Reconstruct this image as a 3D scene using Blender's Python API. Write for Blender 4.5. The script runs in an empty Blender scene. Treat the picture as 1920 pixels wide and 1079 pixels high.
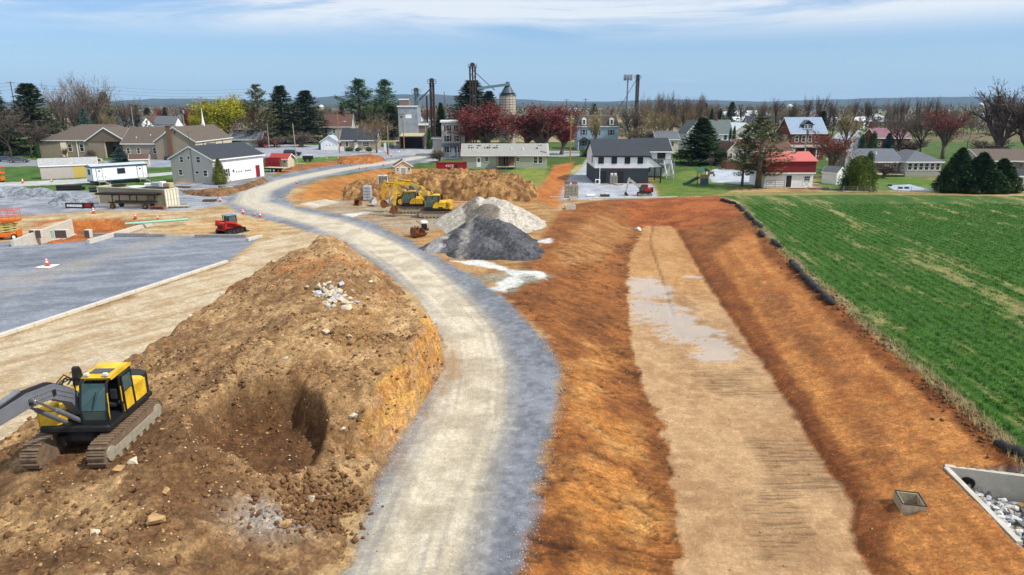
import bpy, math, random
import numpy as np
from mathutils import Vector, Matrix
sc = bpy.context.scene
col = sc.collection
R = math.radians
# ---------------------------------------------------------------- camera
CAM_H = 14.0; PITCH = R(15); F = 1280.0
cd = bpy.data.cameras.new('camera'); cam = bpy.data.objects.new('camera', cd); col.objects.link(cam)
cd.sensor_width = 36; cd.lens = 36*F/1920; cd.clip_start = .5; cd.clip_end = 30000
cam.location = (0, 0, CAM_H); cam.rotation_euler = (R(90)-PITCH, 0, 0)
sc.camera = cam
# ---------------------------------------------------------------- sky, sun, exposure
SUN = Vector((.90, -.36, 0)).normalized(); ELEV = R(49)
w = bpy.data.worlds.new('World'); sc.world = w; w.use_nodes = True
nt = w.node_tree; N = nt.nodes; L = nt.links
N.clear()
sky = N.new('ShaderNodeTexSky'); sky.sky_type = 'NISHITA'; sky.sun_disc = False
sky.sun_elevation = ELEV; sky.sun_rotation = math.atan2(SUN.x, SUN.y); sky.altitude = 100
sky.air_density = 1.0; sky.dust_density = .6; sky.ozone_density = 1.6
tc = N.new('ShaderNodeTexCoord')
def cirrus(sx, sy, sz, scale, lo, hi, detail=8, seed=0):
    mp = N.new('ShaderNodeMapping'); mp.inputs['Scale'].default_value = (sx, sy, sz); mp.inputs['Location'].default_value = (seed, seed*.7, 0)
    mp.inputs['Rotation'].default_value = (0, R(3), 0)
    L.new(tc.outputs['Generated'], mp.inputs[0])
    n = N.new('ShaderNodeTexNoise'); n.inputs['Scale'].default_value = scale; n.inputs['Detail'].default_value = detail; n.inputs['Roughness'].default_value = .62
    n.inputs['Distortion'].default_value = .5
    L.new(mp.outputs[0], n.inputs['Vector'])
    r = N.new('ShaderNodeMapRange'); r.inputs[1].default_value = lo; r.inputs[2].default_value = hi; r.interpolation_type = 'SMOOTHSTEP'
    L.new(n.outputs['Fac'], r.inputs[0]); return r.outputs[0]
def wm(op, a, b):
    m = N.new('ShaderNodeMath'); m.operation = op
    for i, v in enumerate((a, b)):
        if isinstance(v, (int, float)): m.inputs[i].default_value = v
        else: L.new(v, m.inputs[i])
    return m.outputs[0]
sep = N.new('ShaderNodeSeparateXYZ'); L.new(tc.outputs['Generated'], sep.inputs[0])
band = N.new('ShaderNodeMapRange'); band.inputs[1].default_value = .072; band.inputs[2].default_value = .125; band.interpolation_type = 'SMOOTHSTEP'
L.new(sep.outputs[2], band.inputs[0])
c1 = cirrus(1, 1, 9, 2.2, .34, .58, 9, 3.1)           # broad veil higher up
c2 = cirrus(1.0, 1.0, 26, 2.2, .60, .78, 7, 7.7)      # thin streaks low
veil = wm('MULTIPLY', c1, band.outputs[0])
cl = wm('ADD', wm('MULTIPLY', veil, 1.0), wm('MULTIPLY', c2, .3))
hz = N.new('ShaderNodeMapRange'); hz.inputs[1].default_value = .09; hz.inputs[2].default_value = -.01; hz.inputs[3].default_value = .35; hz.inputs[4].default_value = .85
L.new(sep.outputs[2], hz.inputs[0])
hmx = N.new('ShaderNodeMixRGB'); L.new(hz.outputs[0], hmx.inputs[0]); hmx.inputs[2].default_value = (4.9, 6.9, 8.5, 1)
cl = wm('MINIMUM', cl, .85)
mx = N.new('ShaderNodeMixRGB'); L.new(cl, mx.inputs[0])
tint = N.new('ShaderNodeMixRGB'); tint.blend_type = 'MULTIPLY'; tint.inputs[0].default_value = 1; tint.inputs[2].default_value = (.70, .96, 1.36, 1)
L.new(sky.outputs[0], tint.inputs[1]); L.new(tint.outputs[0], hmx.inputs[1]); L.new(hmx.outputs[0], mx.inputs[1])
mx.inputs[2].default_value = (8.8, 9.3, 9.7, 1)
bg = N.new('ShaderNodeBackground'); bg.inputs[1].default_value = .102
L.new(mx.outputs[0], bg.inputs[0])
wo = N.new('ShaderNodeOutputWorld'); L.new(bg.outputs[0], wo.inputs[0])
sd = bpy.data.lights.new('sun', 'SUN'); sd.energy = 4.7; sd.angle = R(.53); sd.color = (1, .955, .88)
so = bpy.data.objects.new('sun', sd); col.objects.link(so)
tosun = Vector((SUN.x*math.cos(ELEV), SUN.y*math.cos(ELEV), math.sin(ELEV)))
so.rotation_euler = tosun.to_track_quat('Z', 'Y').to_euler(); so.location = (40, -20, 60)
sc.view_settings.view_transform = 'Standard'; sc.view_settings.look = 'None'
sc.view_settings.exposure = 0; sc.view_settings.gamma = 1
sc.cycles.max_bounces = 5; sc.cycles.diffuse_bounces = 2; sc.cycles.glossy_bounces = 2; sc.cycles.transparent_max_bounces = 6
sc.cycles.volume_bounces = 0
# ---------------------------------------------------------------- helpers
def P(px, py, z=0.0):
    """ground point seen at pixel (px,py) of the 1920 px photograph, at height z"""
    u = (px-960)/F; v = -(py-539.5)/F
    dx, dy, dz = u, math.cos(PITCH)+v*math.sin(PITCH), -math.sin(PITCH)+v*math.cos(PITCH)
    t = (z-CAM_H)/dz
    return Vector((t*dx, t*dy, z))
def at(px, Y, z=0.0):
    """point at distance Y ahead and height z that stands at photo column px"""
    depth = Y*math.cos(PITCH)+(CAM_H-z)*math.sin(PITCH)
    return Vector(((px-960)/F*depth, Y, z))
def zat(py, Y):
    """height at distance Y of something seen at photo row py"""
    v = -(py-539.5)/F
    return CAM_H + Y*(-math.sin(PITCH)+v*math.cos(PITCH))/(math.cos(PITCH)+v*math.sin(PITCH))
def lin(c): c /= 255.0; return c/12.92 if c <= .04045 else ((c+.055)/1.055)**2.4
KA = .80
def S(r, g, b, k=None):
    k = KA if k is None else k
    return tuple(min(.9, lin(c)*k) for c in (r, g, b))
def link(o, parent=None):
    col.objects.link(o)
    if parent is not None: o.parent = parent
    return o
def tag(o, label=None, cat=None, group=None, kind=None):
    if label: o['label'] = label
    if cat: o['category'] = cat
    if group: o['group'] = group
    if kind: o['kind'] = kind
    return o
def thing(name, label, cat, loc=(0, 0, 0), rz=0.0, group=None, sc_=1.0):
    o = bpy.data.objects.new(name, None); link(o); o.empty_display_size = .5
    o.location = loc; o.rotation_euler = (0, 0, rz); o.scale = (sc_,)*3
    return tag(o, label, cat, group)
def copy_tree(o, parent=None, top=True):
    c = o.copy(); col.objects.link(c)
    if parent is not None: c.parent = parent
    for ch in list(o.children): copy_tree(ch, c, False)
    return c
def place(o, loc, rz=0.0, s=1.0, label=None, group=None):
    o.location = loc; o.rotation_euler = (0, 0, rz)
    o.scale = s if hasattr(s, '__len__') else (s,)*3
    if label: o['label'] = label
    if group: o['group'] = group
    return o
MATS = {}
def mat(name, rgb, rough=.8, ns=0, na=.0, bump=0, bs=None, metal=0, spec=.35, kind=None, kp=None, rgb2=None, trans=0):
    """procedural material: base colour broken up by noise; kind adds a pattern in bump / colour"""
    if name in MATS: return MATS[name]
    m = bpy.data.materials.new(name); m.use_nodes = True; MATS[name] = m
    t = m.node_tree; n = t.nodes; l = t.links
    b = n['Principled BSDF']; b.inputs['Roughness'].default_value = rough; b.inputs['Metallic'].default_value = metal
    b.inputs['Specular IOR Level'].default_value = spec
    b.inputs['Base Color'].default_value = (*rgb, 1)
    tcn = n.new('ShaderNodeTexCoord'); vec = tcn.outputs['Object']
    colr = None
    if ns:
        no = n.new('ShaderNodeTexNoise'); no.inputs['Scale'].default_value = ns; no.inputs['Detail'].default_value = 5; no.inputs['Roughness'].default_value = .65
        l.new(vec, no.inputs['Vector'])
        cr = n.new('ShaderNodeValToRGB'); e = cr.color_ramp.elements
        lo = tuple(c*(1-na) for c in rgb); hi = tuple(min(1, c*(1+na)) for c in (rgb2 or rgb))
        e[0].position = .3; e[0].color = (*lo, 1); e[1].position = .7; e[1].color = (*hi, 1)
        l.new(no.outputs['Fac'], cr.inputs[0]); colr = cr.outputs[0]
    hsrc = None
    if kind == 'brick':
        bt = n.new('ShaderNodeTexBrick'); s, bw, rh, c2, mort = kp
        bt.inputs['Scale'].default_value = s; bt.inputs['Brick Width'].default_value = bw; bt.inputs['Row Height'].default_value = rh
        bt.inputs['Mortar Size'].default_value = mort; bt.inputs['Bias'].default_value = 0
        bt.inputs['Color1'].default_value = (*rgb, 1); bt.inputs['Color2'].default_value = (*c2, 1); bt.inputs['Mortar'].default_value = (*[c*.7 for c in rgb], 1)
        sx = n.new('ShaderNodeSeparateXYZ'); l.new(vec, sx.inputs[0])
        ad = n.new('ShaderNodeMath'); ad.operation = 'ADD'; l.new(sx.outputs[0], ad.inputs[0]); l.new(sx.outputs[1], ad.inputs[1])
        cb = n.new('ShaderNodeCombineXYZ'); l.new(ad.outputs[0], cb.inputs[0]); l.new(sx.outputs[2], cb.inputs[1])
        l.new(cb.outputs[0], bt.inputs['Vector'])
        if colr is not None:
            mm = n.new('ShaderNodeMixRGB'); mm.blend_type = 'MIX'; mm.inputs[0].default_value = .5
            l.new(bt.outputs['Color'], mm.inputs[1]); l.new(colr, mm.inputs[2]); colr = mm.outputs[0]
        else: colr = bt.outputs['Color']
        hsrc = bt.outputs['Fac']
    elif kind in ('wavez', 'wavex', 'wavey'):
        wv = n.new('ShaderNodeTexWave'); wv.wave_type = 'BANDS'; wv.bands_direction = kind[-1].upper(); wv.wave_profile = kp[1]
        wv.inputs['Scale'].default_value = kp[0]; l.new(vec, wv.inputs['Vector']); hsrc = wv.outputs['Fac']
    if colr is not None: l.new(colr, b.inputs['Base Color'])
    if bump:
        bp = n.new('ShaderNodeBump'); bp.inputs['Strength'].default_value = bump; bp.inputs['Distance'].default_value = .05
        if hsrc is None:
            no2 = n.new('ShaderNodeTexNoise'); no2.inputs['Scale'].default_value = bs or ns or 8; no2.inputs['Detail'].default_value = 6
            l.new(vec, no2.inputs['Vector']); hsrc = no2.outputs['Fac']
        l.new(hsrc, bp.inputs['Height']); l.new(bp.outputs[0], b.inputs['Normal'])
    if trans: b.inputs['Transmission Weight'].default_value = trans
    return m
class MB:
    """collects shapes and links them as ONE mesh object"""
    def __init__(s): s.v = []; s.f = []
    def add(s, v, f):
        k = len(s.v); s.v += [tuple(p) for p in v]; s.f += [tuple(i+k for i in q) for q in f]; return s
    def b2(s, x0, x1, y0, y1, z0, z1):
        return s.add([(x0, y0, z0), (x1, y0, z0), (x1, y1, z0), (x0, y1, z0), (x0, y0, z1), (x1, y0, z1), (x1, y1, z1), (x0, y1, z1)],
                     [(0, 3, 2, 1), (4, 5, 6, 7), (0, 1, 5, 4), (1, 2, 6, 5), (2, 3, 7, 6), (3, 0, 4, 7)])
    def box(s, c, d, rx=0, ry=0, rz=0, ch=0):
        """box of size d centred at c, with chamfered vertical-ish edges if ch"""
        hx, hy, hz = d[0]/2, d[1]/2, d[2]/2
        M = Matrix.Rotation(rz, 3, 'Z') @ Matrix.Rotation(ry, 3, 'Y') @ Matrix.Rotation(rx, 3, 'X')
        c = Vector(c)
        if ch:
            pts = []
            for z, k in ((-hz, ch), (-hz+ch, 0), (hz-ch, 0), (hz, ch)):
                X, Y = hx-k, hy-k; e = ch
                pts += [(-X+e, -Y, z), (X-e, -Y, z), (X, -Y+e, z), (X, Y-e, z), (X-e, Y, z), (-X+e, Y, z), (-X, Y-e, z), (-X, -Y+e, z)]
            f = [tuple(range(7, -1, -1)), tuple(range(24, 32))]
            for r in range(3):
                for i in range(8):
                    j = (i+1) % 8; f.append((r*8+i, r*8+j, r*8+8+j, r*8+8+i))
            return s.add([c+M@Vector(p) for p in pts], f)
        pts = [(x, y, z) for z in (-hz, hz) for x, y in ((-hx, -hy), (hx, -hy), (hx, hy), (-hx, hy))]
        return s.add([c+M@Vector(p) for p in pts], [(0, 3, 2, 1), (4, 5, 6, 7), (0, 1, 5, 4), (1, 2, 6, 5), (2, 3, 7, 6), (3, 0, 4, 7)])
    def prism(s, poly, a, b, axis='y'):
        """polygon (two coords) extruded along axis from a to b. x: (y,z)  y: (x,z)  z: (x,y)"""
        mk = {'x': lambda p, t: (t, p[0], p[1]), 'y': lambda p, t: (p[0], t, p[1]), 'z': lambda p, t: (p[0], p[1], t)}[axis]
        n = len(poly); v = [mk(p, a) for p in poly]+[mk(p, b) for p in poly]
        f = [tuple(range(n-1, -1, -1)), tuple(range(n, 2*n))]+[(i, (i+1) % n, n+(i+1) % n, n+i) for i in range(n)]
        return s.add(v, f)
    def tube(s, p0, p1, r0, r1=None, n=8, cap=True):
        r1 = r0 if r1 is None else r1
        p0 = Vector(p0); p1 = Vector(p1); d = (p1-p0)
        if d.length < 1e-6: return s
        d.normalize(); a = d.orthogonal().normalized(); b = d.cross(a)
        v = []
        for p, r in ((p0, r0), (p1, r1)):
            for i in range(n):
                t = 2*math.pi*i/n; v.append(p+(a*math.cos(t)+b*math.sin(t))*r)
        f = [(i, (i+1) % n, n+(i+1) % n, n+i) for i in range(n)]
        if cap: f += [tuple(range(n-1, -1, -1)), tuple(range(n, 2*n))]
        return s.add(v, f)
    def path(s, pts, r, n=6):
        pts = [Vector(p) for p in pts]; k = len(pts); rr = r if hasattr(r, '__len__') else [r]*k
        v = []; prev = None
        for i, p in enumerate(pts):
            d = (pts[min(i+1, k-1)]-pts[max(i-1, 0)]).normalized()
            a = (prev - d*prev.dot(d)).normalized() if prev is not None and (prev - d*prev.dot(d)).length > 1e-4 else d.orthogonal().normalized()
            prev = a; b = d.cross(a)
            for j in range(n):
                t = 2*math.pi*j/n; v.append(p+(a*math.cos(t)+b*math.sin(t))*rr[i])
        f = [tuple(range(n-1, -1, -1)), tuple(range((k-1)*n, k*n))]
        for i in range(k-1):
            for j in range(n): f.append((i*n+j, i*n+(j+1) % n, (i+1)*n+(j+1) % n, (i+1)*n+j))
        return s.add(v, f)
    def lathe(s, prof, c=(0, 0, 0), n=14):
        v = []; 
        for r, z in prof:
            for i in range(n):
                t = 2*math.pi*i/n; v.append((c[0]+r*math.cos(t), c[1]+r*math.sin(t), c[2]+z))
        f = [tuple(range(n-1, -1, -1)), tuple(range((len(prof)-1)*n, len(prof)*n))]
        for i in range(len(prof)-1):
            for j in range(n): f.append((i*n+j, i*n+(j+1) % n, (i+1)*n+(j+1) % n, (i+1)*n+j))
        return s.add(v, f)
    def quad(s, *p): return s.add(p, [tuple(range(len(p)))])
    def mesh(s, name, m, smooth=False):
        me = bpy.data.meshes.new(name); me.from_pydata(s.v, [], s.f); me.update()
        if m is not None: me.materials.append(m)
        if smooth: me.polygons.foreach_set('use_smooth', [True]*len(me.polygons))
        return me
    def build(s, name, m, parent=None, smooth=False):
        return link(bpy.data.objects.new(name, s.mesh(name, m, smooth)), parent)
def np_mesh(name, V, Q, m=None, smooth=True):
    """mesh from numpy verts and a (n,k) face array"""
    me = bpy.data.meshes.new(name); V = np.ascontiguousarray(V, np.float32); Q = np.ascontiguousarray(Q, np.int32)
    me.vertices.add(len(V)); me.vertices.foreach_set('co', V.ravel())
    n, k = Q.shape
    me.loops.add(n*k); me.loops.foreach_set('vertex_index', Q.ravel())
    me.polygons.add(n); me.polygons.foreach_set('loop_start', np.arange(0, n*k, k, dtype=np.int32))
    if smooth: me.polygons.foreach_set('use_smooth', np.ones(n, bool))
    me.update(calc_edges=True); me.validate()
    if m is not None: me.materials.append(m)
    return me
# numpy noise
def _h(i, j, s):
    n = (i.astype(np.int64)*374761393 + j.astype(np.int64)*668265263 + s*1442695041) & 0xffffffff
    n = ((n ^ (n >> 13))*1274126177) & 0xffffffff
    return ((n ^ (n >> 16)) & 0xffffff)/float(0xffffff)
def vn(x, y, s=0):
    i = np.floor(x); j = np.floor(y); u = x-i; v = y-j
    u = u*u*u*(u*(u*6-15)+10); v = v*v*v*(v*(v*6-15)+10)
    i = i.astype(np.int64); j = j.astype(np.int64)
    return (_h(i, j, s)*(1-u)+_h(i+1, j, s)*u)*(1-v)+(_h(i, j+1, s)*(1-u)+_h(i+1, j+1, s)*u)*v
def fbm(x, y, s=0, o=4, g=.5):
    t = np.zeros_like(x); a = 1.0; q = 0.0
    for k in range(o):
        t += a*vn(x, y, s+k*17); q += a; a *= g; x, y = x*2.03*.8-y*2.03*.6, x*2.03*.6+y*2.03*.8
    return t/q
def sst(a, b, x):
    t = np.clip((x-a)/(b-a), 0, 1); return t*t*(3-2*t)
def segd(x, y, poly, closed=True):
    """distance to polyline, signed + inside when closed; also arc length and signed side offset of the nearest segment"""
    n = len(poly); best = np.full(x.shape, 1e9); arc = np.zeros_like(x); off = np.zeros_like(x); ins = np.zeros(x.shape, bool); acc = 0.0
    for i in range(n if closed else n-1):
        ax, ay = poly[i][0], poly[i][1]; bx, by = poly[(i+1) % n][0], poly[(i+1) % n][1]
        ex, ey = bx-ax, by-ay; ll = ex*ex+ey*ey+1e-12
        t = np.clip(((x-ax)*ex+(y-ay)*ey)/ll, 0, 1)
        d = np.hypot(x-ax-t*ex, y-ay-t*ey)
        m = d < best; best = np.where(m, d, best)
        if not closed:
            le = math.sqrt(ll); arc = np.where(m, acc+t*le, arc); sgn = np.sign((x-ax)*ey-(y-ay)*ex); off = np.where(m, d*sgn, off); acc += le
        else:
            c = ((ay > y) != (by > y)) & (x < (bx-ax)*(y-ay)/(by-ay+1e-12)+ax); ins ^= c
    if closed: return np.where(ins, best, -best)
    return best, arc, off
# ================================================================= TERRAIN
def PX(pts, z=0.0): return [tuple(P(a, b, z)[:2]) for a, b in pts]
FLOOR = -1.15; FIELD = .6
# basin profile lines x(y): bank top by the road, floor edges, bank top by the field
def line(pts, z):
    q = sorted(((p[1], p[0]) for p in PX(pts, z))); return np.array([a for a, b in q]), np.array([b for a, b in q])
LA = line([(930, 1079), (965, 1000), (1005, 900), (1040, 800), (1052, 700), (1015, 620), (985, 560), (1000, 500), (1030, 450), (1100, 395)], 0)
LB = line([(1290, 1140), (1272, 1079), (1255, 900), (1240, 800), (1190, 680), (1176, 600), (1180, 480), (1207, 427)], FLOOR)
LC = line([(1665, 1140), (1640, 1079), (1592, 1000), (1600, 950), (1545, 870), (1440, 700), (1330, 540), (1268, 432)], FLOOR)
LE = line([(2010, 940), (1920, 866), (1800, 760), (1640, 630), (1560, 555), (1490, 500), (1440, 445), (1400, 400), (1378, 378)], FIELD)
PIT = PX([(20, 462), (136, 411), (215, 407), (283, 413), (222, 439), (150, 452)])
BOXP = PX([(1677, 927), (1713, 928), (1732, 957), (1697, 962)], -.4)
HEAD = PX([(1770, 880), (1990, 915), (1990, 1090), (1905, 1022)], -.08)
def hgt(x, y, detail=True):
    x = np.asarray(x, float); y = np.asarray(y, float)
    z = np.zeros_like(x)
    xa, xb, xc, xe = (np.interp(y, *l) for l in (LA, LB, LC, LE))
    end = 1-sst(86, 101, y); fld = FIELD*(1-sst(100, 116, y))
    fl = FLOOR*end
    zi = np.where(x < xa, 0, np.where(x < xb, sst(0, 1, (x-xa)/(xb-xa))*fl,
         np.where(x < xc, fl, np.where(x < xe, fl+(fld-fl)*(.07*sst(0, .06, (x-xc)/(xe-xc))+.93*np.clip((x-xc)/(xe-xc), 0, 1)**.9), fld))))
    z = np.where(y < 125, zi, 0)
    d = segd(x, y, PIT); z = z-1.3*sst(-.3, 1.6, d)
    d = segd(x, y, HEAD); k = sst(-.02, .2, d); z = z*(1-k)-.95*k
    d = segd(x, y, BOXP); z = z-1.2*sst(.0, .1, d)
    # far land: gentle swells, then the blue ridges are separate objects
    z = z + sst(260, 900, y)*(fbm(x/900, y/900, 5, 3)-.5)*26*sst(260, 2500, y) - sst(600, 4000, y)*6
    return z
def hz_(x, y): return float(hgt(np.array([x]), np.array([y]))[0])
nc = 820
ys = [8.0]
while ys[-1] < 9000:
    yy = ys[-1]; ys.append(yy*(1.0055 if yy < 150 else (1.008 if yy < 280 else 1.028)))
ys = np.array(ys); nr = len(ys)
tt = np.linspace(-1.15, 1.15, nc)
GX = (tt[None, :]*(ys[:, None]+7)); GY = np.repeat(ys[:, None], nc, 1)
GX = GX.ravel(); GY = GY.ravel()
GZ = hgt(GX, GY)
C = np.empty((len(GX), 3)); wet = np.zeros(len(GX)); tread = np.zeros(len(GX)); zid = np.zeros(len(GX), int); lump = np.full(len(GX), .04)
near = GY < 270
def nz(sx, sy, s, o=4, ang=0.0, m=None):
    X, Y = (GX, GY) if m is None else (GX[m], GY[m])
    if ang: X, Y = X*math.cos(ang)+Y*math.sin(ang), -X*math.sin(ang)+Y*math.cos(ang)
    return fbm(X/sx, Y/sy, s, o)
def mix2(a, b, f): return np.array(a)[None, :]*(1-f[:, None])+np.array(b)[None, :]*f[:, None]
# far country first: patchwork of fields, woods, town
f1 = nz(260, 90, 31, 3); f2 = nz(160, 60, 33, 3); f3 = nz(12, 9, 35, 3)
C[:] = mix2(S(120, 108, 78), S(92, 92, 60), sst(.35, .65, f3))
g = sst(.50, .56, f1); C[:] = C*(1-g[:, None])+mix2(S(88, 122, 58), S(120, 140, 72), f2)*g[:, None]
g = sst(.58, .62, f2); C[:] = C*(1-g[:, None])+mix2(S(176, 158, 120), S(150, 128, 96), f3)*g[:, None]
nm = near.nonzero()[0]
n_a = fbm(GX[nm]/1.3, GY[nm]/1.3, 3, 4); n_b = fbm(GX[nm]/6, GY[nm]/6, 9, 4); n_c = fbm(GX[nm]/.45, GY[nm]/.45, 12, 3)
base = mix2(S(196, 164, 116), S(150, 112, 70), sst(.3, .7, n_b*.6+n_a*.4)); lawn = mix2(S(86, 110, 44), S(60, 86, 30), sst(.3, .7, n_a))
k = sst(150, 118, GY[nm])[:, None]
C[nm] = base*k+lawn*(1-k)
def zone(poly, c1, c2, soft=.6, rag=1.2, fn=None, zi=None, lm=None, wt=None, tr=None, amt=1.0, z=0.0, seed=0, raw=False):
    q = poly if raw else PX(poly, z)
    xs = [p[0] for p in q]; yy = [p[1] for p in q]; mg = rag*2+soft*2
    m = ((GX > min(xs)-mg) & (GX < max(xs)+mg) & (GY > min(yy)-mg) & (GY < max(yy)+mg)).nonzero()[0]
    if not len(m): return
    x, y = GX[m], GY[m]
    d = segd(x, y, q)
    if rag: d = d+(fbm(x/1.1, y/1.1, 50+seed, 4)-.5)*2*rag
    a = sst(-soft, soft, d)*amt
    f = fn(x, y) if fn else sst(.3, .7, fbm(x/1.6, y/1.6, 71+seed, 4))
    c = mix2(c1, c2, f)
    C[m] = C[m]*(1-a[:, None])+c*a[:, None]
    if zi is not None: zid[m[d > 0]] = zi
    if lm is not None: lump[m] = lump[m]*(1-a)+lm*a
    if wt is not None: wet[m] = np.maximum(wet[m]*(1-a), wt*a)
    if tr is not None: tread[m] = tread[m]*(1-a)+tr*a
def streak(ang, sx=.5, sy=9, seed=0, lo=.3, hi=.7):
    ca, sa = math.cos(ang), math.sin(ang)
    def fn(x, y):
        X, Y = x*ca+y*sa, -x*sa+y*ca
        return sst(lo, hi, .6*fbm(X/sx, Y/sy, seed+90, 4)+.4*fbm(x/1.4, y/1.4, seed+91, 3))
    return fn
DARK = S(168, 120, 66)
# lawns, church parking, streets behind
zone([(-400, 300), (330, 292), (330, 360), (-400, 380)], S(84, 116, 42), S(60, 92, 28), 1, 1, zi=5)
zone([(-300, 318), (80, 312), (80, 300), (-300, 302)], S(150, 152, 156), S(132, 134, 140), .4, .2, zi=6, lm=.01)
zone([(-100, 296), (70, 287), (-100, 290)], S(170, 172, 168), S(150, 152, 150), .4, .2, zi=6, lm=.01)
zone([(140, 304), (330, 297), (330, 313), (150, 318)], S(164, 170, 182), S(142, 148, 160), .4, .3, zi=6, lm=.01)
zone([(470, 270), (770, 276), (765, 292), (720, 298), (560, 300), (470, 300)], S(168, 172, 180), S(148, 152, 162), .4, .3, zi=6, lm=.01)
zone([(742, 300), (776, 264), (800, 264), (812, 278), (840, 282), (1130, 284), (1130, 292), (830, 299), (800, 306)], S(176, 178, 180), S(156, 158, 162), .4, .3, zi=6, lm=.01)
zone([(545, 297), (690, 291), (722, 296), (720, 306), (640, 312), (500, 322), (470, 320)], S(104, 138, 50), S(76, 110, 34), .5, .5, zi=5)
zone([(500, 311), (690, 300), (692, 302), (500, 314)], S(200, 198, 190), S(180, 180, 175), .25, .1, zi=6, lm=.01)
zone([(540, 312), (600, 303), (690, 298), (728, 299), (720, 304), (640, 312), (560, 322), (500, 330)], S(176, 118, 62), S(140, 92, 50), .5, .7)
zone([(-200, 352), (150, 336), (330, 322), (330, 327), (160, 344), (-200, 362)], S(200, 200, 196), S(176, 178, 178), .3, .2, zi=6, lm=.015)
# gravel yard at left
zone([(-500, 420), (-500, 372), (0, 362), (60, 358), (170, 358), (180, 372), (330, 345), (470, 340), (440, 372), (420, 385), (330, 398), (180, 398), (60, 404)], S(166, 170, 178), S(132, 136, 144), .8, .8, zi=2, lm=.03)
zone([(-500, 470), (0, 418), (60, 404), (200, 395), (420, 396), (560, 400), (600, 440), (490, 445), (360, 443), (220, 440), (283, 412), (140, 410), (20, 462), (-300, 520)], S(206, 184, 146), S(172, 138, 92), .8, 1.0, streak(-1.25, .6, 8, 4))
zone([(300, 430), (470, 400), (520, 420), (500, 440), (330, 438)], S(186, 138, 78), S(206, 180, 136), .8, .8, streak(-1.3, .5, 7, 6))
zone([(70, 425), (135, 408), (60, 418)], S(188, 118, 62), S(160, 96, 50), .5, .5)
zone(PIT, S(184, 112, 54), S(150, 84, 38), .5, .4, raw=True, lm=.08)
# building pad of grey stone
zone([(-500, 500), (0, 455), (210, 440), (310, 441), (365, 443), (488, 447), (425, 492), (0, 628), (-420, 770), (-700, 770)], S(152, 157, 168), S(124, 129, 139), .25, .1, streak(-1.2, .8, 10, 8), zi=3, lm=.015)
zone([(0, 520), (160, 480), (330, 440), (365, 441), (230, 480), (0, 560)], S(176, 164, 140), S(150, 152, 160), 1.6, 1.2, streak(-1.2, .7, 10, 9), amt=.55)
zone([(-100, 485), (150, 466), (260, 468), (60, 500)], S(96, 104, 116), S(130, 136, 148), 1.5, 1.5, streak(-1.4, .6, 9, 10), amt=.5)
# tan haul lane between pad and mound
zone([(-420, 790), (0, 640), (425, 497), (490, 450), (620, 430), (640, 462), (590, 470), (430, 548), (300, 645), (180, 720), (0, 840), (-300, 1000), (-600, 1000)], S(212, 194, 164), S(184, 156, 118), .5, .5, streak(-.62, .55, 10, 11), zi=4, lm=.03)
# brown site round the mound and the excavators
zone([(545, 372), (600, 335), (760, 318), (900, 320), (1000, 335), (1050, 372), (1050, 470), (1000, 640), (900, 540), (770, 450), (690, 420), (600, 395)], S(190, 150, 100), S(150, 108, 62), .8, 1, streak(-1.1, .7, 5, 13))
zone([(600, 372), (700, 382), (850, 400), (860, 420), (780, 440), (690, 418), (590, 392)], S(178, 168, 150), S(150, 128, 96), 1.2, 1.2, streak(-1.25, .6, 6, 14), amt=.8)
zone([(555, 370), (590, 345), (700, 318), (850, 316), (850, 325), (720, 345), (640, 372), (600, 380)], S(198, 136, 66), S(164, 104, 48), .8, .8, streak(.5, .4, 6, 15))
zone([(640, 402), (700, 396), (660, 408)], S(224, 220, 212), S(196, 190, 176), .4, .4)
zone([(560, 383), (610, 374), (640, 380), (590, 390)], S(216, 206, 190), S(196, 176, 146), .4, .4)
# red soil of the basin, up to the concrete apron by the white house
zone([(930, 1300), (965, 1079), (1005, 900), (1045, 760), (1050, 690), (1010, 620), (930, 545), (1000, 480), (1030, 420), (1060, 385), (1150, 373), (1350, 374), (1395, 400), (1500, 500), (1660, 640), (1930, 864), (2300, 1180), (2100, 1400)],
     S(170, 106, 52), S(114, 68, 32), .5, .7, lambda x, y: sst(.28, .72, .45*fbm(x/2.6, y/3.4, 21, 4)+.3*fbm(x/.35+y/.5, y/3.2-x/3, 22, 4)+.25*fbm(x/.5, y/.5, 25, 3)), lm=.032, tr=.45, zi=7)
zone([(1160, 374), (1350, 375), (1390, 410), (1300, 420), (1190, 408)], S(184, 104, 52), S(146, 76, 36), .8, .9, amt=.8)
zone([(1040, 470), (1120, 400), (1190, 415), (1130, 470), (1040, 500)], S(194, 146, 92), S(158, 104, 54), 1, 1.2, streak(.7, .5, 4, 23), amt=.8)
for q_, a_ in (([(1060, 700), (1120, 690), (1130, 800), (1070, 800)], .6), ([(1090, 780), (1200, 770), (1210, 860), (1110, 870)], .8), ([(1050, 900), (1150, 880), (1180, 1079), (1100, 1100)], .9), ([(1120, 870), (1215, 890), (1225, 980), (1150, 980)], .7), ([(1090, 640), (1170, 640), (1160, 690), (1110, 690)], .5)):
    zone(q_, S(206, 150, 84), S(188, 124, 60), .9, 1.5, amt=min(1, a_+.15), z=-.6)
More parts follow.
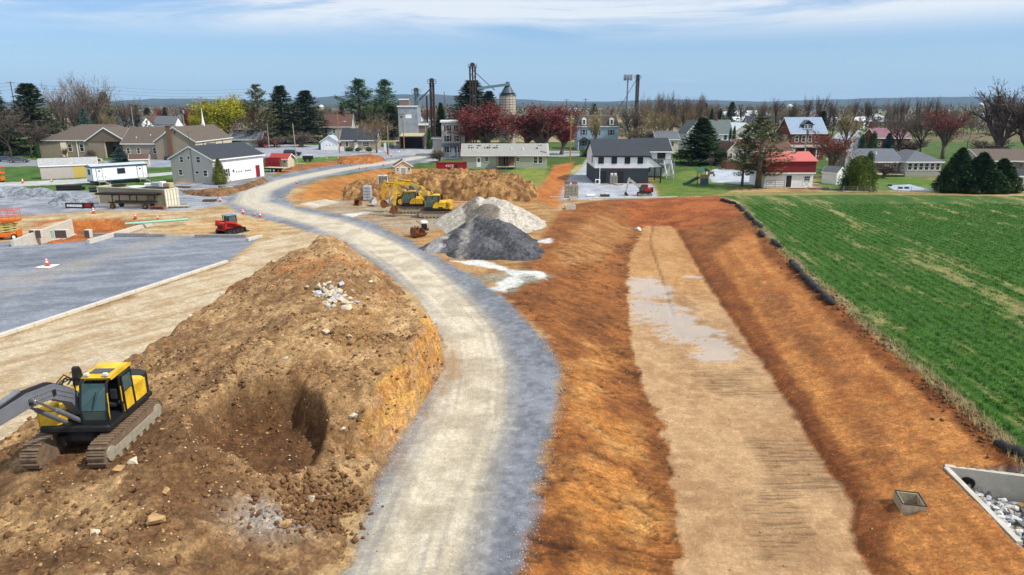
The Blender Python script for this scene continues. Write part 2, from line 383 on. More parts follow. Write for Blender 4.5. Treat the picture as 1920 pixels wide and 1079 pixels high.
# right slope: orange, with damp darker streaks that run along it
zone([(1335, 470), (1400, 440), (1560, 560), (1900, 862), (2200, 1120), (1850, 1250), (1700, 1090), (1660, 930), (1570, 850), (1450, 640)], S(206, 140, 76), S(174, 108, 54), .6, .6, streak(-.16, .5, 12, 26), z=-.2, amt=.9, tr=.3)
for q_ in ([(1415, 520), (1470, 560), (1530, 640), (1500, 650), (1430, 580)], [(1500, 640), (1540, 640), (1600, 720), (1580, 740)], [(1610, 740), (1650, 790), (1690, 860), (1680, 900), (1640, 850), (1590, 790)], [(1725, 820), (1750, 850), (1730, 900), (1700, 905)], [(1700, 760), (1760, 810), (1740, 820)]):
    zone(q_, S(124, 76, 42), S(156, 98, 54), .5, 1.1, z=-.2, amt=.62)
# toe of the right slope: eroded, dark damp band
zone([(1268, 430), (1300, 445), (1390, 560), (1480, 700), (1590, 860), (1640, 940), (1600, 960), (1545, 872), (1440, 702), (1330, 542)], S(150, 88, 42), S(126, 70, 34), .35, .4, z=FLOOR+.2, tr=.5, amt=.9)
zone([(1600, 950), (1680, 960), (1660, 1010), (1630, 1079), (1680, 1140), (1720, 1200), (1665, 1160), (1600, 1010)], S(150, 90, 46), S(126, 72, 34), .4, .5, z=FLOOR+.2, amt=.9, tr=.5)
# basin floor: pale tan silt, treads, puddles
xb_, xc_ = LB, LC
m = ((GY > 12) & (GY < 92)).nonzero()[0]
x, y = GX[m], GY[m]; e0 = np.interp(y, *LB)+(fbm(x/.5, y/.9, 44, 4)-.5)*.9; e1 = np.interp(y, *LC)+(fbm(x/.5, y/.9, 45, 4)-.5)*.5
dd = np.minimum(np.minimum(x-e0, e1-x), 87.2-y+(fbm(x, y, 46, 3)-.5))
a = sst(-.12, .18, dd)
ux = (x-e0)/(e1-e0)
f = sst(.3, .7, .5*fbm(x/2.5, y/5, 61, 4)+.5*fbm(x/.5, y/.5, 62, 3))
cc = mix2(S(204, 166, 122), S(178, 138, 98), f)
ch = sst(48, 60, y)[:, None]; cc = cc*(1-ch)+mix2(S(202, 156, 104), S(176, 126, 76), f)*ch
tm = sst(.3, .55, ux)*sst(58, 45, y)*sst(.38, .62, fbm(x/3.2, y/4.5, 63, 3))
cc = cc*(1-.34*tm[:, None])+np.array(S(140, 106, 74))[None]*(.34*tm[:, None])
# dark wheel rut down the far half of the floor
rx = np.interp(y, [46, 60, 76, 88], [11.6, 13.6, 15.6, 18.4]); rut = np.exp(-((x-rx)/.13)**2)*sst(46, 50, y)
cc *= (1-.5*rut[:, None])
C[m] = C[m]*(1-a[:, None])+cc*a[:, None]
zid[m[dd > 0]] = 8; lump[m] = lump[m]*(1-a)+.012*a; tread[m] = tread[m]*(1-a)+(.15+.85*tm)*a
# puddles on the floor: thin sheets of standing water
def blob(px, py, rx, ry, z): p = P(px, py, z); return p.x, p.y, rx, ry
pud = np.full(len(m), -1.5)
for bx, by, brx, bry in (blob(1215, 540, 2.0, 4.2, FLOOR), blob(1245, 592, 2.6, 3.6, FLOOR), blob(1290, 622, 2.5, 2.4, FLOOR), blob(1340, 648, 1.4, 2.2, FLOOR), blob(1335, 668, 1.6, .9, FLOOR), blob(1300, 520, 1.0, .6, FLOOR), blob(1210, 575, 1.4, 2.2, FLOOR)):
    pud = np.maximum(pud, 1-((x-bx)/brx)**2-((y-by)/bry)**2)
pud = sst(-.05, .62, pud+(fbm(x/.9, y/.5, 66, 5)-.5)*2.2+.12)*a
wet[m] = pud; C[m] = C[m]*(1-.62*pud[:, None])+np.array(S(194, 180, 162))*.62*pud[:, None]; zid[m[pud > .6]] = 9; lump[m] *= (1-pud); tread[m] *= (1-pud)
GZ[m] = GZ[m]-.05*rut*a
# gravel road: pale wheel tracks in the middle, blue-grey stone at the edges
ROADL = [(600, 1250), (640, 1079), (690, 960), (745, 830), (800, 740), (838, 690), (828, 625), (785, 560), (720, 510), (660, 470), (600, 440), (530, 420), (450, 402), (425, 385), (432, 362), (480, 342), (550, 322), (640, 308), (700, 301), (760, 292)]
ROADR = [(830, 292), (800, 300), (770, 310), (690, 320), (610, 332), (555, 350), (535, 370), (550, 386), (620, 398), (700, 418), (770, 452), (840, 495), (905, 525), (950, 565), (1010, 622), (1048, 690), (1042, 770), (1010, 900), (970, 1079), (925, 1250)]
zone(ROADL+ROADR, S(148, 152, 160), S(112, 116, 124), .3, .45, lambda x, y: sst(.3, .7, .5*fbm(x/.3, y/.3, 81, 3)+.5*fbm(x/2, y/4, 82, 3)), zi=1, lm=.012)
ROADC = PX([(780, 1300), (800, 1079), (850, 900), (895, 780), (905, 690), (890, 620), (840, 560), (770, 500), (700, 455), (620, 420), (520, 396), (470, 380), (478, 360), (540, 338), (640, 318), (760, 300), (815, 290)])
m = ((GY > 8) & (GY < 200) & (GX > -75) & (GX < 12)).nonzero()[0]
m = m[zid[m] == 1]; x, y = GX[m], GY[m]
bd, arc, off = segd(x, y, ROADC, False)
wv = fbm(off/.22, arc/22, 83, 4); wv2 = fbm(x/1.5, y/1.5, 84, 4)
tr_ = np.exp(-(np.abs(off+.45*sst(60, 40, y))/(1.95+.5*sst(45, 80, y)))**4)
pale = np.clip(tr_*(.95+1.3*(wv-.46)+.3*(wv2-.5)), 0, 1)
far_t = sst(70, 120, y)[:, None]
cp = mix2(S(224, 210, 184), S(196, 182, 158), sst(.35, .65, wv2))*(1-far_t)+mix2(S(214, 202, 176), S(196, 190, 176), wv2)*far_t
C[m] = C[m]*(1-pale[:, None])+cp*pale[:, None]
GZ[m] += .03*(fbm(off/.4, arc/10, 85, 3)-.5)-.05*np.exp(-((np.abs(off)-.95)/.35)**2)
zone([(430, 330), (520, 322), (500, 345), (440, 360)], S(150, 150, 152), S(122, 122, 126), .6, .6, amt=.8)
# brown fines washed over the road edge under the cut face
zone([(836, 640), (862, 650), (858, 700), (800, 790), (740, 880), (745, 850), (800, 760), (838, 700)], S(176, 132, 84), S(150, 116, 80), .5, .8, amt=.6)
# slurry by the dark pile
zone([(880, 520), (980, 505), (1035, 515), (1000, 530), (960, 548), (925, 530)], S(168, 160, 140), S(140, 130, 108), .6, .6, amt=.9)
for q_ in ([(848, 490), (910, 488), (960, 505), (1000, 510), (970, 514), (900, 500)], [(950, 508), (1030, 511), (1020, 522), (960, 520)], [(925, 540), (955, 520), (1000, 520), (965, 535), (945, 549)], [(1000, 452), (1036, 446), (1030, 456)]):
    zone(q_, S(232, 232, 224), S(212, 212, 204), .3, .7, seed=3)
# gravel court and drives by the black and white house
zone([(1040, 376), (1058, 345), (1064, 335), (1085, 318), (1102, 296), (1112, 296), (1120, 345), (1222, 345), (1236, 372), (1150, 374)], S(186, 190, 198), S(162, 166, 174), .35, .3, zi=2, lm=.02)
zone([(1005, 372), (985, 390), (1020, 340), (1040, 310), (1075, 304), (1066, 330), (1046, 376), (1045, 392)], S(198, 126, 62), S(170, 98, 44), .6, .8, streak(.2, .5, 7, 30))
zone([(960, 318), (1030, 312), (1020, 340), (1000, 352), (975, 338), (940, 330)], S(104, 132, 48), S(140, 140, 62), .7, 1, zi=5)
zone([(1066, 330), (1078, 312), (1100, 306), (1084, 322)], S(196, 168, 110), S(130, 142, 70), .5, .7)
zone([(1222, 330), (1300, 320), (1340, 326), (1470, 332), (1480, 352), (1378, 356), (1340, 372), (1236, 372)], S(82, 114, 40), S(112, 124, 50), .6, .6, zi=5)
zone([(1280, 308), (1400, 312), (1375, 302), (1290, 300)], S(186, 186, 190), S(164, 164, 168), .4, .2, zi=6, lm=.01)
zone([(1322, 324), (1345, 316), (1420, 322), (1440, 346), (1420, 348), (1336, 342)], S(196, 202, 212), S(176, 182, 192), .35, .2, zi=2, lm=.01)
# right-hand crop field, drilled rows, and the verge
FIELDP = [(1384, 378), (1345, 366), (1600, 362), (2300, 372), (3200, 420), (3200, 1100), (2010, 945), (1920, 868), (1800, 760), (1640, 630), (1560, 552), (1490, 492), (1440, 440), (1400, 396)]
RA = math.atan2(28.5, 2.8)       # the rows run almost straight away from the camera
def rowf(x, y):
    X = x*math.sin(RA)-y*math.cos(RA); Y = x*math.cos(RA)+y*math.sin(RA)
    patch = fbm(X/1.1, Y/9, 95, 4); fine = fbm(X/.25, Y/.8, 96, 3); strip = fbm(X/2.2, Y/60, 97, 2)
    return sst(.50, .74, .5*patch+.25*fine+.25*strip)
zone(FIELDP, S(60, 98, 28), S(150, 142, 90), .3, .4, rowf, z=FIELD, zi=10, lm=.05)
zone([(1384, 376), (1402, 390), (1444, 436), (1496, 488), (1566, 548), (1646, 622), (1810, 754), (1960, 890), (1960, 915), (1800, 764), (1640, 634), (1560, 558), (1490, 502), (1440, 448), (1396, 402)], S(158, 142, 108), S(104, 118, 66), .4, .5, z=FIELD)
zone([(1400, 404), (1440, 452), (1490, 506), (1560, 562), (1640, 638), (1800, 770), (1960, 915), (1940, 935), (1790, 785), (1620, 652), (1540, 575), (1480, 520), (1430, 470)], S(116, 66, 30), S(150, 88, 40), .3, .35, z=FIELD-.1, lm=.14)
zone([(1255, 362), (1920, 358), (1920, 368), (1380, 372)], S(96, 128, 44), S(130, 126, 70), .8, .8, amt=.6)
zone([(1530, 335), (1700, 330), (1760, 340), (1760, 358), (1540, 358)], S(80, 116, 38), S(104, 126, 48), .6, .5, zi=5)
zone([(1670, 312), (1730, 300), (1745, 310), (1700, 330)], S(168, 170, 174), S(150, 152, 156), .3, .2, zi=6, lm=.01)
zone(HEAD, S(200, 198, 192), S(150, 146, 140), .1, .05, lambda x, y: sst(.3, .7, fbm(x/.12, y/.12, 99, 3)), raw=True)
# shrinkage cracks and ruts running across the left bank, drying lines on the floor
m = ((zid == 7) & (GY < 75) & (GX < np.interp(GY, *LB)+.2)).nonzero()[0]
x, y = GX[m], GY[m]; cr_ = np.zeros(len(m))
for k_, (sx_, sy_, w_) in enumerate(((3.6, 1.1, .020), (2.2, .55, .016), (5, 1.7, .014))):
    n_ = fbm(x/sx_, (y+x*.18)/sy_, 300+k_, 3); cr_ = np.maximum(cr_, (1-sst(0, w_*1.6, np.abs(n_-.5)))*sst(.45, .6, fbm(x/3, y/5, 310+k_, 2)))
C[m] *= (1-.6*cr_)[:, None]; GZ[m] -= .07*cr_
# ---------------------------------------------------------------- relief
zl = np.zeros(len(GX)); nm = (GY < 150).nonzero()[0]
x, y = GX[nm], GY[nm]
zl[nm] = lump[nm]*((fbm(x/.9, y/.9, 101, 5, .6)-.5)*2.4)
fm = (zid[nm] == 10)
X = x*math.sin(RA)-y*math.cos(RA)
zl[nm] += fm*(.035*np.sin(X*2*math.pi/.8)+.10*(fbm(X/.35, (x*math.cos(RA)+y*math.sin(RA))/.8, 104, 3)-.5))*sst(110, 60, y)
GZ = GZ+zl
# ---------------------------------------------------------------- ground material
def ground_material():
    m = bpy.data.materials.new('ground_surface'); m.use_nodes = True
    t = m.node_tree; n = t.nodes; l = t.links; b = n['Principled BSDF']
    at_ = n.new('ShaderNodeAttribute'); at_.attribute_name = 'Col'
    aw = n.new('ShaderNodeAttribute'); aw.attribute_name = 'Surf'
    sp = n.new('ShaderNodeSeparateColor'); l.new(aw.outputs['Color'], sp.inputs[0])   # R wet, G tread, B grain
    tc_ = n.new('ShaderNodeTexCoord')
    def noise(s, d, rough=.6, vec=None):
        q = n.new('ShaderNodeTexNoise'); q.inputs['Scale'].default_value = s; q.inputs['Detail'].default_value = d; q.inputs['Roughness'].default_value = rough
        l.new(vec or tc_.outputs['Object'], q.inputs['Vector']); return q.outputs['Fac']
    def math_(op, a, b_):
        q = n.new('ShaderNodeMath'); q.operation = op
        for i, v in enumerate((a, b_)):
            if isinstance(v, (int, float)): q.inputs[i].default_value = v
            else: l.new(v, q.inputs[i])
        return q.outputs[0]
    def rng(v, a, b_, c, d):
        q = n.new('ShaderNodeMapRange'); 
        for i, k_ in enumerate((a, b_, c, d)): q.inputs[i+1].default_value = k_
        l.new(v, q.inputs[0]); return q.outputs[0]
    n1 = noise(2.2, 9, .74); n2 = noise(11, 5, .8); n3 = noise(.35, 3)
    vo = n.new('ShaderNodeTexVoronoi'); vo.inputs['Scale'].default_value = 9.0; l.new(tc_.outputs['Object'], vo.inputs['Vector']); vs = n.new('ShaderNodeSeparateColor'); l.new(vo.outputs['Color'], vs.inputs[0])
    vo2 = n.new('ShaderNodeTexVoronoi'); vo2.inputs['Scale'].default_value = 3.3; l.new(tc_.outputs['Object'], vo2.inputs['Vector']); vs2 = n.new('ShaderNodeSeparateColor'); l.new(vo2.outputs['Color'], vs2.inputs[0])
    fac = math_('MULTIPLY', rng(n1, .36, .64, .66, 1.30), math_('MULTIPLY', rng(n2, .36, .64, .66, 1.28), rng(n3, .3, .7, .9, 1.1)))
    fac = math_('MULTIPLY', fac, math_('MULTIPLY', rng(math_('POWER', vs.outputs[0], 2.0), 0, 1, .86, 1.30), rng(math_('POWER', vs2.outputs[1], 5.0), 0, 1, .97, 1.22)))
    dry = math_('SUBTRACT', 1.0, sp.outputs[0])
    fac = math_('ADD', math_('MULTIPLY', fac, dry), math_('MULTIPLY', sp.outputs[0], 1.0))
    fac = math_('ADD', math_('MULTIPLY', fac, math_('SUBTRACT', 1.0, sp.outputs[2])), sp.outputs[2])
    mp = n.new('ShaderNodeMapping'); mp.inputs['Scale'].default_value = (.55, 5.5, 1); mp.inputs['Rotation'].default_value = (0, 0, R(8)); l.new(tc_.outputs['Object'], mp.inputs[0])
    tn = noise(1.0, 4, .6, mp.outputs[0])
    tf = math_('MULTIPLY', rng(tn, .38, .50, 1, 0), sp.outputs[1])
    fac = math_('MULTIPLY', fac, math_('SUBTRACT', 1.0, math_('MULTIPLY', tf, .30)))
    mu = n.new('ShaderNodeMixRGB'); mu.blend_type = 'MULTIPLY'; mu.inputs[0].default_value = 1
    l.new(at_.outputs['Color'], mu.inputs[1]); cb = n.new('ShaderNodeCombineXYZ')
    for i in range(3): l.new(fac, cb.inputs[i])
    l.new(cb.outputs[0], mu.inputs[2]); l.new(mu.outputs[0], b.inputs['Base Color'])
    l.new(rng(sp.outputs[0], 0, 1, .92, .06), b.inputs['Roughness'])
    l.new(rng(sp.outputs[0], 0, 1, .25, .75), b.inputs['Specular IOR Level'])
    bh = math_('ADD', math_('ADD', math_('MULTIPLY', n1, .7), math_('MULTIPLY', n2, .35)), math_('MULTIPLY', tf, -.5))
    bh = math_('MULTIPLY', bh, dry)
    bp = n.new('ShaderNodeBump'); bp.inputs['Distance'].default_value = .17; bp.inputs['Strength'].default_value = .75
    l.new(bh, bp.inputs['Height']); l.new(bp.outputs[0], b.inputs['Normal'])
    return m
GM = ground_material()
def set_attr(me, nm_, c):
    a_ = me.color_attributes.new(nm_, 'FLOAT_COLOR', 'POINT'); buf = np.ones((len(c), 4), np.float32); buf[:, :3] = c; a_.data.foreach_set('color', buf.ravel())
C = np.clip(C, 0.004, .9)
SF = np.stack([wet, tread, np.array([.2, .58, .35, .5, .42, .1, .6, .12, .55, .8, 0])[zid]], 1)
ii = np.arange(nr*nc).reshape(nr, nc)
Q = np.stack([ii[:-1, :-1], ii[:-1, 1:], ii[1:, 1:], ii[1:, :-1]], -1).reshape(-1, 4)
fid = zid[Q[:, 0]]
V = np.stack([GX, GY, GZ], 1)
# vertex normals of the whole sheet, so pieces shade without seams
ZN = {0: 'ground', 1: 'gravel_road', 2: 'gravel_yard', 3: 'stone_pad', 4: 'dirt_lane', 5: 'lawn', 6: 'asphalt', 7: 'basin_slope', 8: 'basin_floor', 9: 'water', 10: 'crop_field'}
def submesh(name, Qs):
    u, inv = np.unique(Qs.ravel(), return_inverse=True)
    me = np_mesh(name, V[u], inv.reshape(Qs.shape), GM); set_attr(me, 'Col', C[u]); set_attr(me, 'Surf', SF[u])
    return me
for k_, nm_ in ZN.items():
    s_ = fid == k_
    if s_.any(): tag(link(bpy.data.objects.new(nm_, submesh(nm_, Q[s_]))), kind='structure')
# ================================================================= MOUND, PILES, ROCKS
rng = np.random.default_rng(7); random.seed(7)
def grid_mesh(name, X, Y, Z, keep, colr, surf, m=None):
    r, c = X.shape
    ii = np.arange(r*c).reshape(r, c)
    Qs = np.stack([ii[:-1, :-1], ii[:-1, 1:], ii[1:, 1:], ii[1:, :-1]], -1).reshape(-1, 4)
    k = keep.ravel(); Qs = Qs[k[Qs].all(1)]
    u, inv = np.unique(Qs.ravel(), return_inverse=True)
    Vv = np.stack([X.ravel(), Y.ravel(), Z.ravel()], 1)[u]
    me = np_mesh(name, Vv, inv.reshape(Qs.shape), m or GM); set_attr(me, 'Col', np.clip(colr.reshape(-1, 3)[u], .004, .9)); set_attr(me, 'Surf', surf.reshape(-1, 3)[u])
    return link(bpy.data.objects.new(name, me))
def m3(a, b, f): return np.array(a)*(1-f[..., None])+np.array(b)*f[..., None]
# --- long foreground mound
ML = PX([(600, 442), (575, 468), (520, 497), (430, 547), (300, 648), (190, 712), (100, 775), (0, 838), (-150, 940), (-300, 1150)])
MR = PX([(600, 1300), (640, 1079), (655, 1000), (690, 905), (745, 830), (800, 745), (836, 690), (824, 640), (770, 560), (715, 510), (665, 470), (635, 450), (600, 442)])
MPOLY = ML+MR[:-1]
EXC = (-15.8, 23.7, 1.55)
PITC = [P(*p) for p in ((470, 755, 1.0), (560, 770, 1.0), (470, 830, .8), (380, 850, .9))]
def mound_h(x, y):
    d = segd(x, y, MPOLY)
    dl, _, _ = segd(x, y, ML, False); dr, ar, _ = segd(x, y, MR, False)
    wob = (fbm(x/1.3, y/1.3, 201, 5)-.5)*1.5
    dl = np.maximum(dl+wob*.9, 0); dr = np.maximum(dr+wob*1.1, 0)
    hl = np.minimum(dl*.9, .75+np.maximum(dl-.83, 0)*.2)
    # right side: steep cut face in the middle, easy slope at both ends
    t = sst(23.5, 28, y)*(1-sst(37, 47, y))
    sl = .34+1.95*t
    cap = 2.75*(1-sst(52, 70, y)*.35)
    hr = np.where(t > .3, np.minimum(dr*sl, 2.3*t+np.maximum(dr-1.0, 0)*.10*t+(1-t)*dr*.34), dr*(.30+.12*sst(37, 47, y)+.14*sst(15, 24, y)))
    h = -np.log(np.exp(-hl*5)+np.exp(-hr*5)+np.exp(-cap*5))/5
    h = np.maximum(h, 0)
    # dug hollow with a steep wall on its right
    X, Y = (x+9.2), (y-25.2)
    rw = 2.9+.9*fbm(x/1.5, y/1.5, 207, 3)
    e = np.where(X > 0, (X/1.75)**2, (X/4.3)**2)+np.where(Y > 0, (Y/2.6)**2, (Y/3.4)**2)
    hol = 1-sst(.45, 1.05, e+(fbm(x/1.7, y/1.7, 209, 2)-.5)*.9)
    h = h*(1-hol)+np.minimum(h, .25+.10*np.abs(X))*hol
    # levelled bench under the digger
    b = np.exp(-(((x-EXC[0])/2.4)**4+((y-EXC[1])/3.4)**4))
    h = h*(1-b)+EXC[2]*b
    fade = np.minimum(1, d/.5).clip(0)
    rough = (fbm(x/.6, y/.6, 203, 6, .68)-.5)*.50*(1-.65*b)+(fbm(x/2.0, y/2.0, 204, 4)-.5)*.75*(1-b)+(np.abs(fbm(x/.9, y/.9, 205, 4)-.5))*-.35*sst(24, 19, y)*(1-b)
    track = .05*np.sin(y*2*math.pi/.35)*sst(.5, .6, fbm(x/1.6, y/4, 206, 2))*sst(40, 30, y)
    h = np.where(d > 0, h+(rough+track)*fade, -.3)
    return h, d, hol, t, dr, b
gx = np.arange(-29, -2, .085); gy = np.arange(10.5, 73, .1)
X, Y = np.meshgrid(gx, gy); h, d, hol, t, dr, b = mound_h(X, Y)
n1, n2, n3 = fbm(X/1.5, Y/1.5, 211, 4), fbm(X/.35, Y/.35, 212, 4), fbm(X/5, Y/5, 213, 3)
mc = m3(S(190, 154, 108), S(132, 98, 64), sst(.3, .7, .35*n1+.3*n2+.35*n3))
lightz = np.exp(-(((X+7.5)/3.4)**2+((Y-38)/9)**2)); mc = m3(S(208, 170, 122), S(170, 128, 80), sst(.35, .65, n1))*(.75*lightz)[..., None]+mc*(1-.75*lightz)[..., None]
oc = sst(.55, .7, fbm(X/2.5, Y/2.5, 215, 4))*sst(42, 50, Y); mc = mc*(1-.5*oc[..., None])+np.array(S(186, 116, 56))*.5*oc[..., None]
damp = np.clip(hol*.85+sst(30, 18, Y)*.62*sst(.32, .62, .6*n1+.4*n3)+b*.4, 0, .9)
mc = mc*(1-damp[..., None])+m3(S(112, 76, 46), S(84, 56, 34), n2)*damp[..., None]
# strata on the cut face
face = t*sst(1.35, .9, dr)*sst(.02, .2, h)
st = fbm(X/2+Y/3, h*4.2+n1*1.4, 216, 3)
fc = m3(S(206, 156, 84), S(176, 108, 46), sst(.4, .6, st)); fc = fc*(1-.4*sst(.56, .64, st)[..., None])+np.array(S(200, 188, 150))*.4*sst(.56, .64, st)[..., None]
mc = mc*(1-.85*face[..., None])+fc*.85*face[..., None]
grey = np.exp(-(((X+8.0)/1.1)**2+((Y-19.6)/.7)**2)); mc = mc*(1-grey[..., None]*.8)+np.array(S(186, 180, 172))*.8*grey[..., None]
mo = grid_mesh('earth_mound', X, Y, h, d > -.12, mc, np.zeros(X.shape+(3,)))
tag(mo, 'long brown earth mound with dug hollow and steep cut face beside the gravel road', 'earth mound')
def mz(x, y): return max(float(mound_h(np.array([x]), np.array([y]))[0][0]), hz_(x, y))
def PM(px, py):
    """where pixel (px,py) meets the mound"""
    z = 2.0
    for _ in range(12):
        p = P(px, py, z); z = .5*z+.5*mz(p.x, p.y)
    p = P(px, py, z); return Vector((p.x, p.y, mz(p.x, p.y)))
# --- piles
def pile(name, label, cones, slope, c1, c2, res=.12, rough=.10, patch=None, grain=.25, cat='pile', flat=.25):
    xs = [c[0] for c in cones]; ysv = [c[1] for c in cones]; rm = max(c[2] for c in cones)/slope+1.5
    X, Y = np.meshgrid(np.arange(min(xs)-rm, max(xs)+rm, res), np.arange(min(ysv)-rm, max(ysv)+rm, res))
    h = np.full(X.shape, -9.0); wob = (fbm(X/1.5, Y/1.5, 221, 3)-.5)*.8
    for cx, cy, cz in cones:
        r = np.hypot(X-cx, Y-cy)+wob
        h = np.maximum(h, cz-slope*(np.sqrt(r*r+flat)-.5*flat))
    h = h+(fbm(X/.5, Y/.5, 223, 5, .6)-.5)*rough*2; keep = h > -.25
    f = sst(.3, .7, .4*fbm(X/1.6, Y/1.6, 224, 4)+.6*fbm(X/grain, Y/grain, 225, 3))
    cc = m3(c1, c2, f)
    if patch:
        for q, pc, zz in patch:
            dd = segd(X, Y, [tuple(p) for p in PX(q, zz)])+(fbm(X/.6, Y/.6, 226, 3)-.5)*.9
            a = sst(-.2, .3, dd); cc = cc*(1-a[..., None])+m3(pc, tuple(v*.7 for v in pc), f)*a[..., None]
    o = grid_mesh(name, X, Y, h, keep, cc, np.zeros(X.shape+(3,)))
    return tag(o, label, cat)
def cn(px, Y, row): z = zat(row, Y); p = at(px, Y, z); return (p.x, p.y, z)
pile('gravel_pile', 'dark grey crushed stone pile in front of the pale sand pile', [cn(903, 70.5, 400), cn(930, 69.5, 406), cn(862, 68.5, 424), cn(955, 66.4, 430), cn(910, 65, 440), cn(968, 64, 452), cn(832, 67.5, 440), cn(880, 64.6, 452), cn(800, 67.5, 456), cn(940, 63.4, 468)], .64, S(104, 104, 108), S(58, 58, 62), rough=.07,
     patch=[([(770, 460), (868, 412), (882, 418), (800, 468)], S(176, 172, 170), 1.2), ([(838, 478), (880, 432), (890, 440), (858, 482)], S(150, 146, 142), 1.0)], grain=.16)
pile('sand_pile', 'pale grey screenings pile behind the dark stone pile', [cn(897, 83.5, 366), cn(922, 83, 366), cn(942, 82, 371), cn(866, 84, 384), cn(965, 80, 394), cn(915, 79, 378)], .60, S(206, 198, 184), S(178, 168, 152), rough=.035,
     patch=[([(868, 384), (892, 368), (900, 384), (940, 392), (925, 408), (896, 396), (872, 398)], S(134, 124, 112), 2.4)])
def berm(name, label, poly, slope, cap, c1, c2, res=.16, rough=.35, seed=0, cat='pile', capf=None):
    xs = [p[0] for p in poly]; ysv = [p[1] for p in poly]
    X, Y = np.meshgrid(np.arange(min(xs)-.5, max(xs)+.5, res), np.arange(min(ysv)-.5, max(ysv)+.5, res*1.4))
    d = segd(X, Y, poly); wob = (fbm(X/2, Y/2, 231+seed, 4)-.5)*2.2; dd = np.maximum(d+wob, 0)
    cp = cap*(.72+.56*fbm(X/4.5, Y/4.5, 232+seed, 3))*(capf(X, Y) if capf else 1)
    h = -np.log(np.exp(-slope*dd*2.5)+np.exp(-cp*2.5))/2.5
    h = np.maximum(h, 0)*np.minimum(1, np.maximum(d, 0)/.4)+(fbm(X/.8, Y/.8, 233+seed, 6, .7)-.5)*rough*2*np.minimum(1, np.maximum(d, 0)/.8)-.05
    f = sst(.3, .7, .4*fbm(X/2, Y/2, 234+seed, 4)+.6*fbm(X/.5, Y/.5, 235+seed, 4))
    o = grid_mesh(name, X, Y, h, d > -.1, m3(c1, c2, f), np.zeros(X.shape+(3,)))
    return tag(o, label, cat)
a, b_, c_, d_ = P(640, 376), P(1000, 382), P(1015, 350), P(650, 345)
berm('earth_pile', 'broad brown soil stockpile behind the yellow diggers', [(a.x, a.y), (-12, 103.5), (-3, 101.5), (b_.x-.5, b_.y+2), (5.0, 108), (3, 121), (-8, 126), (-20, 125), (-29, 118)], .95, 2.7, S(184, 142, 90), S(112, 76, 42), rough=.75, cat='earth pile',
     capf=lambda X, Y: .45+.6*sst(-28, -12, X))
berm('earth_pile', 'small reddish dirt ridge beside the road junction with cones', PX([(625, 305), (650, 300), (705, 297), (724, 301), (700, 307), (640, 309)]), .9, 1.5, S(182, 118, 66), S(130, 80, 44), rough=.25, seed=5, cat='earth pile')
berm('gravel_bank', 'low grey stone bank along the back of the gravel yard', PX([(-200, 374), (0, 371), (110, 370), (112, 364), (0, 364), (-200, 366)]), .8, 1.5, S(158, 164, 172), S(116, 122, 130), rough=.12, seed=9, cat='stone bank')
berm('spoil_heap', 'brown spoil strip in front of the white garage', PX([(333, 356), (372, 362), (420, 358), (445, 353), (498, 335), (506, 341), (450, 362), (420, 371), (345, 366)]), .8, .8, S(150, 112, 74), S(96, 70, 46), rough=.3, seed=11, cat='earth pile')
pile('stone_pile', 'grey stone cone pile beside the tan container', [cn(121, 100.5, 358), cn(140, 99, 367), cn(163, 99.5, 374), cn(178, 98, 381)], .72, S(158, 164, 172), S(104, 110, 118), rough=.12, grain=.35, cat='stone pile')
# --- rocks
import bmesh
def rock_mesh(seed, flat=.7, n=13):
    r = random.Random(seed); bm = bmesh.new()
    for _ in range(n):
        v = Vector((r.gauss(0, 1), r.gauss(0, 1), r.gauss(0, 1))).normalized()*r.uniform(.75, 1.05)
        bm.verts.new((v.x, v.y*r.uniform(.6, .9), v.z*flat))
    g = bmesh.ops.convex_hull(bm, input=bm.verts)
    bmesh.ops.delete(bm, geom=[v for v in bm.verts if not v.link_faces], context='VERTS')
    bmesh.ops.triangulate(bm, faces=bm.faces)
    bmesh.ops.recalc_face_normals(bm, faces=bm.faces)
    me = bpy.data.meshes.new('rock'); bm.to_mesh(me); bm.free(); return me
def rock_set(mname, rgb, na=.25, k=6, flat=.65, s0=0):
    m = mat(mname, rgb, .9, 3.0, na, .35, 9); out = []
    for i in range(k):
        me = rock_mesh(s0+i, flat); me.materials.append(m); out.append(me)
    return out
R_PALE = rock_set('pale_limestone', S(214, 200, 174), .18, 6, .55, 10)
R_TAN = rock_set('tan_rock', S(186, 148, 100), .25, 5, .6, 30)
R_BRN = rock_set('brown_clod', S(118, 84, 52), .4, 5, .7, 50)
R_GRY = rock_set('grey_riprap', S(188, 192, 200), .22, 5, .55, 70)
R_WHT = rock_set('white_riprap', S(226, 224, 218), .14, 5, .55, 90)
def rock(ms, x, y, z, s, label, group=None, name='rock', sink=.25):
    o = bpy.data.objects.new(name, random.choice(ms)); link(o)
    o.location = (x, y, z+s*(.45-sink)); o.rotation_euler = (random.uniform(-.35, .35), random.uniform(-.35, .35), random.uniform(0, 6.3))
    o.scale = (s*random.uniform(.8, 1.2), s*random.uniform(.8, 1.2), s*random.uniform(.8, 1.1)); tag(o, label, 'rock', group); return o
for _ in range(84):
    u = random.gauss(0, .38); px = 625+u*46+random.gauss(0, 8); py = 556+u*16+random.gauss(0, 9)
    p = PM(px, py); rock(R_PALE if random.random() < .8 else R_GRY, p.x, p.y, p.z, random.uniform(.14, .42), 'pale broken rock in the rubble heap on top of the earth mound', 'pale rocks heaped on the earth mound')
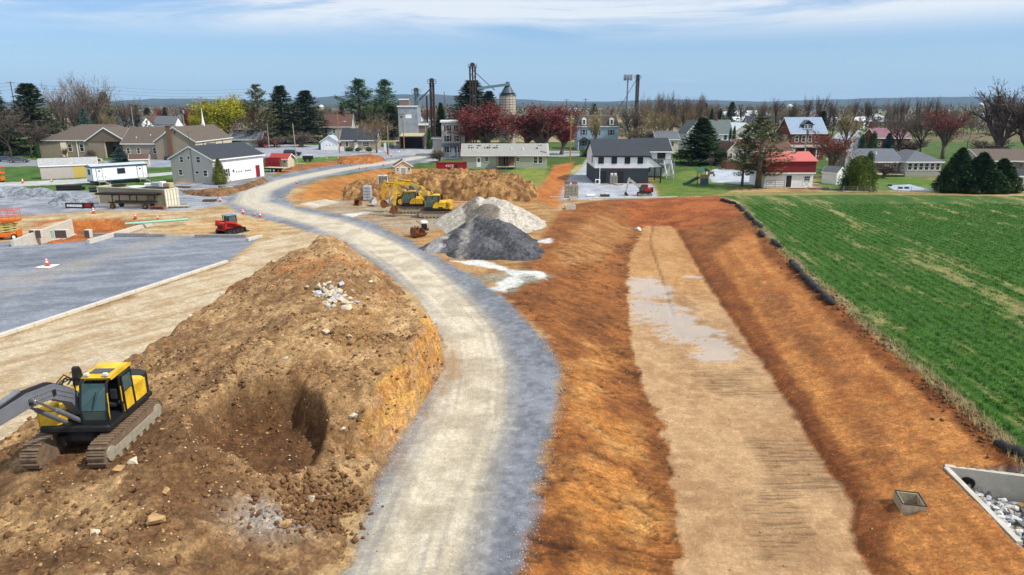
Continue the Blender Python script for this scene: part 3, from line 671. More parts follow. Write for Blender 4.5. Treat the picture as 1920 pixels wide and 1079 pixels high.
for px, py, s, ms, lb in ((218, 885, .30, R_TAN, 'orange-tan boulder beside the front end of the digger track'), (250, 870, .3, R_PALE, 'flat pale slab lying right of the digger track'), (292, 978, .42, R_TAN, 'large tan slab at the bottom of the mound'),
                          (312, 925, .25, R_TAN, 'brown oblong rock above the large tan slab'), (178, 1000, .2, R_PALE, 'small pale flat rock low on the mound'), (535, 985, .28, R_TAN, 'rounded tan rock beside the grey powder patch'),
                          (584, 938, .26, R_PALE, 'pale rock among dark clods near the road'), (632, 1024, .2, R_TAN, 'lone tan rock near the road edge at the bottom'), (660, 940, .25, R_BRN, 'dark clod rolled to the road edge'),
                          (416, 551, .3, R_PALE, 'pale boulder on the left rim of the mound'), (610, 625, .3, R_PALE, 'pale boulder right of the mound track'), (662, 780, .25, R_PALE, 'pale block on the shoulder of the cut face'),
                          (643, 806, .18, R_PALE, 'small white rock on the shoulder of the cut face'), (656, 634, .22, R_PALE, 'flat white stone on the mound shoulder'), (752, 602, .25, R_TAN, 'tan rock at the crest corner over the road'),
                          (535, 672, .16, R_WHT, 'white stone above the dug hollow'), (695, 530, .25, R_PALE, 'pale rock on the right flank of the mound'), (358, 593, .22, R_PALE, 'pale stone on the left rim lower down'), (600, 480, .3, R_TAN, 'tan rock near the far tip of the mound')):
    p = PM(px, py); rock(ms, p.x, p.y, p.z, s, lb)
def scatter(name, meshes, pts, kind='stuff'):
    """many loose pieces merged into one object"""
    Vs, Fs, k = [], [], 0
    base = []
    for me in meshes:
        co = np.empty(len(me.vertices)*3, np.float32); me.vertices.foreach_get('co', co); fi = np.empty(len(me.polygons)*3, np.int32); me.polygons.foreach_get('vertices', fi)
        base.append((co.reshape(-1, 3), fi.reshape(-1, 3)))
    for x, y, z, s in pts:
        co, fi = base[rng.integers(len(base))]; a = rng.uniform(0, 6.3); ca, sa = math.cos(a), math.sin(a)
        q = co*(s*rng.uniform(.7, 1.3, 3)); q = np.stack([q[:, 0]*ca-q[:, 1]*sa, q[:, 0]*sa+q[:, 1]*ca, q[:, 2]], 1)+(x, y, z)
        Vs.append(q); Fs.append(fi+k); k += len(co)
    me = np_mesh(name, np.concatenate(Vs), np.concatenate(Fs), meshes[0].materials[0], False)
    return tag(link(bpy.data.objects.new(name, me)), kind=kind)
def on_mound(n, fx, fy, s0, s1, pw=3):
    out = []
    x = rng.uniform(*fx, n); y = rng.uniform(*fy, n); hh, dd = mound_h(x, y)[:2]
    dens = fbm(x/2.2, y/2.2, 241, 3); ok = (dd > .1) & (dens+rng.uniform(-.25, .25, n) > .52)
    s = s0+(s1-s0)*rng.uniform(0, 1, n)**pw
    return [(a, b, c+k*.15, k) for a, b, c, k in zip(x[ok], y[ok], hh[ok], s[ok])]
tag(scatter('soil_clods', R_BRN, on_mound(17000, (-24, -3), (14, 34), .022, .15, 4)+on_mound(3000, (-22, -3), (30, 60), .05, .16)), 'brown soil clods loose on the earth mound', 'soil clods')
tag(scatter('small_stones', R_TAN, on_mound(9000, (-24, -3), (14, 34), .015, .10, 4)+on_mound(1500, (-12, -3), (28, 55), .03, .12)), 'small tan stones loose on the earth mound', 'stones')
tag(scatter('pale_stones', R_PALE, on_mound(3600, (-24, -3), (14, 34), .012, .07, 4)+on_mound(1200, (-22, -3), (30, 60), .03, .09)), 'small pale stones loose on the earth mound', 'stones')
cl = []
for _ in range(700):
    px = random.gauss(600, 48); py = random.gauss(945, 32); p = PM(px, py); s = .03+.15*random.random()**3; cl.append((p.x, p.y, p.z+s*.3, s))
tag(scatter('soil_clods', R_BRN, cl), 'dark clods tumbled down the mound towards the road', 'soil clods')
# road-edge stones, bank crumbs, sock-line crumbs
def pl_scatter(line_px, z, n, wdt, s0, s1):
    q = PX(line_px, z); out = []
    for _ in range(n):
        i = random.randrange(len(q)-1); t = random.random(); x = q[i][0]*(1-t)+q[i+1][0]*t+random.gauss(0, wdt); y = q[i][1]*(1-t)+q[i+1][1]*t+random.gauss(0, wdt)
        s = s0+(s1-s0)*random.random()**3; out.append((x, y, hz_(x, y)+s*.3, s))
    return out
tag(scatter('road_stones', R_GRY, pl_scatter([(975, 1079), (1010, 900), (1044, 770), (1048, 690), (1010, 622)], 0, 1500, .28, .012, .045)+pl_scatter([(690, 940), (745, 830), (800, 745), (836, 690)], 0, 900, .35, .012, .05)), 'loose blue-grey road stone along the road edges', 'stones')
tag(scatter('soil_clods', R_BRN, pl_scatter([(1930, 874), (1800, 764), (1640, 634), (1560, 558), (1490, 502), (1440, 448)], FIELD, 1500, .4, .03, .15)), 'dark clods along the foot of the crop field', 'soil clods')
tag(scatter('bank_stones', R_TAN, [(x, y, hz_(x, y)+.02, s) for x, y, s in zip(rng.uniform(2, 20, 1500), rng.uniform(19, 70, 1500), .015+.06*rng.uniform(0, 1, 1500)**4)]), 'small tan stones on the red basin banks', 'stones')
wp = P(1197, 416, 0)
rb = rock(R_WHT, wp.x, wp.y, hz_(wp.x, wp.y), .6, 'white boulder at the head of the tan basin floor', name='boulder')
# --- headwall with riprap, inlet box
MC = mat('concrete', S(206, 200, 186), .85, 2.2, .14, .3, 18); MCD = mat('dark_hole', (.008, .008, .008), .9)
def wall_run(mb, p, q, zb, zt0, zt1, th):
    p = Vector((p[0], p[1], 0)); q = Vector((q[0], q[1], 0)); d = (q-p).normalized(); n = Vector((-d.y, d.x, 0))*th/2
    v = [p-n, q-n, q+n, p+n]; zt = [zt0, zt1, zt1, zt0]
    mb.add([(a.x, a.y, zb) for a in v]+[(a.x, a.y, z) for a, z in zip(v, zt)], [(0, 3, 2, 1), (4, 5, 6, 7), (0, 1, 5, 4), (1, 2, 6, 5), (2, 3, 7, 6), (3, 0, 4, 7)])
A = P(1772, 874, .02); B = P(2010, 908, .3); Cc = P(1912, 1016, .06)
t_ = thing('outfall_structure', 'pale concrete V-shaped outfall headwall filled with stones at the basin edge', 'headwall', (A.x, A.y, -.9))
mb = MB(); wall_run(mb, (0, 0), (B-A)[:2], -.6, .95, 1.3, .2); mb.build('back_wall', MC, t_)
mb = MB(); wall_run(mb, ((Cc-A).normalized()*.11)[:2], (Cc-A)[:2], -.6, .94, .97, .2); mb.build('wing_wall', MC, t_)
pc = P(1815, 907, -.5); dirw = (B-A).normalized(); nrm = Vector((dirw.y, -dirw.x, 0)); q = A+dirw*((pc-A).dot(dirw))
mb = MB(); c0 = Vector((q.x-A.x, q.y-A.y, .42)); mb.tube(c0+nrm*.05, c0+nrm*.13, .23, n=20); mb.build('pipe_mouth', MCD, t_)
mb = MB(); ring = [c0+nrm*.115+(dirw*math.cos(a_)+Vector((0, 0, 1))*math.sin(a_))*.25 for a_ in [i*2*math.pi/20 for i in range(21)]]; mb.path(ring, .025, 5); mb.build('pipe_rim', mat('black_plastic', S(30, 30, 32), .5), t_)
hp = [(A.x+.15, A.y-.2), (B.x, B.y-.2), (19.0, 17.6), (Cc.x+.12, Cc.y)]
cnt = 0
while cnt < 290:
    x = random.uniform(16.5, 21.5); y = random.uniform(18.0, 24.6)
    if float(segd(np.array([x]), np.array([y]), hp)[0]) < .14 or x/(y+4.3) > .805: continue
    rock(R_WHT if random.random() < .45 else (R_GRY if random.random() < .75 else R_TAN), x, y, -.88+random.uniform(-.02, .10), random.uniform(.12, .23), 'grey-white riprap stone lying inside the concrete outfall', 'riprap stones in the outfall', 'riprap_stone', .15); cnt += 1
p0, p1, p3 = P(1676, 926, -.35), P(1696, 962, -.35), P(1712, 927, -.35)
g = thing('inlet_box', 'small open concrete inlet box half sunk in the basin slope', 'drain box', (p0.x, p0.y, -1.56))
ex = Vector((p1.x-p0.x, p1.y-p0.y, 0)); ey = Vector((p3.x-p0.x, p3.y-p0.y, 0)); wx = 1.15; wy = 1.0; g.rotation_euler.z = math.atan2(ex.y, ex.x); g.scale = (.84, .84, 1)
mb = MB(); s_ = .1
for q in ((0, wx, -.0, s_), (0, wx, wy-s_, wy), (0, s_, s_, wy-s_), (wx-s_, wx, s_, wy-s_)): mb.b2(*q, 0, 1.35)
mb.b2(s_, wx-s_, s_, wy-s_, 0, .6); mb.build('box_wall', mat('stained_concrete', S(186, 172, 146), .85, 4, .3, .3, 14), g)
mb = MB()
for q in ((.0, wx, -.0, .05), (.0, wx, wy-.05, wy), (0, .05, .05, wy-.05), (wx-.05, wx, .05, wy-.05)): mb.b2(*q, 1.353, 1.385)
mb.build('steel_rim', mat('dark_steel', S(58, 54, 50), .6, 6, .3), g)
mb = MB(); mb.tube((wx*.62, wy-s_-.02, 1.0), (wx*.62, wy-s_+.02, 1.0), .15, n=16); mb.build('pipe_mouth', MCD, g)
pile('soil_collar', 'reddish soil heaped against the concrete inlet box', [(p1.x+.5, p1.y-.25, -.36), (p1.x+.9, p1.y+.1, -.33)], .5, S(176, 108, 54), S(140, 80, 38), res=.06, rough=.06, cat='soil', flat=.1)
# --- silt sock along the field edge: separate lengths
SK = mat('black_mesh_sock', S(58, 56, 56), .9, 6, .5, .6, 30)
for i, q in enumerate(([(1352, 376), (1368, 381), (1380, 384)], [(1381, 386), (1390, 392), (1394, 398)], [(1398, 400), (1406, 409), (1412, 415)], [(1413, 417), (1422, 424), (1428, 430)], [(1425, 436), (1431, 445)], [(1447, 455), (1456, 461), (1463, 466)], [(1481, 493), (1492, 505), (1500, 513)], [(1501, 515), (1520, 533), (1540, 550)], [(1541, 552), (1552, 562), (1561, 571)], [(1865, 834), (1890, 848), (1925, 862), (1990, 905)])):
    pp = PX(q, FIELD-.05); mb = MB(); pts = []
    for j in range(13):
        t = j/12*(len(pp)-1); k_ = min(int(t), len(pp)-2); f = t-k_
        x = pp[k_][0]*(1-f)+pp[k_+1][0]*f; y = pp[k_][1]*(1-f)+pp[k_+1][1]*f; pts.append((x+random.gauss(0, .04), y, hz_(x, y)+.14+random.gauss(0, .03)))
    mb.path(pts, [(.24 if i < 9 else .2)*(.55 if j in (0, 12) else random.uniform(.85, 1.15)) for j in range(13)], 10)
    lb = ['black silt sock at the far corner of the crop field', 'short black silt sock below the far corner', 'black silt sock, third from the far corner', 'black silt sock, fourth from the far corner', 'lumpy black silt sock before the first gap', 'black silt sock alone between two gaps', 'black silt sock at the start of the long run', 'long black silt sock in the middle of the field edge', 'flattened black silt sock ending the long run', 'black silt sock near the concrete outfall'][i]
    tag(mb.build('silt_sock', SK, None, True), lb, 'silt sock', 'silt socks along the crop field edge')
# --- dry weeds along the verge, crop tufts (stuff)
def tufts(name, m, pts, n=5, hmin=.06, hmax=.16, wd=.02, lean=.6):
    V_, F_ = [], []
    pts = np.array(pts); k = len(pts)
    for b in range(n):
        a = rng.uniform(0, 6.28, k); l = rng.uniform(hmin, hmax, k); le = rng.uniform(.1, lean, k)*l; ox = rng.normal(0, .05, k); oy = rng.normal(0, .05, k)
        bx = pts[:, 0]+ox; by = pts[:, 1]+oy; tx = bx+np.cos(a)*le; ty = by+np.sin(a)*le
        dx, dy = -np.sin(a)*wd, np.cos(a)*wd
        o = len(V_)*0
        V_.append(np.stack([np.stack([bx-dx, by-dy, pts[:, 2]-.02], 1), np.stack([bx+dx, by+dy, pts[:, 2]-.02], 1), np.stack([tx, ty, pts[:, 2]+l], 1)], 1).reshape(-1, 3))
    VV = np.concatenate(V_); FF = np.arange(len(VV)).reshape(-1, 3)
    return tag(link(bpy.data.objects.new(name, np_mesh(name, VV, FF, m, False))), kind='stuff')
x = rng.uniform(16, 75, 210000); y = 20+rng.uniform(0, 1, 210000)**1.5*75
d = segd(x, y, PX(FIELDP, FIELD)); rf = rowf(x, y)
Xr = x*math.sin(RA)-y*math.cos(RA); row = np.cos(Xr*2*math.pi/.8-math.pi/2)
ok = (d > .4) & (rf < .5) & (row > .15) & (np.abs(x/(y+3.5)) < .86)
x, y = x[ok], y[ok]
z = hgt(x, y)+.02
tufts('crop_grass', mat('crop_green', S(60, 122, 24), .7, 1.2, .3, rgb2=S(90, 148, 44)), np.stack([x, y, z], 1), 5, .06, .17, .022)
vp = []
for _ in range(2600):
    q = PX([random.choice([(1500, 492), (1560, 545), (1640, 615), (1720, 682), (1800, 748), (1860, 800), (1930, 862), (1440, 436), (1400, 392)])], FIELD)[0]
    x = q[0]+random.gauss(0, .6); y = q[1]+random.gauss(0, 2.2); dd = float(segd(np.array([x]), np.array([y]), PX([(1384, 376), (1402, 390), (1444, 436), (1496, 488), (1566, 548), (1646, 622), (1810, 754), (1960, 890), (1960, 915), (1800, 764), (1640, 634), (1560, 558), (1490, 502), (1440, 448), (1396, 402)], FIELD))[0])
    if dd > -.15: vp.append((x, y, hz_(x, y)))
tag(tufts('dry_weeds', mat('dry_straw', S(190, 172, 124), .85, 2, .3), vp, 4, .1, .4, .012, .9), 'dry straw weeds between soil bank and crop', 'weeds')
# ================================================================= MACHINES AND SITE GEAR
YEL = mat('yellow_paint', S(228, 178, 24), .5, 1.7, .28, .12, 7, spec=.45, rgb2=S(244, 196, 48)); YEL2 = mat('dusty_yellow_paint', S(222, 168, 36), .6, 2.5, .25)
GRYP = mat('grey_boom_paint', S(122, 124, 130), .5, 3, .15); BLK = mat('black_paint', S(34, 34, 36), .5, 4, .3); DRK = mat('dark_metal', S(58, 54, 52), .6, 5, .35)
TRK = mat('muddy_track_steel', S(128, 106, 84), .75, 5, .35, .3); MUDF = mat('muddy_frame', S(170, 160, 140), .7, 4, .25)
RUST = mat('rusty_steel', S(140, 86, 50), .8, 4, .35, .3); STEEL = mat('bright_steel', S(200, 202, 205), .3, metal=.8); WHT = mat('white_paint', S(240, 240, 238, .95), .5, 2, .05)
GLS = mat('dark_glass', S(40, 52, 58), .08, spec=.7); GLT = mat('tinted_glass', S(64, 92, 92), .06, spec=.8); RUB = mat('tyre_rubber', S(36, 35, 34), .85, 6, .3)
RED = mat('red_paint', S(198, 38, 34), .5, 3, .15); DRED = mat('dark_red_paint', S(150, 26, 34), .6, 2, .2); ORG = mat('orange_paint', S(240, 120, 30), .5, 3, .15); CONO = mat('cone_orange', S(250, 92, 30), .6)
SEATM = mat('seat_cloth', S(50, 50, 52), .9)
def PT(px, py):
    """where pixel (px,py) meets the terrain"""
    z = 0.0
    for _ in range(25):
        p = P(px, py, z); z = .6*z+.4*hz_(p.x, p.y)
    p = P(px, py, z); return Vector((p.x, p.y, hz_(p.x, p.y)))
def track_geo(L, r, wid, y0, padl=.2):
    """belt of separate grouser pads round two wheels: returns belt and frame builders"""
    mb = MB(); hx = L/2-r; per = 2*(2*hx)+2*math.pi*r; n = int(per/padl)
    ol = [(-hx+r*math.cos(a), r+r*math.sin(a)) for a in [math.pi/2+i*math.pi/8 for i in range(9)]]+[(hx+r*math.cos(a), r+r*math.sin(a)) for a in [-math.pi/2+i*math.pi/8 for i in range(9)]]
    mb.prism([(x*.985, r+(z-r)*.9) for x, z in ol], y0+.03, y0+wid-.03, 'y')
    for i in range(n):
        s = i/n*per
        if s < 2*hx: x, z, a = -hx+s, 2*r, 0
        elif s < 2*hx+math.pi*r: t = (s-2*hx)/r; x, z, a = hx+r*math.sin(t), r+r*math.cos(t), t
        elif s < 4*hx+math.pi*r: x, z, a = hx-(s-2*hx-math.pi*r), 0, math.pi
        else: t = (s-4*hx-math.pi*r)/r; x, z, a = -hx-r*math.sin(t), r-r*math.cos(t), math.pi+t
        mb.box((x, y0+wid/2, z), (padl*.72, wid, .06), ry=a); mb.box((x+.03*math.sin(a)-padl*.2*math.cos(a), y0+wid/2, z+.03*math.cos(a)+padl*.2*math.sin(a)), (.03, wid, .07), ry=a)
    return mb
def excavator(label, loc, rz, body, boomm, boom_pts, stick_end, bucket=True, bucket_rot=0, L=4.4, gauge=2.9, s=1.0, door_open=True, name='excavator', decal=False, bucketm=None):
    t = thing(name, label, 'excavator', loc, rz, sc_=s)
    r = .44; wid = .6
    for sd_ in (-1, 1):
        y0 = sd_*(gauge/2)-(wid if sd_ > 0 else 0)
        k = track_geo(L, r, wid, y0).build('track', TRK, t)
        mb = MB(); yf = y0+(wid+.01 if sd_ > 0 else -.01)
        for q in (-1, 1): mb.tube((q*(L/2-r), yf-.04*sd_, r), (q*(L/2-r), yf+.03*sd_, r), r*.62, n=14)
        mb.b2(-L/2+r+.15, L/2-r-.15, min(yf, yf+.04*sd_), max(yf, yf+.04*sd_), r-.20, r+.12)
        for q in range(6): xx = -L/2+r+.5+q*(L-2*r-1)/5; mb.tube((xx, yf-.02*sd_, .16), (xx, yf+.035*sd_, .16), .12, n=10)
        mb.build('track_frame', MUDF, k)
    mb = MB(); mb.box((0, 0, .62), (1.9, 1.4, .42), ch=.12); mb.tube((0, 0, .8), (0, 0, 1.0), .7, n=20)
    for sd_ in (-1, 1):
        for q in (-1, 1): mb.box((q*.75, sd_*.85, .6), (.5, .9, .32), rz=q*sd_*.35)
    mb.build('undercarriage', DRK, t)
    # upper body: deck, engine hood, counterweight with rounded tail
    mb = MB(); mb.box((-.35, 0, 1.14), (3.3, 2.5, .26), ch=.06); mb.build('deck', BLK, t)
    mb = MB(); mb.box((.72, -.86, 1.52), (1.1, .78, .56), ch=.08); mb.box((.95, -.98, 1.9), (.5, .5, .2), ch=.05); mb.build('tool_box', body, t)
    mb = MB(); mb.box((-.7, -.8, 1.62), (1.7, .9, .8), ch=.08); mb.box((-1.05, .15, 1.66), (1.2, 2.2, .86), ch=.1); mb.build('engine_cover', body, t)
    mb = MB(); mb.prism([(-1.5, -1.25), (-1.5, 1.25), (-1.85, 1.2), (-2.12, .8), (-2.2, 0), (-2.12, -.8), (-1.85, -1.2)], 1.12, 2.12, 'z'); cw = mb.build('counterweight', YEL2 if decal else BLK, t)
    if decal:
        mb = MB(); random.seed(3)
        for row_, zz in enumerate((1.86, 1.66, 1.46)):
            x = -1.50
            while x > -2.0:
                wl = random.uniform(.05, .11); mb.b2(x-wl, x, 1.262, 1.268, zz-.055, zz+.055); x -= wl+.03
        mb.b2(-1.1, -.55, 1.255, 1.262, 1.3, 1.46)
        mb.build('lettering', BLK, cw)
    mb = MB(); mb.prism([(-.9, 2.08), (-.55, 2.08), (-.62, 2.75), (-.74, 2.8), (-.85, 2.6)], -.95, -.72, 'y'); mb.build('exhaust_stack', BLK, t)
    mb = MB()
    for a, b in (((-1.35, -1.1, 2.1), (-1.35, -1.1, 2.55)), ((-1.35, -1.1, 2.55), (-.2, -1.1, 2.5)), ((-.2, -1.1, 2.5), (-.2, -1.1, 2.0)), ((.3, -1.22, 1.3), (.3, -1.22, 2.35)), ((1.24, -1.22, 1.2), (1.24, -1.22, 2.3)), ((.3, -1.22, 2.35), (1.24, -1.22, 2.3))): mb.tube(a, b, .025)
    mb.build('hand_rail', body, t)
    # cab: posts, roof, panes, open door, seat
    cx0, cx1, cy0, cy1, cz = -.62, 1.16, .26, 1.24, 1.26; zt = 2.92
    mb = MB()
    mb.prism([(cx0, cz), (cx1, cz), (cx1+.04, cz+.32), (cx1+.04, cz+.36), (cx0, cz+.36)], cy0, cy0+.05, 'y')
    mb.b2(cx0, cx1, cy0, cy1, cz-.02, cz+.05); mb.b2(cx0, cx0+.08, cy0, cy1, cz, zt)
    for y in (cy0+.03, cy1-.03):
        mb.path([(cx1-.02, y, cz), (cx1+.05, y, cz+.55), (cx1-.2, y, zt-.12), (cx1-.38, y, zt-.03)], .045, 6); mb.tube((.2, y, cz), (.2, y, zt), .045, n=6); mb.tube((cx0+.04, y, cz), (cx0+.04, y, zt), .06, n=6)
    mb.b2(cx1-.02, cx1+.03, cy0, cy1, cz, cz+.2)
    cab = mb.build('cab', BLK, t)
    mb = MB(); mb.prism([(cx0-.05, zt-.06), (cx1-.42, zt-.1), (cx1-.36, zt), (cx1-.6, zt+.08), (cx0+.1, zt+.1), (cx0-.05, zt+.04)], cy0-.03, cy1+.03, 'y'); rf = mb.build('cab_roof', body, cab)
    mb = MB(); mb.b2(.12, .56, cy0+.14, cy1-.14, zt+.083, zt+.112); mb.build('roof_hatch', GLS, rf)
    mb = MB(); mb.quad((cx1+.0, cy0+.06, cz+.06), (cx1+.0, cy1-.06, cz+.06), (cx1+.06, cy1-.06, cz+.55), (cx1+.06, cy0+.06, cz+.55)); mb.quad((cx1+.06, cy0+.06, cz+.57), (cx1+.06, cy1-.06, cz+.57), (cx1-.19, cy1-.06, zt-.14), (cx1-.19, cy0+.06, zt-.14)); mb.build('windscreen', GLT, cab)
    mb = MB(); mb.b2(cx0+.1, .16, cy1-.03, cy1-.015, cz+.75, zt-.15); mb.b2(cx0+.1, cx1-.3, cy0, cy0+.012, cz+.5, zt-.15); mb.build('side_window', GLT, cab)
    mb = MB(); mb.prism([(cx0, cz+.04), (.16, cz+.04), (.16, cz+.30), (-.05, cz+.72), (cx0, cz+.8)], cy1-.03, cy1+.02, 'y'); mb.build('side_panel', body, cab)
    mb = MB(); mb.box((-.1, .72, cz+.3), (.5, .5, .16), ch=.04); mb.box((-.34, .72, cz+.68), (.14, .5, .7), ry=-.15, ch=.04); mb.build('seat', SEATM, cab)
    mb = MB(); mb.tube((cx1-.02, cy1-.02, cz+.1), (cx1-.05, cy1+.02, cz+1.2), .022); mb.tube((.22, cy1+.01, cz+.5), (.22, cy1+.01, cz+1.1), .02); mb.build('grab_rail', body, cab)
    if door_open:
        mb = MB(); y = cy1+.05
        for a, b in (((-.58, cz+.05), (.12, cz+.05)), ((.12, cz+.05), (.16, zt-.2)), ((.16, zt-.2), (-.5, zt-.15)), ((-.5, zt-.15), (-.58, cz+.05))): mb.tube((a[0], y, a[1]), (b[0], y, b[1]), .035, n=6)
        d_ = mb.build('cab_door', BLK, cab); mb = MB(); mb.b2(-.5, .1, y-.006, y+.006, cz+.85, zt-.25); mb.build('door_window', GLT, d_)
    else:
        mb = MB(); mb.b2(.24, cx1-.08, cy1-.03, cy1-.012, cz+.15, zt-.2); mb.build('door_window', GLT, cab)
    # boom: box section along a bent centreline, with hoses and rams
    by = -.18
    def boxbeam(pts, hs, wd, y=by):
        mb = MB(); n = len(pts); V_ = []
        for i, (x, z) in enumerate(pts):
            a = Vector(pts[min(i+1, n-1)])-Vector(pts[max(i-1, 0)]); a = Vector((a[0], a[1])).normalized(); q = Vector((-a.y, a.x))*hs[i]/2
            for sy in (-wd/2, wd/2): V_ += [(x+q.x, y+sy, z+q.y), (x-q.x, y+sy, z-q.y)]
        f = [(0, 1, 3, 2), (4*n-4, 4*n-2, 4*n-1, 4*n-3)]
        for i in range(n-1):
            k = 4*i; f += [(k, k+4, k+5, k+1), (k+2, k+3, k+7, k+6), (k, k+2, k+6, k+4), (k+1, k+5, k+7, k+3)]
        return mb.add(V_, f)
    nb = len(boom_pts); hs = [.26+.26*math.sin(math.pi*min(1, .25+.62*i/(nb-1))) for i in range(nb)]
    bo = boxbeam(boom_pts, hs, .36).build('boom', boomm, t)
    mb = MB()
    for dy, dz in ((-.10, .05), (0, .06), (.1, .05)): mb.path([(x, by+dy, z+h_/2+dz) for (x, z), h_ in zip(boom_pts, hs)], .028, 5)
    x, z = boom_pts[1]; mb.path([(boom_pts[0][0]-.15, by+.1, 1.9), (boom_pts[0][0]-.25, by+.12, z+.2), (x-.3, by+.1, z+.6), (x, by+.05, z+.42)], .03, 5)
    mb.path([(boom_pts[0][0]-.05, by-.1, 1.9), (boom_pts[0][0]-.1, by-.14, z+.3), (x-.1, by-.1, z+.62), (x+.2, by-.05, z+.45)], .03, 5)
    mb.build('hydraulic_hose', BLK, bo)
    km = nb//2; xk, zk = boom_pts[km]
    for dy in (-.32, .32):
        mb = MB(); mb.tube((boom_pts[0][0]+.45, by+dy, 1.25), (boom_pts[0][0]+.45+(xk-boom_pts[0][0]-.45)*.6, by+dy, 1.25+(zk-1.25)*.6), .085, n=10); cy_ = mb.build('boom_ram', boomm, bo)
        mb = MB(); mb.tube((boom_pts[0][0]+.45+(xk-boom_pts[0][0]-.45)*.6, by+dy, 1.25+(zk-1.25)*.6), (xk, by+dy, zk), .05, n=8); mb.tube((xk, by-dy*1.05, zk), (xk, by+dy*1.1, zk), .09, n=10); mb.build('ram_rod', STEEL, cy_)
    xe, ze = boom_pts[-1]; xs_, zs_ = stick_end; dd_ = Vector((xe-xs_, ze-zs_)).normalized()
    st = boxbeam([(xe+dd_.x*.75, ze+dd_.y*.75), (xe, ze), (xe*.5+xs_*.5, ze*.5+zs_*.5), (xs_, zs_)], [.2, .55, .42, .26], .28).build('stick', boomm, t)
    mb = MB(); h_ = hs[km]/2+.16; mb.tube((xk+.2, by, zk+h_), (xk+(xe-xk)*.7, by, zk+(ze-zk)*.7+h_), .085, n=10); mb.build('stick_ram', boomm, st)
    mb = MB(); mb.tube((xk+(xe-xk)*.7, by, zk+(ze-zk)*.7+h_), (xe+dd_.x*.7, by, ze+dd_.y*.7), .05, n=8); mb.build('ram_rod', STEEL, st)
    if name == 'excavator':
        mb = MB(); mb.box((cx1-.1, cy1+.22, cz+1.15), (.08, .22, .38), ch=.02); mb.tube((cx1-.12, cy1, cz+1.2), (cx1-.1, cy1+.2, cz+1.2), .02); mb.build('mirror', BLK, cab)
        for yy in (cy0+.15, cy1-.15): mb = MB(); mb.box((cx1-.42, yy, zt+.12), (.12, .18, .12), ch=.02); mb.build('work_light', mat('lamp_glass', S(226, 228, 230), .2), rf)
        mb = MB(); mb.tube((cx1+.07, cy0+.45, cz+.62), (cx1-.03, cy0+.62, cz+1.25), .015); mb.build('wiper', BLK, cab)
        for i in (1, 2):
            (xa_, za_), (xb_, zb_) = boom_pts[i], boom_pts[i+1]; mb = MB()
            for dz in (-.1, .08): mb.tube((xa_, by+.185, za_+dz), (xb_, by+.185, zb_+dz), .018, n=5)
            mb.build('pipe_run', STEEL, bo)
        xm_, zm_ = boom_pts[2]; mb = MB(); mb.box((xm_, by+.2, zm_-.05), (.16, .06, .22), ch=.02); mb.box((boom_pts[3][0], by+.2, boom_pts[3][1]-.05), (.16, .06, .22), ch=.02); mb.build('pipe_clamp', BLK, bo)
        mb = MB()
        for q_ in range(3): mb.path([(boom_pts[0][0]-.3+q_*.05, by-.12+q_*.12, 1.7), (boom_pts[0][0]-.35, by-.12+q_*.12, 2.5), (boom_pts[1][0]-.1, by-.1+q_*.1, boom_pts[1][1]+.75-.08*q_), (boom_pts[1][0]+.45, by-.08+q_*.08, boom_pts[1][1]+.62)], .024, 5)
        mb.build('hydraulic_hose', BLK, bo)
    if bucket:
        mb = bucket_geo(1.1, .95); o = mb.build('bucket', bucketm or RUST, st); o.location = (xs_, by, zs_); o.rotation_euler = (0, bucket_rot, 0)
    return t
def bucket_geo(wd, d):
    """digging bucket hanging below its pin, opening towards -x"""
    mb = MB(); h = wd/2
    prof = [(.12, .08), (.34, -.25), (.40, -.6), (.22, -.92), (-.12, -1.0), (-.5, -.85)]; th = .05
    inn = [(.0, .02), (.28, -.27), (.33, -.58), (.18, -.85), (-.12, -.93), (-.48, -.8)]
    n = len(prof)
    for a, b in zip(range(n-1), range(1, n)):
        mb.add([(prof[a][0], -h, prof[a][1]), (prof[b][0], -h, prof[b][1]), (prof[b][0], h, prof[b][1]), (prof[a][0], h, prof[a][1]), (inn[a][0], -h, inn[a][1]), (inn[b][0], -h, inn[b][1]), (inn[b][0], h, inn[b][1]), (inn[a][0], h, inn[a][1])],
               [(0, 1, 2, 3), (7, 6, 5, 4), (0, 4, 5, 1), (3, 2, 6, 7), (0, 3, 7, 4), (1, 5, 6, 2)])
    for y in (-h, h-.04): mb.prism([(p[0]*.99, p[1]) for p in prof]+[(-.42, -.45), (-.1, .02)], y, y+.04, 'y')
    for k in range(5): y = -h+.06+k*(wd-.12)/4; mb.prism([(-.46, -.88), (-.46, -.78), (-.72, -.72)], y-.05, y+.05, 'y')
    for y in (-.2, .16): mb.prism([(.1, .1), (-.12, .18), (-.14, -.05), (.2, -.12)], y, y+.04, 'y')
    return mb
excavator('yellow excavator with grey boom standing on the foreground earth mound', EXC, R(-88), YEL, GRYP, [(.45, 1.55), (1.0, 2.35), (2.0, 2.95), (3.2, 3.15), (4.6, 3.18), (6.4, 3.0)], (5.6, .0), bucket_rot=.3, bucket=False)
q = P(815, 410); excavator('yellow excavator facing left with raised bent boom beside the stone piles', (q.x, q.y+1.3, 0), R(178), YEL, YEL, [(.35, 1.6), (1.0, 2.9), (1.9, 3.75), (2.9, 4.15), (4.0, 4.3), (5.0, 4.35)], (5.35, 1.35), bucket_rot=-.25, L=4.3, gauge=2.8, door_open=False, decal=True)
q = P(768, 404); excavator('yellow excavator behind the one with the raised boom', (q.x, q.y+2.6, 0), R(182), YEL2, YEL2, [(.35, 1.6), (1.1, 2.7), (2.0, 3.45), (2.8, 3.6), (3.6, 3.55)], (3.9, 1.6), bucket_rot=.2, L=4.1, gauge=2.7, door_open=False)
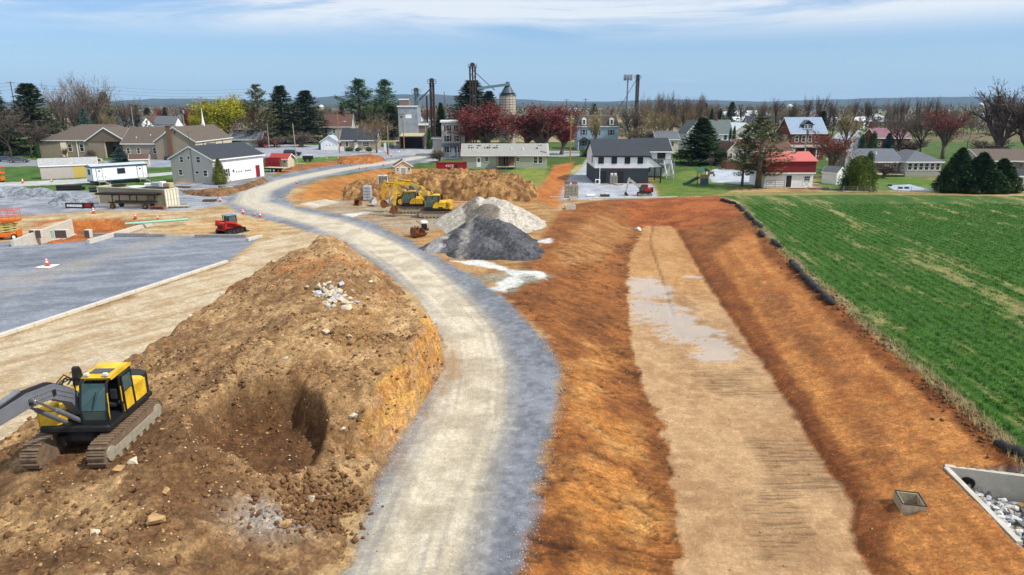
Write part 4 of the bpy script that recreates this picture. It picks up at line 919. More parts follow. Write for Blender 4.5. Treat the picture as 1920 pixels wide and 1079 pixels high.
# mini digger on the gravel court
q = P(1210, 369); excavator('small red and white mini excavator on the gravel court', (q.x, q.y+.9, 0), R(176), RED, mat('dusty_white_boom', S(206, 200, 188), .6, 3, .2), [(.5, 1.4), (1.5, 2.3), (2.6, 3.2), (3.4, 3.7), (4.1, 3.9)], (4.7, .9), bucket_rot=.1, L=3.6, gauge=2.5, s=.62, door_open=False, name='mini_excavator', bucketm=DRK)
def wheel(parent, x, y, z, r, wd, rimm, out):
    mb = MB(); mb.tube((x, y-wd/2, z), (x, y+wd/2, z), r, n=20); mb.tube((x, y-wd*.38, z), (x, y-wd/2-.012, z), r*.9, r*.84, n=20); mb.tube((x, y+wd*.38, z), (x, y+wd/2+.012, z), r*.9, r*.84, n=20)
    o = mb.build('wheel', RUB, parent); mb = MB(); mb.tube((x, y+out*(wd/2-.05), z), (x, y+out*(wd/2+.03), z), r*.56, n=14); mb.build('rim', rimm, o); return o
# wheel loader, facing left
q = P(745, 398); t = thing('wheel_loader', 'yellow wheel loader with dusty white bucket behind the two excavators', 'wheel loader', (q.x+1.2, q.y+6.2, 0), R(180))
for x in (1.5, -1.5):
    for s_ in (-1, 1): wheel(t, x, s_*1.0, .72, .72, .55, YEL2, s_)
mb = MB(); mb.box((-1.7, 0, 1.55), (2.4, 1.5, .95), ch=.15); mb.build('engine_cover', YEL2, t)
mb = MB(); mb.box((1.2, 0, 1.1), (1.9, 1.1, .6), ch=.1); mb.build('front_frame', YEL2, t)
mb = MB(); mb.box((-.25, 0, 1.45), (1.2, 1.5, .4)); 
for x in (-.8, .3):
    for y in (-.66, .66): mb.tube((x, y, 1.5), (x*.85, y, 3.05), .06, n=6)
cb_ = mb.build('cab', BLK, t)
mb = MB(); mb.box((-.25, 0, 3.08), (1.3, 1.5, .14), ch=.05); mb.build('cab_roof', YEL2, cb_)
mb = MB(); mb.box((-.25, 0, 2.35), (1.0, 1.32, 1.35)); mb.build('cab_window', GLT, cb_)
for y in (-.55, .55):
    mb = MB(); mb.path([(.9, y, 1.9), (2.0, y, 1.75), (3.0, y, .75)], [.12, .16, .12], 6); mb.build('lift_arm', YEL2, t)
mb = MB(); pr = [(2.9, 1.25), (3.1, .35), (3.3, .1), (4.1, .08), (4.1, .14), (3.38, .18), (3.22, .42), (3.05, 1.2)]; mb.prism(pr, -1.35, 1.35, 'y')
for y in (-1.35, 1.31): mb.prism([(2.95, 1.25), (3.1, .3), (3.3, .1), (4.05, .1), (3.4, .95)], y, y+.04, 'y')
mb.build('bucket', mat('dusty_white_steel', S(216, 214, 210), .7, 3, .15), t)
def pallet_stack(name, label, px, py, cols, rows, bw, bh, bd, m, gap=.04, rz=0, dY=0, cat='block stack'):
    q = P(px, py); t = thing(name, label, cat, (q.x, q.y+dY, 0), rz)
    for i in range(rows):
        mb = MB()
        for j in range(cols): mb.box(((j-(cols-1)/2)*(bw+gap), 0, .14+bh/2+i*(bh+.05)), (bw, bd, bh), rz=random.uniform(-.03, .03), ch=.03)
        mb.build('block_course', m, t)
    mb = MB(); W = cols*(bw+gap)
    for y in (-bd/2+.06, 0, bd/2-.06): mb.b2(-W/2, W/2, y-.05, y+.05, 0, .09)
    for k in range(6): x = -W/2+.06+k*(W-.12)/5; mb.b2(x-.05, x+.05, -bd/2, bd/2, .091, .12)
    mb.build('pallet', mat('pallet_wood', S(170, 136, 96), .85, 3, .3), t); return t
CBK = mat('grey_block', S(180, 184, 190), .85, 3, .2, .3, 14)
pallet_stack('block_stack', 'tall stack of grey blocks left of the loader bucket', 682, 382, 2, 5, .56, .38, 1.1, CBK, dY=3)
q = P(706, 376); t = thing('digger_bucket', 'large upright white-edged digging bucket standing behind the grey blocks', 'digger bucket', (q.x, q.y+6, .1), R(90))
mb = bucket_geo(1.5, 1); o = mb.build('bucket_shell', mat('dusty_white_steel', S(1, 1, 1)), t); o.location.z = 2.9; o.rotation_euler.y = R(-8); o.scale = (1.3, 1, 2.4)
mb = MB(); mb.prism([(-.25, 0), (.45, 0), (.42, .7), (-.2, .7)], -.6, .6, 'y'); mb.build('bucket_mount', DRK, t)
q = P(698, 388); t = thing('digger_bucket', 'dusty white bucket on the ground below the upright bucket', 'digger bucket', (q.x, q.y+1.0, 1.15), R(25)); mb = bucket_geo(1.4, 1); mb.build('bucket_shell', mat('dusty_white_steel', S(1, 1, 1)), t); mb = MB(); mb.tube((-.05, -.45, .05), (-.05, .45, .05), .06); mb.build('pin', DRK, t)
q = P(670, 386); t = thing('digger_bucket', 'low rusty bucket left of the grey block stack', 'digger bucket', (q.x, q.y+.4, .72), R(60)); mb = bucket_geo(1.0, 1); o = mb.build('bucket_shell', RUST, t); o.scale = (.8, 1, .8); mb = MB(); mb.tube((-.05, -.35, .05), (-.05, .35, .05), .06); mb.build('pin', DRK, t)
# rusty bucket and small roller by the dark pile
q = P(780, 445); t = thing('digger_bucket', 'rusty tilted bucket at the left foot of the dark stone pile', 'digger bucket', (q.x, q.y+.4, .95), R(150)); mb = bucket_geo(1.25, 1); o = mb.build('bucket_shell', RUST, t); o.rotation_euler = (.2, .5, 0); o.scale = (1.15,)*3; mb = MB(); mb.tube((-.05, -.45, .05), (-.05, .45, .05), .07); mb.build('pin', RUST, t)
q = P(795, 433); t = thing('plate_compactor', 'small black compactor with white top behind the rusty bucket', 'compactor', (q.x, q.y+.3, 0), R(20))
mb = MB(); mb.prism([(-.5, .1), (-.35, 0), (.35, 0), (.5, .1), (.5, .2), (-.5, .2)], -.4, .4, 'y'); mb.build('base_plate', DRK, t)
mb = MB(); mb.box((0, 0, .5), (.6, .6, .55), ch=.08); mb.build('engine', BLK, t); mb = MB(); mb.box((0, 0, .95), (.75, .7, .28), ch=.06); mb.build('hood', WHT, t)
mb = MB(); mb.path([(-.3, -.25, .6), (-.9, -.25, 1.15), (-.9, .25, 1.15), (-.3, .25, .6)], .03); mb.build('handle', BLK, t)
# red compact track loader
q = P(420, 441); t = thing('track_loader', 'red compact track loader with blue-grey cab roof at the pad corner', 'track loader', (q.x+.25, q.y+1.1, 0), R(62))
for s_ in (-1, 1):
    k = track_geo(2.3, .3, .42, s_*.95-(.42 if s_ > 0 else 0), .16).build('track', BLK, t); mb = MB(); y = s_*.955
    for x in (-.8, -.27, .27, .8): mb.tube((x, y-.02, .26), (x, y+.02, .26), .17, n=10)
    mb.build('track_frame', DRK, k)
mb = MB(); mb.prism([(-1.15, .45), (.7, .4), (.8, .8), (.2, 1.0), (-.5, 1.35), (-1.2, 1.3)], -.52, .52, 'y'); bd = mb.build('body', RED, t)
mb = MB(); mb.b2(-1.24, -1.16, -.5, .5, .5, 1.2)
mb.build('rear_door', RED, bd)
mb = MB()
for i in range(6): mb.b2(-1.262, -1.24, -.4+i*.14, -.33+i*.14, .6, 1.05)
mb.build('grille', BLK, bd)
for s_ in (-1, 1):
    mb = MB(); mb.path([(-1.15, s_*.78, .95), (-1.05, s_*.78, 1.45), (0, s_*.78, 1.2), (1.0, s_*.76, .72), (1.35, s_*.72, .3)], [.12, .15, .13, .1, .08], 6); mb.build('lift_arm', RED, t)
mb = MB()
for x in (-.35, .72):
    for y in (-.45, .45): mb.tube((x, y, .8), (x-.08, y, 2.0), .05, n=6)
mb.b2(-.42, .7, -.45, .45, .8, .95); c_ = mb.build('cab', BLK, t); mb = MB(); mb.box((.1, 0, 2.05), (1.3, 1.05, .12), ch=.05); mb.build('cab_roof', mat('blue_grey_paint', S(120, 144, 164), .5, 3, .12), c_)
mb = MB(); mb.b2(-.3, .62, -.42, .42, 1.0, 1.95); mb.build('cab_window', GLT, c_)
mb = MB(); mb.prism([(1.3, .6), (1.42, .1), (2.0, .05), (2.0, .1), (1.5, .16), (1.4, .6)], -.95, .95, 'y'); mb.build('bucket', DRK, t)
# scissor lifts
def scissor(label, q, rz, ext):
    t = thing('scissor_lift', label, 'scissor lift', q, rz)
    mb = MB(); mb.box((0, 0, .5), (2.3, 1.1, .45), ch=.05); mb.b2(-1.2, -1.1, -.6, .6, .3, 1.0); mb.b2(1.1, 1.2, -.6, .6, .3, 1.0); mb.build('chassis', ORG, t)
    for x in (-.8, .8):
        for s_ in (-1, 1): wheel(t, x, s_*.55, .3, .3, .22, WHT, s_)
    mb = MB(); n = 4; h = ext/n
    for i in range(n):
        for y in (-.45, .45): mb.tube((-.95, y, .75+i*h), (.95, y, .75+(i+1)*h), .055, n=6); mb.tube((.95, y*.85, .75+i*h), (-.95, y*.85, .75+(i+1)*h), .055, n=6)
        for x in (-.95, .95): mb.tube((x, -.5, .75+i*h), (x, .5, .75+i*h), .045, n=6)
    mb.build('scissor_arms', mat('cream_paint', S(226, 206, 120), .5, 3, .1), t)
    mb = MB(); z = .8+ext; mb.b2(-1.3, 1.3, -.65, .65, z, z+.14); mb.b2(-1.35, 1.35, -.68, .68, z+.14, z+.3); mb.build('platform', ORG, t)
    mb = MB()
    for x in (-1.3, -.65, 0, .65, 1.3):
        for y in (-.65, .65): mb.tube((x, y, z+.3), (x, y, z+1.25), .03, n=6)
    for zz in (z+.75, z+1.25):
        mb.path([(-1.3, -.65, zz), (1.3, -.65, zz), (1.3, .65, zz), (-1.3, .65, zz), (-1.3, -.65, zz)], .032, 6)
    mb.build('guard_rail', mat('orange_red_paint', S(244, 92, 40), .5), t); return t
q = P(5, 452); scissor('orange scissor lift with folded cream arms at the corner of the stone pad', (q.x-.1, q.y+1, 0), R(15), 1.1)
q = P(-4, 342); scissor('orange scissor lift standing on the lawn beyond the gravel yard', (q.x-.2, q.y, 0), R(8), .75)
# cones
def make_cone():
    t = thing('traffic_cone', 'orange traffic cone', 'cone', (0, 0, 0))
    mb = MB(); mb.box((0, 0, .025), (.42, .42, .05), ch=.012); mb.build('base', CONO, t)
    mb = MB(); mb.lathe([(.17, .05), (.12, .3), (.085, .5), (.035, .78), (.03, .8)], n=12); c_ = mb.build('cone_body', CONO, t, True)
    mb = MB(); mb.lathe([(.128, .3), (.1, .44)], n=12); mb.lathe([(.088, .52), (.066, .64)], n=12); mb.build('reflective_band', WHT, t, True); return t
CN = [(176, 400, 'orange cone at the edge of the foundation pit', 1.2), (254, 409, 'orange cone above the right foundation wall', 1), (296, 411, 'orange cone right of the foundation wall end', .8),
      (43, 343, 'orange cone on the lawn left of the striped shed', 1.2), (97, 341, 'orange cone in front of the striped shed', 1), (413, 378, 'orange cone beside the wood pallet pile', 1.1), (456, 401, 'toppling orange cone left of the road fork', 1), (488, 407, 'orange cone at the road fork by the tan lane', 1),
      (557, 344, 'orange cone on the inside of the road bend', .9), (613, 299, 'orange cone on the verge by the dark trailer', 1), (634, 298, 'orange cone on the verge right of the dark trailer', 1.1), (674, 316, 'left one of two orange barrels on the road shoulder', 1), (687, 315, 'right one of two orange barrels on the road shoulder', 1),
      (719, 311, 'tall orange cone on the far shoulder of the road', 1.3), (742, 308, 'orange cone above the small white garage', 1), (715, 301, 'left orange cone at the small dirt ridge', 1), (721, 300, 'right orange cone at the small dirt ridge', 1), (734, 293, 'orange cone by the white and red sign posts', 1.4), (656, 289, 'orange cone by the white yard sign', 1), (478, 404, 'low orange cone just left of the fork', .6)]
c0 = make_cone()
for i, (px, py, lb, s_) in enumerate(CN): o = c0 if i == 0 else copy_tree(c0); q = P(px, py+1); place(o, (q.x, q.y, .02), random.uniform(0, 3), s_*.95, lb, 'orange cones on the building site')
q = P(353, 520); mb = MB(); q2 = [P(64, 503), P(110, 497), P(112, 503), P(86, 505)]; mb.prism([(p.x, p.y) for p in (P(65, 503), P(85, 498), P(112, 497), P(92, 504))], .025, .06, 'z'); tag(mb.build('white_board', WHT), 'white square board lying flat on the stone pad', 'board')
o = copy_tree(c0); q = P(89, 500); place(o, (q.x, q.y, .06), .4, 1.0, 'orange cone standing on the white board near the left edge', 'orange cones on the building site')
bpy.data.objects.remove(bpy.data.objects['traffic_cone']) if False else None
# kerbs and block courses round the pad
KB = mat('pale_concrete', S(214, 208, 194), .85, 3, .12, .25, 20)
def kerb(name, label, a, b, h, wd, seg, m=KB, cat='kerb'):
    p, q = P(*a), P(*b); L_ = (q-p).length; t = thing(name, label, cat, (p.x, p.y, 0), math.atan2(q.y-p.y, q.x-p.x)); n = max(1, round(L_/seg)); mb = MB()
    for i in range(n): mb.box((L_*(i+.5)/n, 0, h/2+.01), (L_/n-.02, wd, h), ch=.02)
    mb.build('block_course', m, t); return t
kerb('kerb', 'long pale kerb along the front edge of the stone pad', (-80, 660), (426, 493), .24, .32, 1.2)
GBL = mat('grey_split_block', S(152, 150, 148), .9, 4, .25, .4, 12)
kerb('block_wall', 'single grey block course at the right end of the stone pad', (366, 445), (462, 445), .3, .35, .5, GBL, 'block wall'); kerb('block_wall', 'single pale block course returning at the pad corner', (464, 453), (490, 446), .32, .35, .5, KB, 'block wall')
kerb('block_wall', 'grey block course below the right foundation wall', (176, 444), (278, 444), .38, .35, .5, GBL, 'block wall'); kerb('block_wall', 'short block course ending the long block course', (279, 443.5), (310, 443.5), .26, .35, .5, GBL, 'block wall')
for px, lb in ((61, 'left one of two dark concrete cubes before the pit'), (73, 'right one of two dark concrete cubes before the pit'), (115, 'wide dark-faced concrete block before the pit'), (164, 'concrete block at the left end of the block course')):
    q = P(px, 447); t = thing('concrete_block', lb, 'concrete block', (q.x, q.y+.3, 0), 0); ww = 1.3 if px == 115 else .6
    mb = MB(); mb.box((0, 0, .45), (ww, .6, .9), ch=.03); mb.build('block', KB, t); mb = MB(); mb.b2(-ww/2+.03, ww/2-.03, -.312, -.302, .03, .86); mb.build('dark_face', mat('brown_block_face', S(104, 86, 82), .9, 5, .2), t)
def cwall(label, a, b, zb, zt, th=.3):
    p, q = P(*a), P(*b); t = thing('foundation_wall', label, 'concrete wall', (p.x, p.y, 0), math.atan2(q.y-p.y, q.x-p.x)); L_ = (q-p).length
    mb = MB(); mb.b2(0, L_, -th/2, th/2, zb, zt); o = mb.build('wall', KB, t); mb = MB(); mb.b2(-.15, L_+.15, -th, th, zb-.25, zb); mb.build('footing', KB, t); return t
cwall('tall pale concrete foundation wall on the left of the dug pit', (24, 462), (134, 421), -1.2, .62); cwall('pale concrete foundation wall on the right of the dug pit', (166, 458), (284, 423), -1.2, .45)
q = P(240, 432); t = thing('pipe', 'pale green plastic pipe lying on the right foundation wall', 'pipe', (q.x, q.y+.6, .55), R(28)); mb = MB(); mb.tube((-.5, 0, .12), (6, .2, .12), .14, n=12); mb.build('pipe_body', mat('green_pvc', S(150, 214, 190), .4, 2, .08), t); mb = MB(); mb.tube((5.9, .2, .12), (6.1, .2, .12), .17, n=12); mb.build('socket', mat('green_pvc', S(1, 1, 1)), t)
q = P(98, 447); t = thing('pipe_stub', 'short upright green pipe stub before the pit', 'pipe', (q.x, q.y+.1, 0)); mb = MB(); mb.tube((0, 0, 0), (0, 0, .8), .13, n=12); mb.build('pipe_body', mat('green_pvc', S(1, 1, 1)), t); mb = MB(); mb.tube((0, 0, .72), (0, 0, .82), .16, n=12); mb.build('cap', mat('green_pvc', S(1, 1, 1)), t)
# container with junk on top
CT = mat('tan_container', S(206, 192, 156), .6, 1.5, .12, .9, kind='wavex', kp=(5.2, 'SIN')); CTE = mat('sunlit_cream_container', S(238, 230, 206), .6, 2, .08)  # cream copy paints sunlight onto the door end; the frame shares it
a, b = P(186, 384), P(318, 391); t = thing('shipping_container', 'tan corrugated shipping container with planks and junk on its roof', 'container', (a.x, a.y, 0), math.atan2(b.y-a.y, b.x-a.x)); CONT = t
mb = MB(); mb.b2(.04, 12.0, .04, 2.4, .12, 2.58); mb.build('shell', CT, t)
mb = MB()
for x in (0, 11.96):
    for y in (-.0, 2.32): mb.b2(x, x+.14, y, y+.14, 0, 2.62)
for z in (.02, 2.5):
    mb.b2(.14, 11.96, -.01, .11, z, z+.13); mb.b2(.14, 11.96, 2.34, 2.46, z, z+.13); mb.b2(.01, .12, .14, 2.32, z, z+.13); mb.b2(11.97, 12.09, .14, 2.32, z, z+.13)
mb.build('frame', CTE, t)
for k in (0, 1):
    mb = MB(); y0 = .15+k*1.09; mb.b2(12.005, 12.05, y0, y0+1.07, .18, 2.48); d_ = mb.build('door', CTE, t); mb = MB()
    for y in (y0+.25, y0+.8): mb.tube((12.1, y, .15), (12.1, y, 2.52), .025, n=6); mb.b2(12.06, 12.12, y-.05, y+.15, 1.1, 1.16)
    mb.build('lock_rod', mat('grey_steel', S(170, 168, 160), .5), d_)
def on_cont(name, label, cat, x, y, geo, m):
    w_ = CONT.location+Matrix.Rotation(CONT.rotation_euler.z, 3, 'Z')@Vector((x, y, 2.64)); o = geo.build(name, m); o.location = w_; o.rotation_euler.z = CONT.rotation_euler.z; tag(o, label, cat)
mb = MB(); mb.lathe([(.9, 0), (1.0, .1), (.9, .2), (.8, .1), (.9, 0)], n=24); on_cont('hose_coil', 'coil of black hose on the container roof', 'hose', 2.8, 1.3, mb, BLK)
mb = MB(); mb.lathe([(1.0, 0), (1.06, .05), (1.0, .1), (.95, .05)], n=24); on_cont('hose_coil', 'thin pale hose ring on the container roof', 'hose', 6.3, 1.0, mb, WHT)
mb = MB()
for i in range(4): mb.box((0, i*.28-.4, .06+.02*i), (3.6, .24, .09), rz=.02*i)
on_cont('plank_stack', 'dark planks at the right end of the container roof', 'planks', 9.9, .6, mb, DRK)
for i, (x, y, d, lb) in enumerate(((9.2, 1.8, (1.6, .8, .7), 'grey wrapped bundle on the container roof, leftmost'), (10.3, 1.6, (.8, .8, .85), 'pale box on the container roof, middle'), (11.3, 1.7, (1.1, .9, .7), 'tan crate on the container roof, rightmost'), (7.8, 1.9, (1.5, .7, .5), 'flat white bundle on the container roof'))):
    mb = MB(); mb.box((0, 0, d[2]/2+.01), d, ch=.07); mb.box((0, 0, d[2]*.5), (.12, d[1]+.02, d[2]+.05)); on_cont('bundle', lb, 'bundle', x, y, mb, (mat('grey_wrap', S(190, 194, 198), .7, 3, .15), WHT, mat('tan_crate', S(196, 172, 136), .8, 4, .2), WHT)[i])
# steel trailer with beams
a = P(190, 388); t = thing('beam_trailer', 'low dark trailer loaded with rusty steel beams before the container', 'trailer', (a.x+.6, a.y-1.6, 0), R(-6))
mb = MB(); mb.b2(1.5, 8.3, 0, .14, .75, .95); mb.b2(1.5, 8.3, 1.5, 1.64, .75, .95)
for x in (2.0, 4.5, 7.6): mb.b2(x, x+.14, .14, 1.5, .78, .92)
for x in (2.1, 4.7, 7.4):
    for y in (.02, 1.48): mb.b2(x, x+.12, y, y+.12, .95, 1.75)
    mb.b2(x, x+.12, -.1, 1.75, 1.75, 1.86)
mb.build('frame', mat('dark_brown_steel', S(62, 48, 40), .7, 4, .3), t)
for x in (2.2, 7.0):
    for s_, y in ((-1, -.1), (1, 1.74)): wheel(t, x, y, .38, .38, .22, RUST, s_)
for i in range(4): mb = MB(); y = .05+i*.45; x0 = random.uniform(-.6, .1); mb.b2(x0, x0+9, y, y+.22, 1.87, 1.91); mb.b2(x0, x0+9, y+.09, y+.13, 1.91, 2.1); mb.b2(x0, x0+9, y, y+.22, 2.1, 2.14); o = mb.build('steel_beam', mat('dark_brown_steel', S(1, 1, 1)), None); o.location = t.location; o.rotation_euler = t.rotation_euler; tag(o, 'rusty steel beam lying on the low dark trailer', 'beam', 'steel beams on the trailer')
q = P(306, 393); t = thing('steel_ramp', 'rust-red steel ramp block at the container corner', 'ramp', (q.x-1.8, q.y-.2, 0), R(-5)); mb = MB(); mb.prism([(0, 0), (2.2, 0), (2.0, .45), (.2, .45)], 0, .5, 'y'); mb.build('ramp_body', RUST, t); mb = MB(); mb.b2(.3, 1.9, -.02, .03, .1, .35); mb.build('ramp_plate', mat('dark_brown_steel', S(1, 1, 1)), t)
def boards(label, px, py, n, L_, rz, m, name='plank_pile', th=.06):
    q = P(px, py); t = thing(name, label, 'planks', (q.x, q.y, 0), rz)
    for i in range(n): mb = MB(); mb.box((random.uniform(-.1, .1), (i % 4-1.5)*.32, .12+th/2+(i//4)*(th+.01)), (L_*random.uniform(.85, 1.05), .29, th), rz=random.uniform(-.02, .02)); mb.build('plank', m, t)
    mb = MB()
    for x in (-L_*.3, L_*.3): mb.b2(x-.06, x+.06, -.6, .6, 0, .115)
    mb.build('bearer', mat('pallet_wood', S(1, 1, 1)), t)
WD = mat('weathered_wood', S(196, 182, 158), .85, 3, .2); WDK = mat('dark_wood', S(110, 92, 72), .85, 3, .25)
boards('pale planks lying at the container door end', 336, 389, 5, 2.6, R(10), WD); boards('pale planks stacked at the foot of the spoil strip', 388, 358, 8, 3.6, R(8), WD); boards('dark timber pile beside a cone on the gravel', 394, 378, 6, 1.8, R(5), WDK, th=.12)
boards('timber planks by the red roofed shed', 554, 309, 6, 4, R(15), WD); boards('brown boards leaning low by the spoil strip', 345, 352, 5, 2.6, R(-10), WDK)
q = P(417, 357); t = thing('barrel_planter', 'grey round barrel at the corner of the spoil strip', 'barrel', (q.x, q.y, 0)); mb = MB(); mb.lathe([(.5, 0), (.6, .4), (.58, .85), (.52, .85), (.5, .7)], n=18); mb.build('staves', mat('grey_wood', S(160, 150, 136), .9, 4, .2), t)
mb = MB(); mb.lathe([(.585, .18), (.6, .26)], n=18); mb.lathe([(.6, .62), (.6, .7)], n=18); mb.build('hoop', DRK, t)
# black pipes and dark panels by the stone cone
for i, (x0, y0, x1, y1, lb) in enumerate(((107, 358, 154, 357, 'black corrugated pipe bundle behind the stone cone'), (168, 361, 183, 360, 'short black pipe end beside the container'))):
    a, b = P(x0, y0), P(x1, y1); t = thing('drain_pipes', lb, 'pipes', (a.x, a.y, 0)); d = b-a
    for k in range(3): mb = MB(); o_ = Vector((0, .35*(k % 2)+.5*(k == 1), .28+.4*(k == 2))); mb.tube(o_, o_+d, .27, n=12); mb.build('pipe', BLK, t)
for px, w_, lb in ((141, 2.7, 'black barrier panel with white marks before the stone cone'), (166, 1.6, 'smaller black and red barrier panel before the stone cone')):
    q = P(px, 391); t = thing('barrier_panel', lb, 'barrier', (q.x, q.y, 0), R(-6)); mb = MB(); mb.b2(-w_/2, w_/2, -.1, .1, .05, .75)
    for x in (-w_/2, w_/2-.1): mb.b2(x, x+.1, -.3, .3, 0, .05)
    mb.build('panel', BLK, t); mb = MB(); random.seed(px); x = -w_/2+.25
    while x < w_/2-.3: ww = random.uniform(.12, .25); mb.b2(x, x+ww, -.112, -.102, .22, .55); x += ww+.05
    mb.build('white_marks', WHT if px == 141 else RED, t)
# office trailer
OW = mat('trailer_white', S(240, 244, 248, .95), .5, 1.2, .05, .3, kind='wavex', kp=(2.6, 'SIN')); NAVY = mat('navy_trim', S(46, 62, 86), .5)
a, b = P(176, 348), P(279, 340); L_ = (b-a).length; t = thing('site_office', 'white site office trailer with navy trim and two doors', 'site office', (a.x, a.y, 0), math.atan2(b.y-a.y, b.x-a.x))
mb = MB(); mb.b2(0, L_, 0, 3.0, .75, 3.2); mb.build('wall', OW, t)
mb = MB(); mb.b2(-.02, L_+.02, -.02, 3.02, .5, .75); mb.b2(.3, L_-.3, .3, 2.7, .3, .5); mb.build('chassis', NAVY, t)
mb = MB(); mb.prism([(-.12, 3.2), (3.12, 3.2), (3.12, 3.3), (1.5, 3.62), (-.12, 3.3)], -.1, L_+.1, 'x'); mb.build('roof', mat('pale_metal_roof', S(196, 206, 214), .5, 2, .08), t)
mb = MB(); mb.b2(-.13, L_+.13, -.15, -.121, 3.1, 3.29); mb.b2(-.13, L_+.13, 3.121, 3.15, 3.1, 3.29); mb.b2(-.13, -.101, -.12, 3.12, 3.1, 3.29); mb.b2(L_+.101, L_+.13, -.12, 3.12, 3.1, 3.29)
for x in (-.03, L_-.06): mb.b2(x, x+.09, -.03, .0, .75, 3.1)
mb.build('trim', NAVY, t)
for u in (.125, .86):
    x = L_*u; mb = MB(); mb.b2(x-.52, x+.52, -.03, -.005, .8, 2.95); f_ = mb.build('door_frame', NAVY, t); mb = MB(); mb.b2(x-.44, x+.44, -.05, -.03, .82, 2.87); d_ = mb.build('door', WHT, f_); mb = MB(); mb.tube((x, -.058, 2.45), (x, -.05, 2.45), .16, n=12); mb.build('pane', GLS, d_) if False else mb.build('door_window', GLS, f_)
    mb = MB(); mb.b2(x-.6, x+.6, -1.1, -.06, .55, .72); mb.b2(x+.6, x+.95, -1.1, -.06, .3, .42); mb.b2(x+.95, x+1.3, -1.1, -.06, .05, .17)
    for xx in (x-.55, x+.55, x+1.2):
        mb.tube((xx, -1.08, 0), (xx, -1.08, 1.6 if xx < x+1 else 1.1), .03, n=6)
    mb.path([(x-.55, -1.08, 1.6), (x+.55, -1.08, 1.6), (x+1.2, -1.08, 1.1)], .03); mb.build('steps', mat('grey_steel', S(1, 1, 1)), t)
x = L_*.515; mb = MB(); mb.b2(x-.68, x+.68, -.035, -.005, 1.75, 2.75); f_ = mb.build('window', NAVY, t); mb = MB(); mb.b2(x-.6, x-.03, -.05, -.036, 1.83, 2.67); mb.b2(x+.03, x+.6, -.05, -.036, 1.83, 2.67); mb.build('pane', GLS, f_)
mb = MB(); mb.b2(-.035, -.005, .95, 1.95, 1.75, 2.75); f_ = mb.build('window', NAVY, t); mb = MB(); mb.b2(-.05, -.036, 1.02, 1.88, 1.82, 2.68); mb.build('pane', GLS, f_)
# ================================================================= BUILDINGS
def siding(n, c): return mat(n, c, .7, 1.2, .07, .5, kind='wavez', kp=(4.2, 'SAW'))
SW = siding('white_siding', S(240, 241, 243, 1.0)); SB = siding('beige_siding', S(178, 160, 138)); SG = siding('grey_siding', S(214, 208, 198)); SGR = siding('pale_green_siding', S(196, 204, 180)); SBL = siding('pale_blue_siding', S(168, 196, 214)); SCR = siding('cream_siding', S(232, 220, 192)); SDK = siding('charcoal_siding', S(58, 68, 76)); SLV = siding('light_grey_siding', S(196, 194, 184))
def shingle(n, c): return mat(n, c, .9, 2.5, .22, .5, kind='brick', kp=(1.0, .45, .22, tuple(v*.72 for v in c), .012))
RB = shingle('brown_shingle', S(112, 100, 90)); RBK = shingle('charcoal_shingle', S(66, 70, 78)); RGY = shingle('grey_shingle', S(112, 116, 124)); RLG = shingle('pale_grey_shingle', S(172, 170, 164)); RRB = shingle('red_brown_shingle', S(112, 82, 72)); RMA = shingle('maroon_shingle', S(150, 112, 122)); RBL = mat('blue_metal_roof', S(148, 168, 190), .5, 2, .12, .5, kind='wavex', kp=(1.6, 'SIN')); RRD = mat('red_metal_roof', S(214, 112, 104), .5, 2, .08, .5, kind='wavex', kp=(1.8, 'SIN')); RWH = mat('white_metal_roof', S(226, 232, 238), .5, 2, .05, .4, kind='wavex', kp=(1.8, 'SIN'))
BRK = mat('red_brick', S(142, 76, 60), .9, 3, .2, .4, kind='brick', kp=(1.0, .3, .11, S(116, 62, 50), .012)); STN = mat('mixed_stone', S(150, 136, 122), .9, 4, .3, .5, kind='brick', kp=(1.0, .5, .25, S(118, 100, 90), .02)); BRN = mat('brown_chimney', S(124, 98, 74), .9, 3, .2); TRM = mat('trim_white', S(238, 238, 234, .95), .6, 3, .05); TRB = mat('trim_tan', S(206, 190, 166), .6, 3, .08)
REDB = mat('red_board', S(150, 44, 46), .7, 1.5, .12, .6, kind='wavex', kp=(3.0, 'SAW')); WNB = mat('white_board_wall', S(240, 240, 238, 1.0), .75, 1.5, .06, .5, kind='wavex', kp=(2.5, 'SAW')); FNC = mat('brown_fence', S(128, 84, 60), .85, 2, .25, .6, kind='wavex', kp=(3.5, 'SAW'))
def B(name, label, cat, q, rz): return thing(name, label, cat, (q[0], q[1], 0), R(rz))
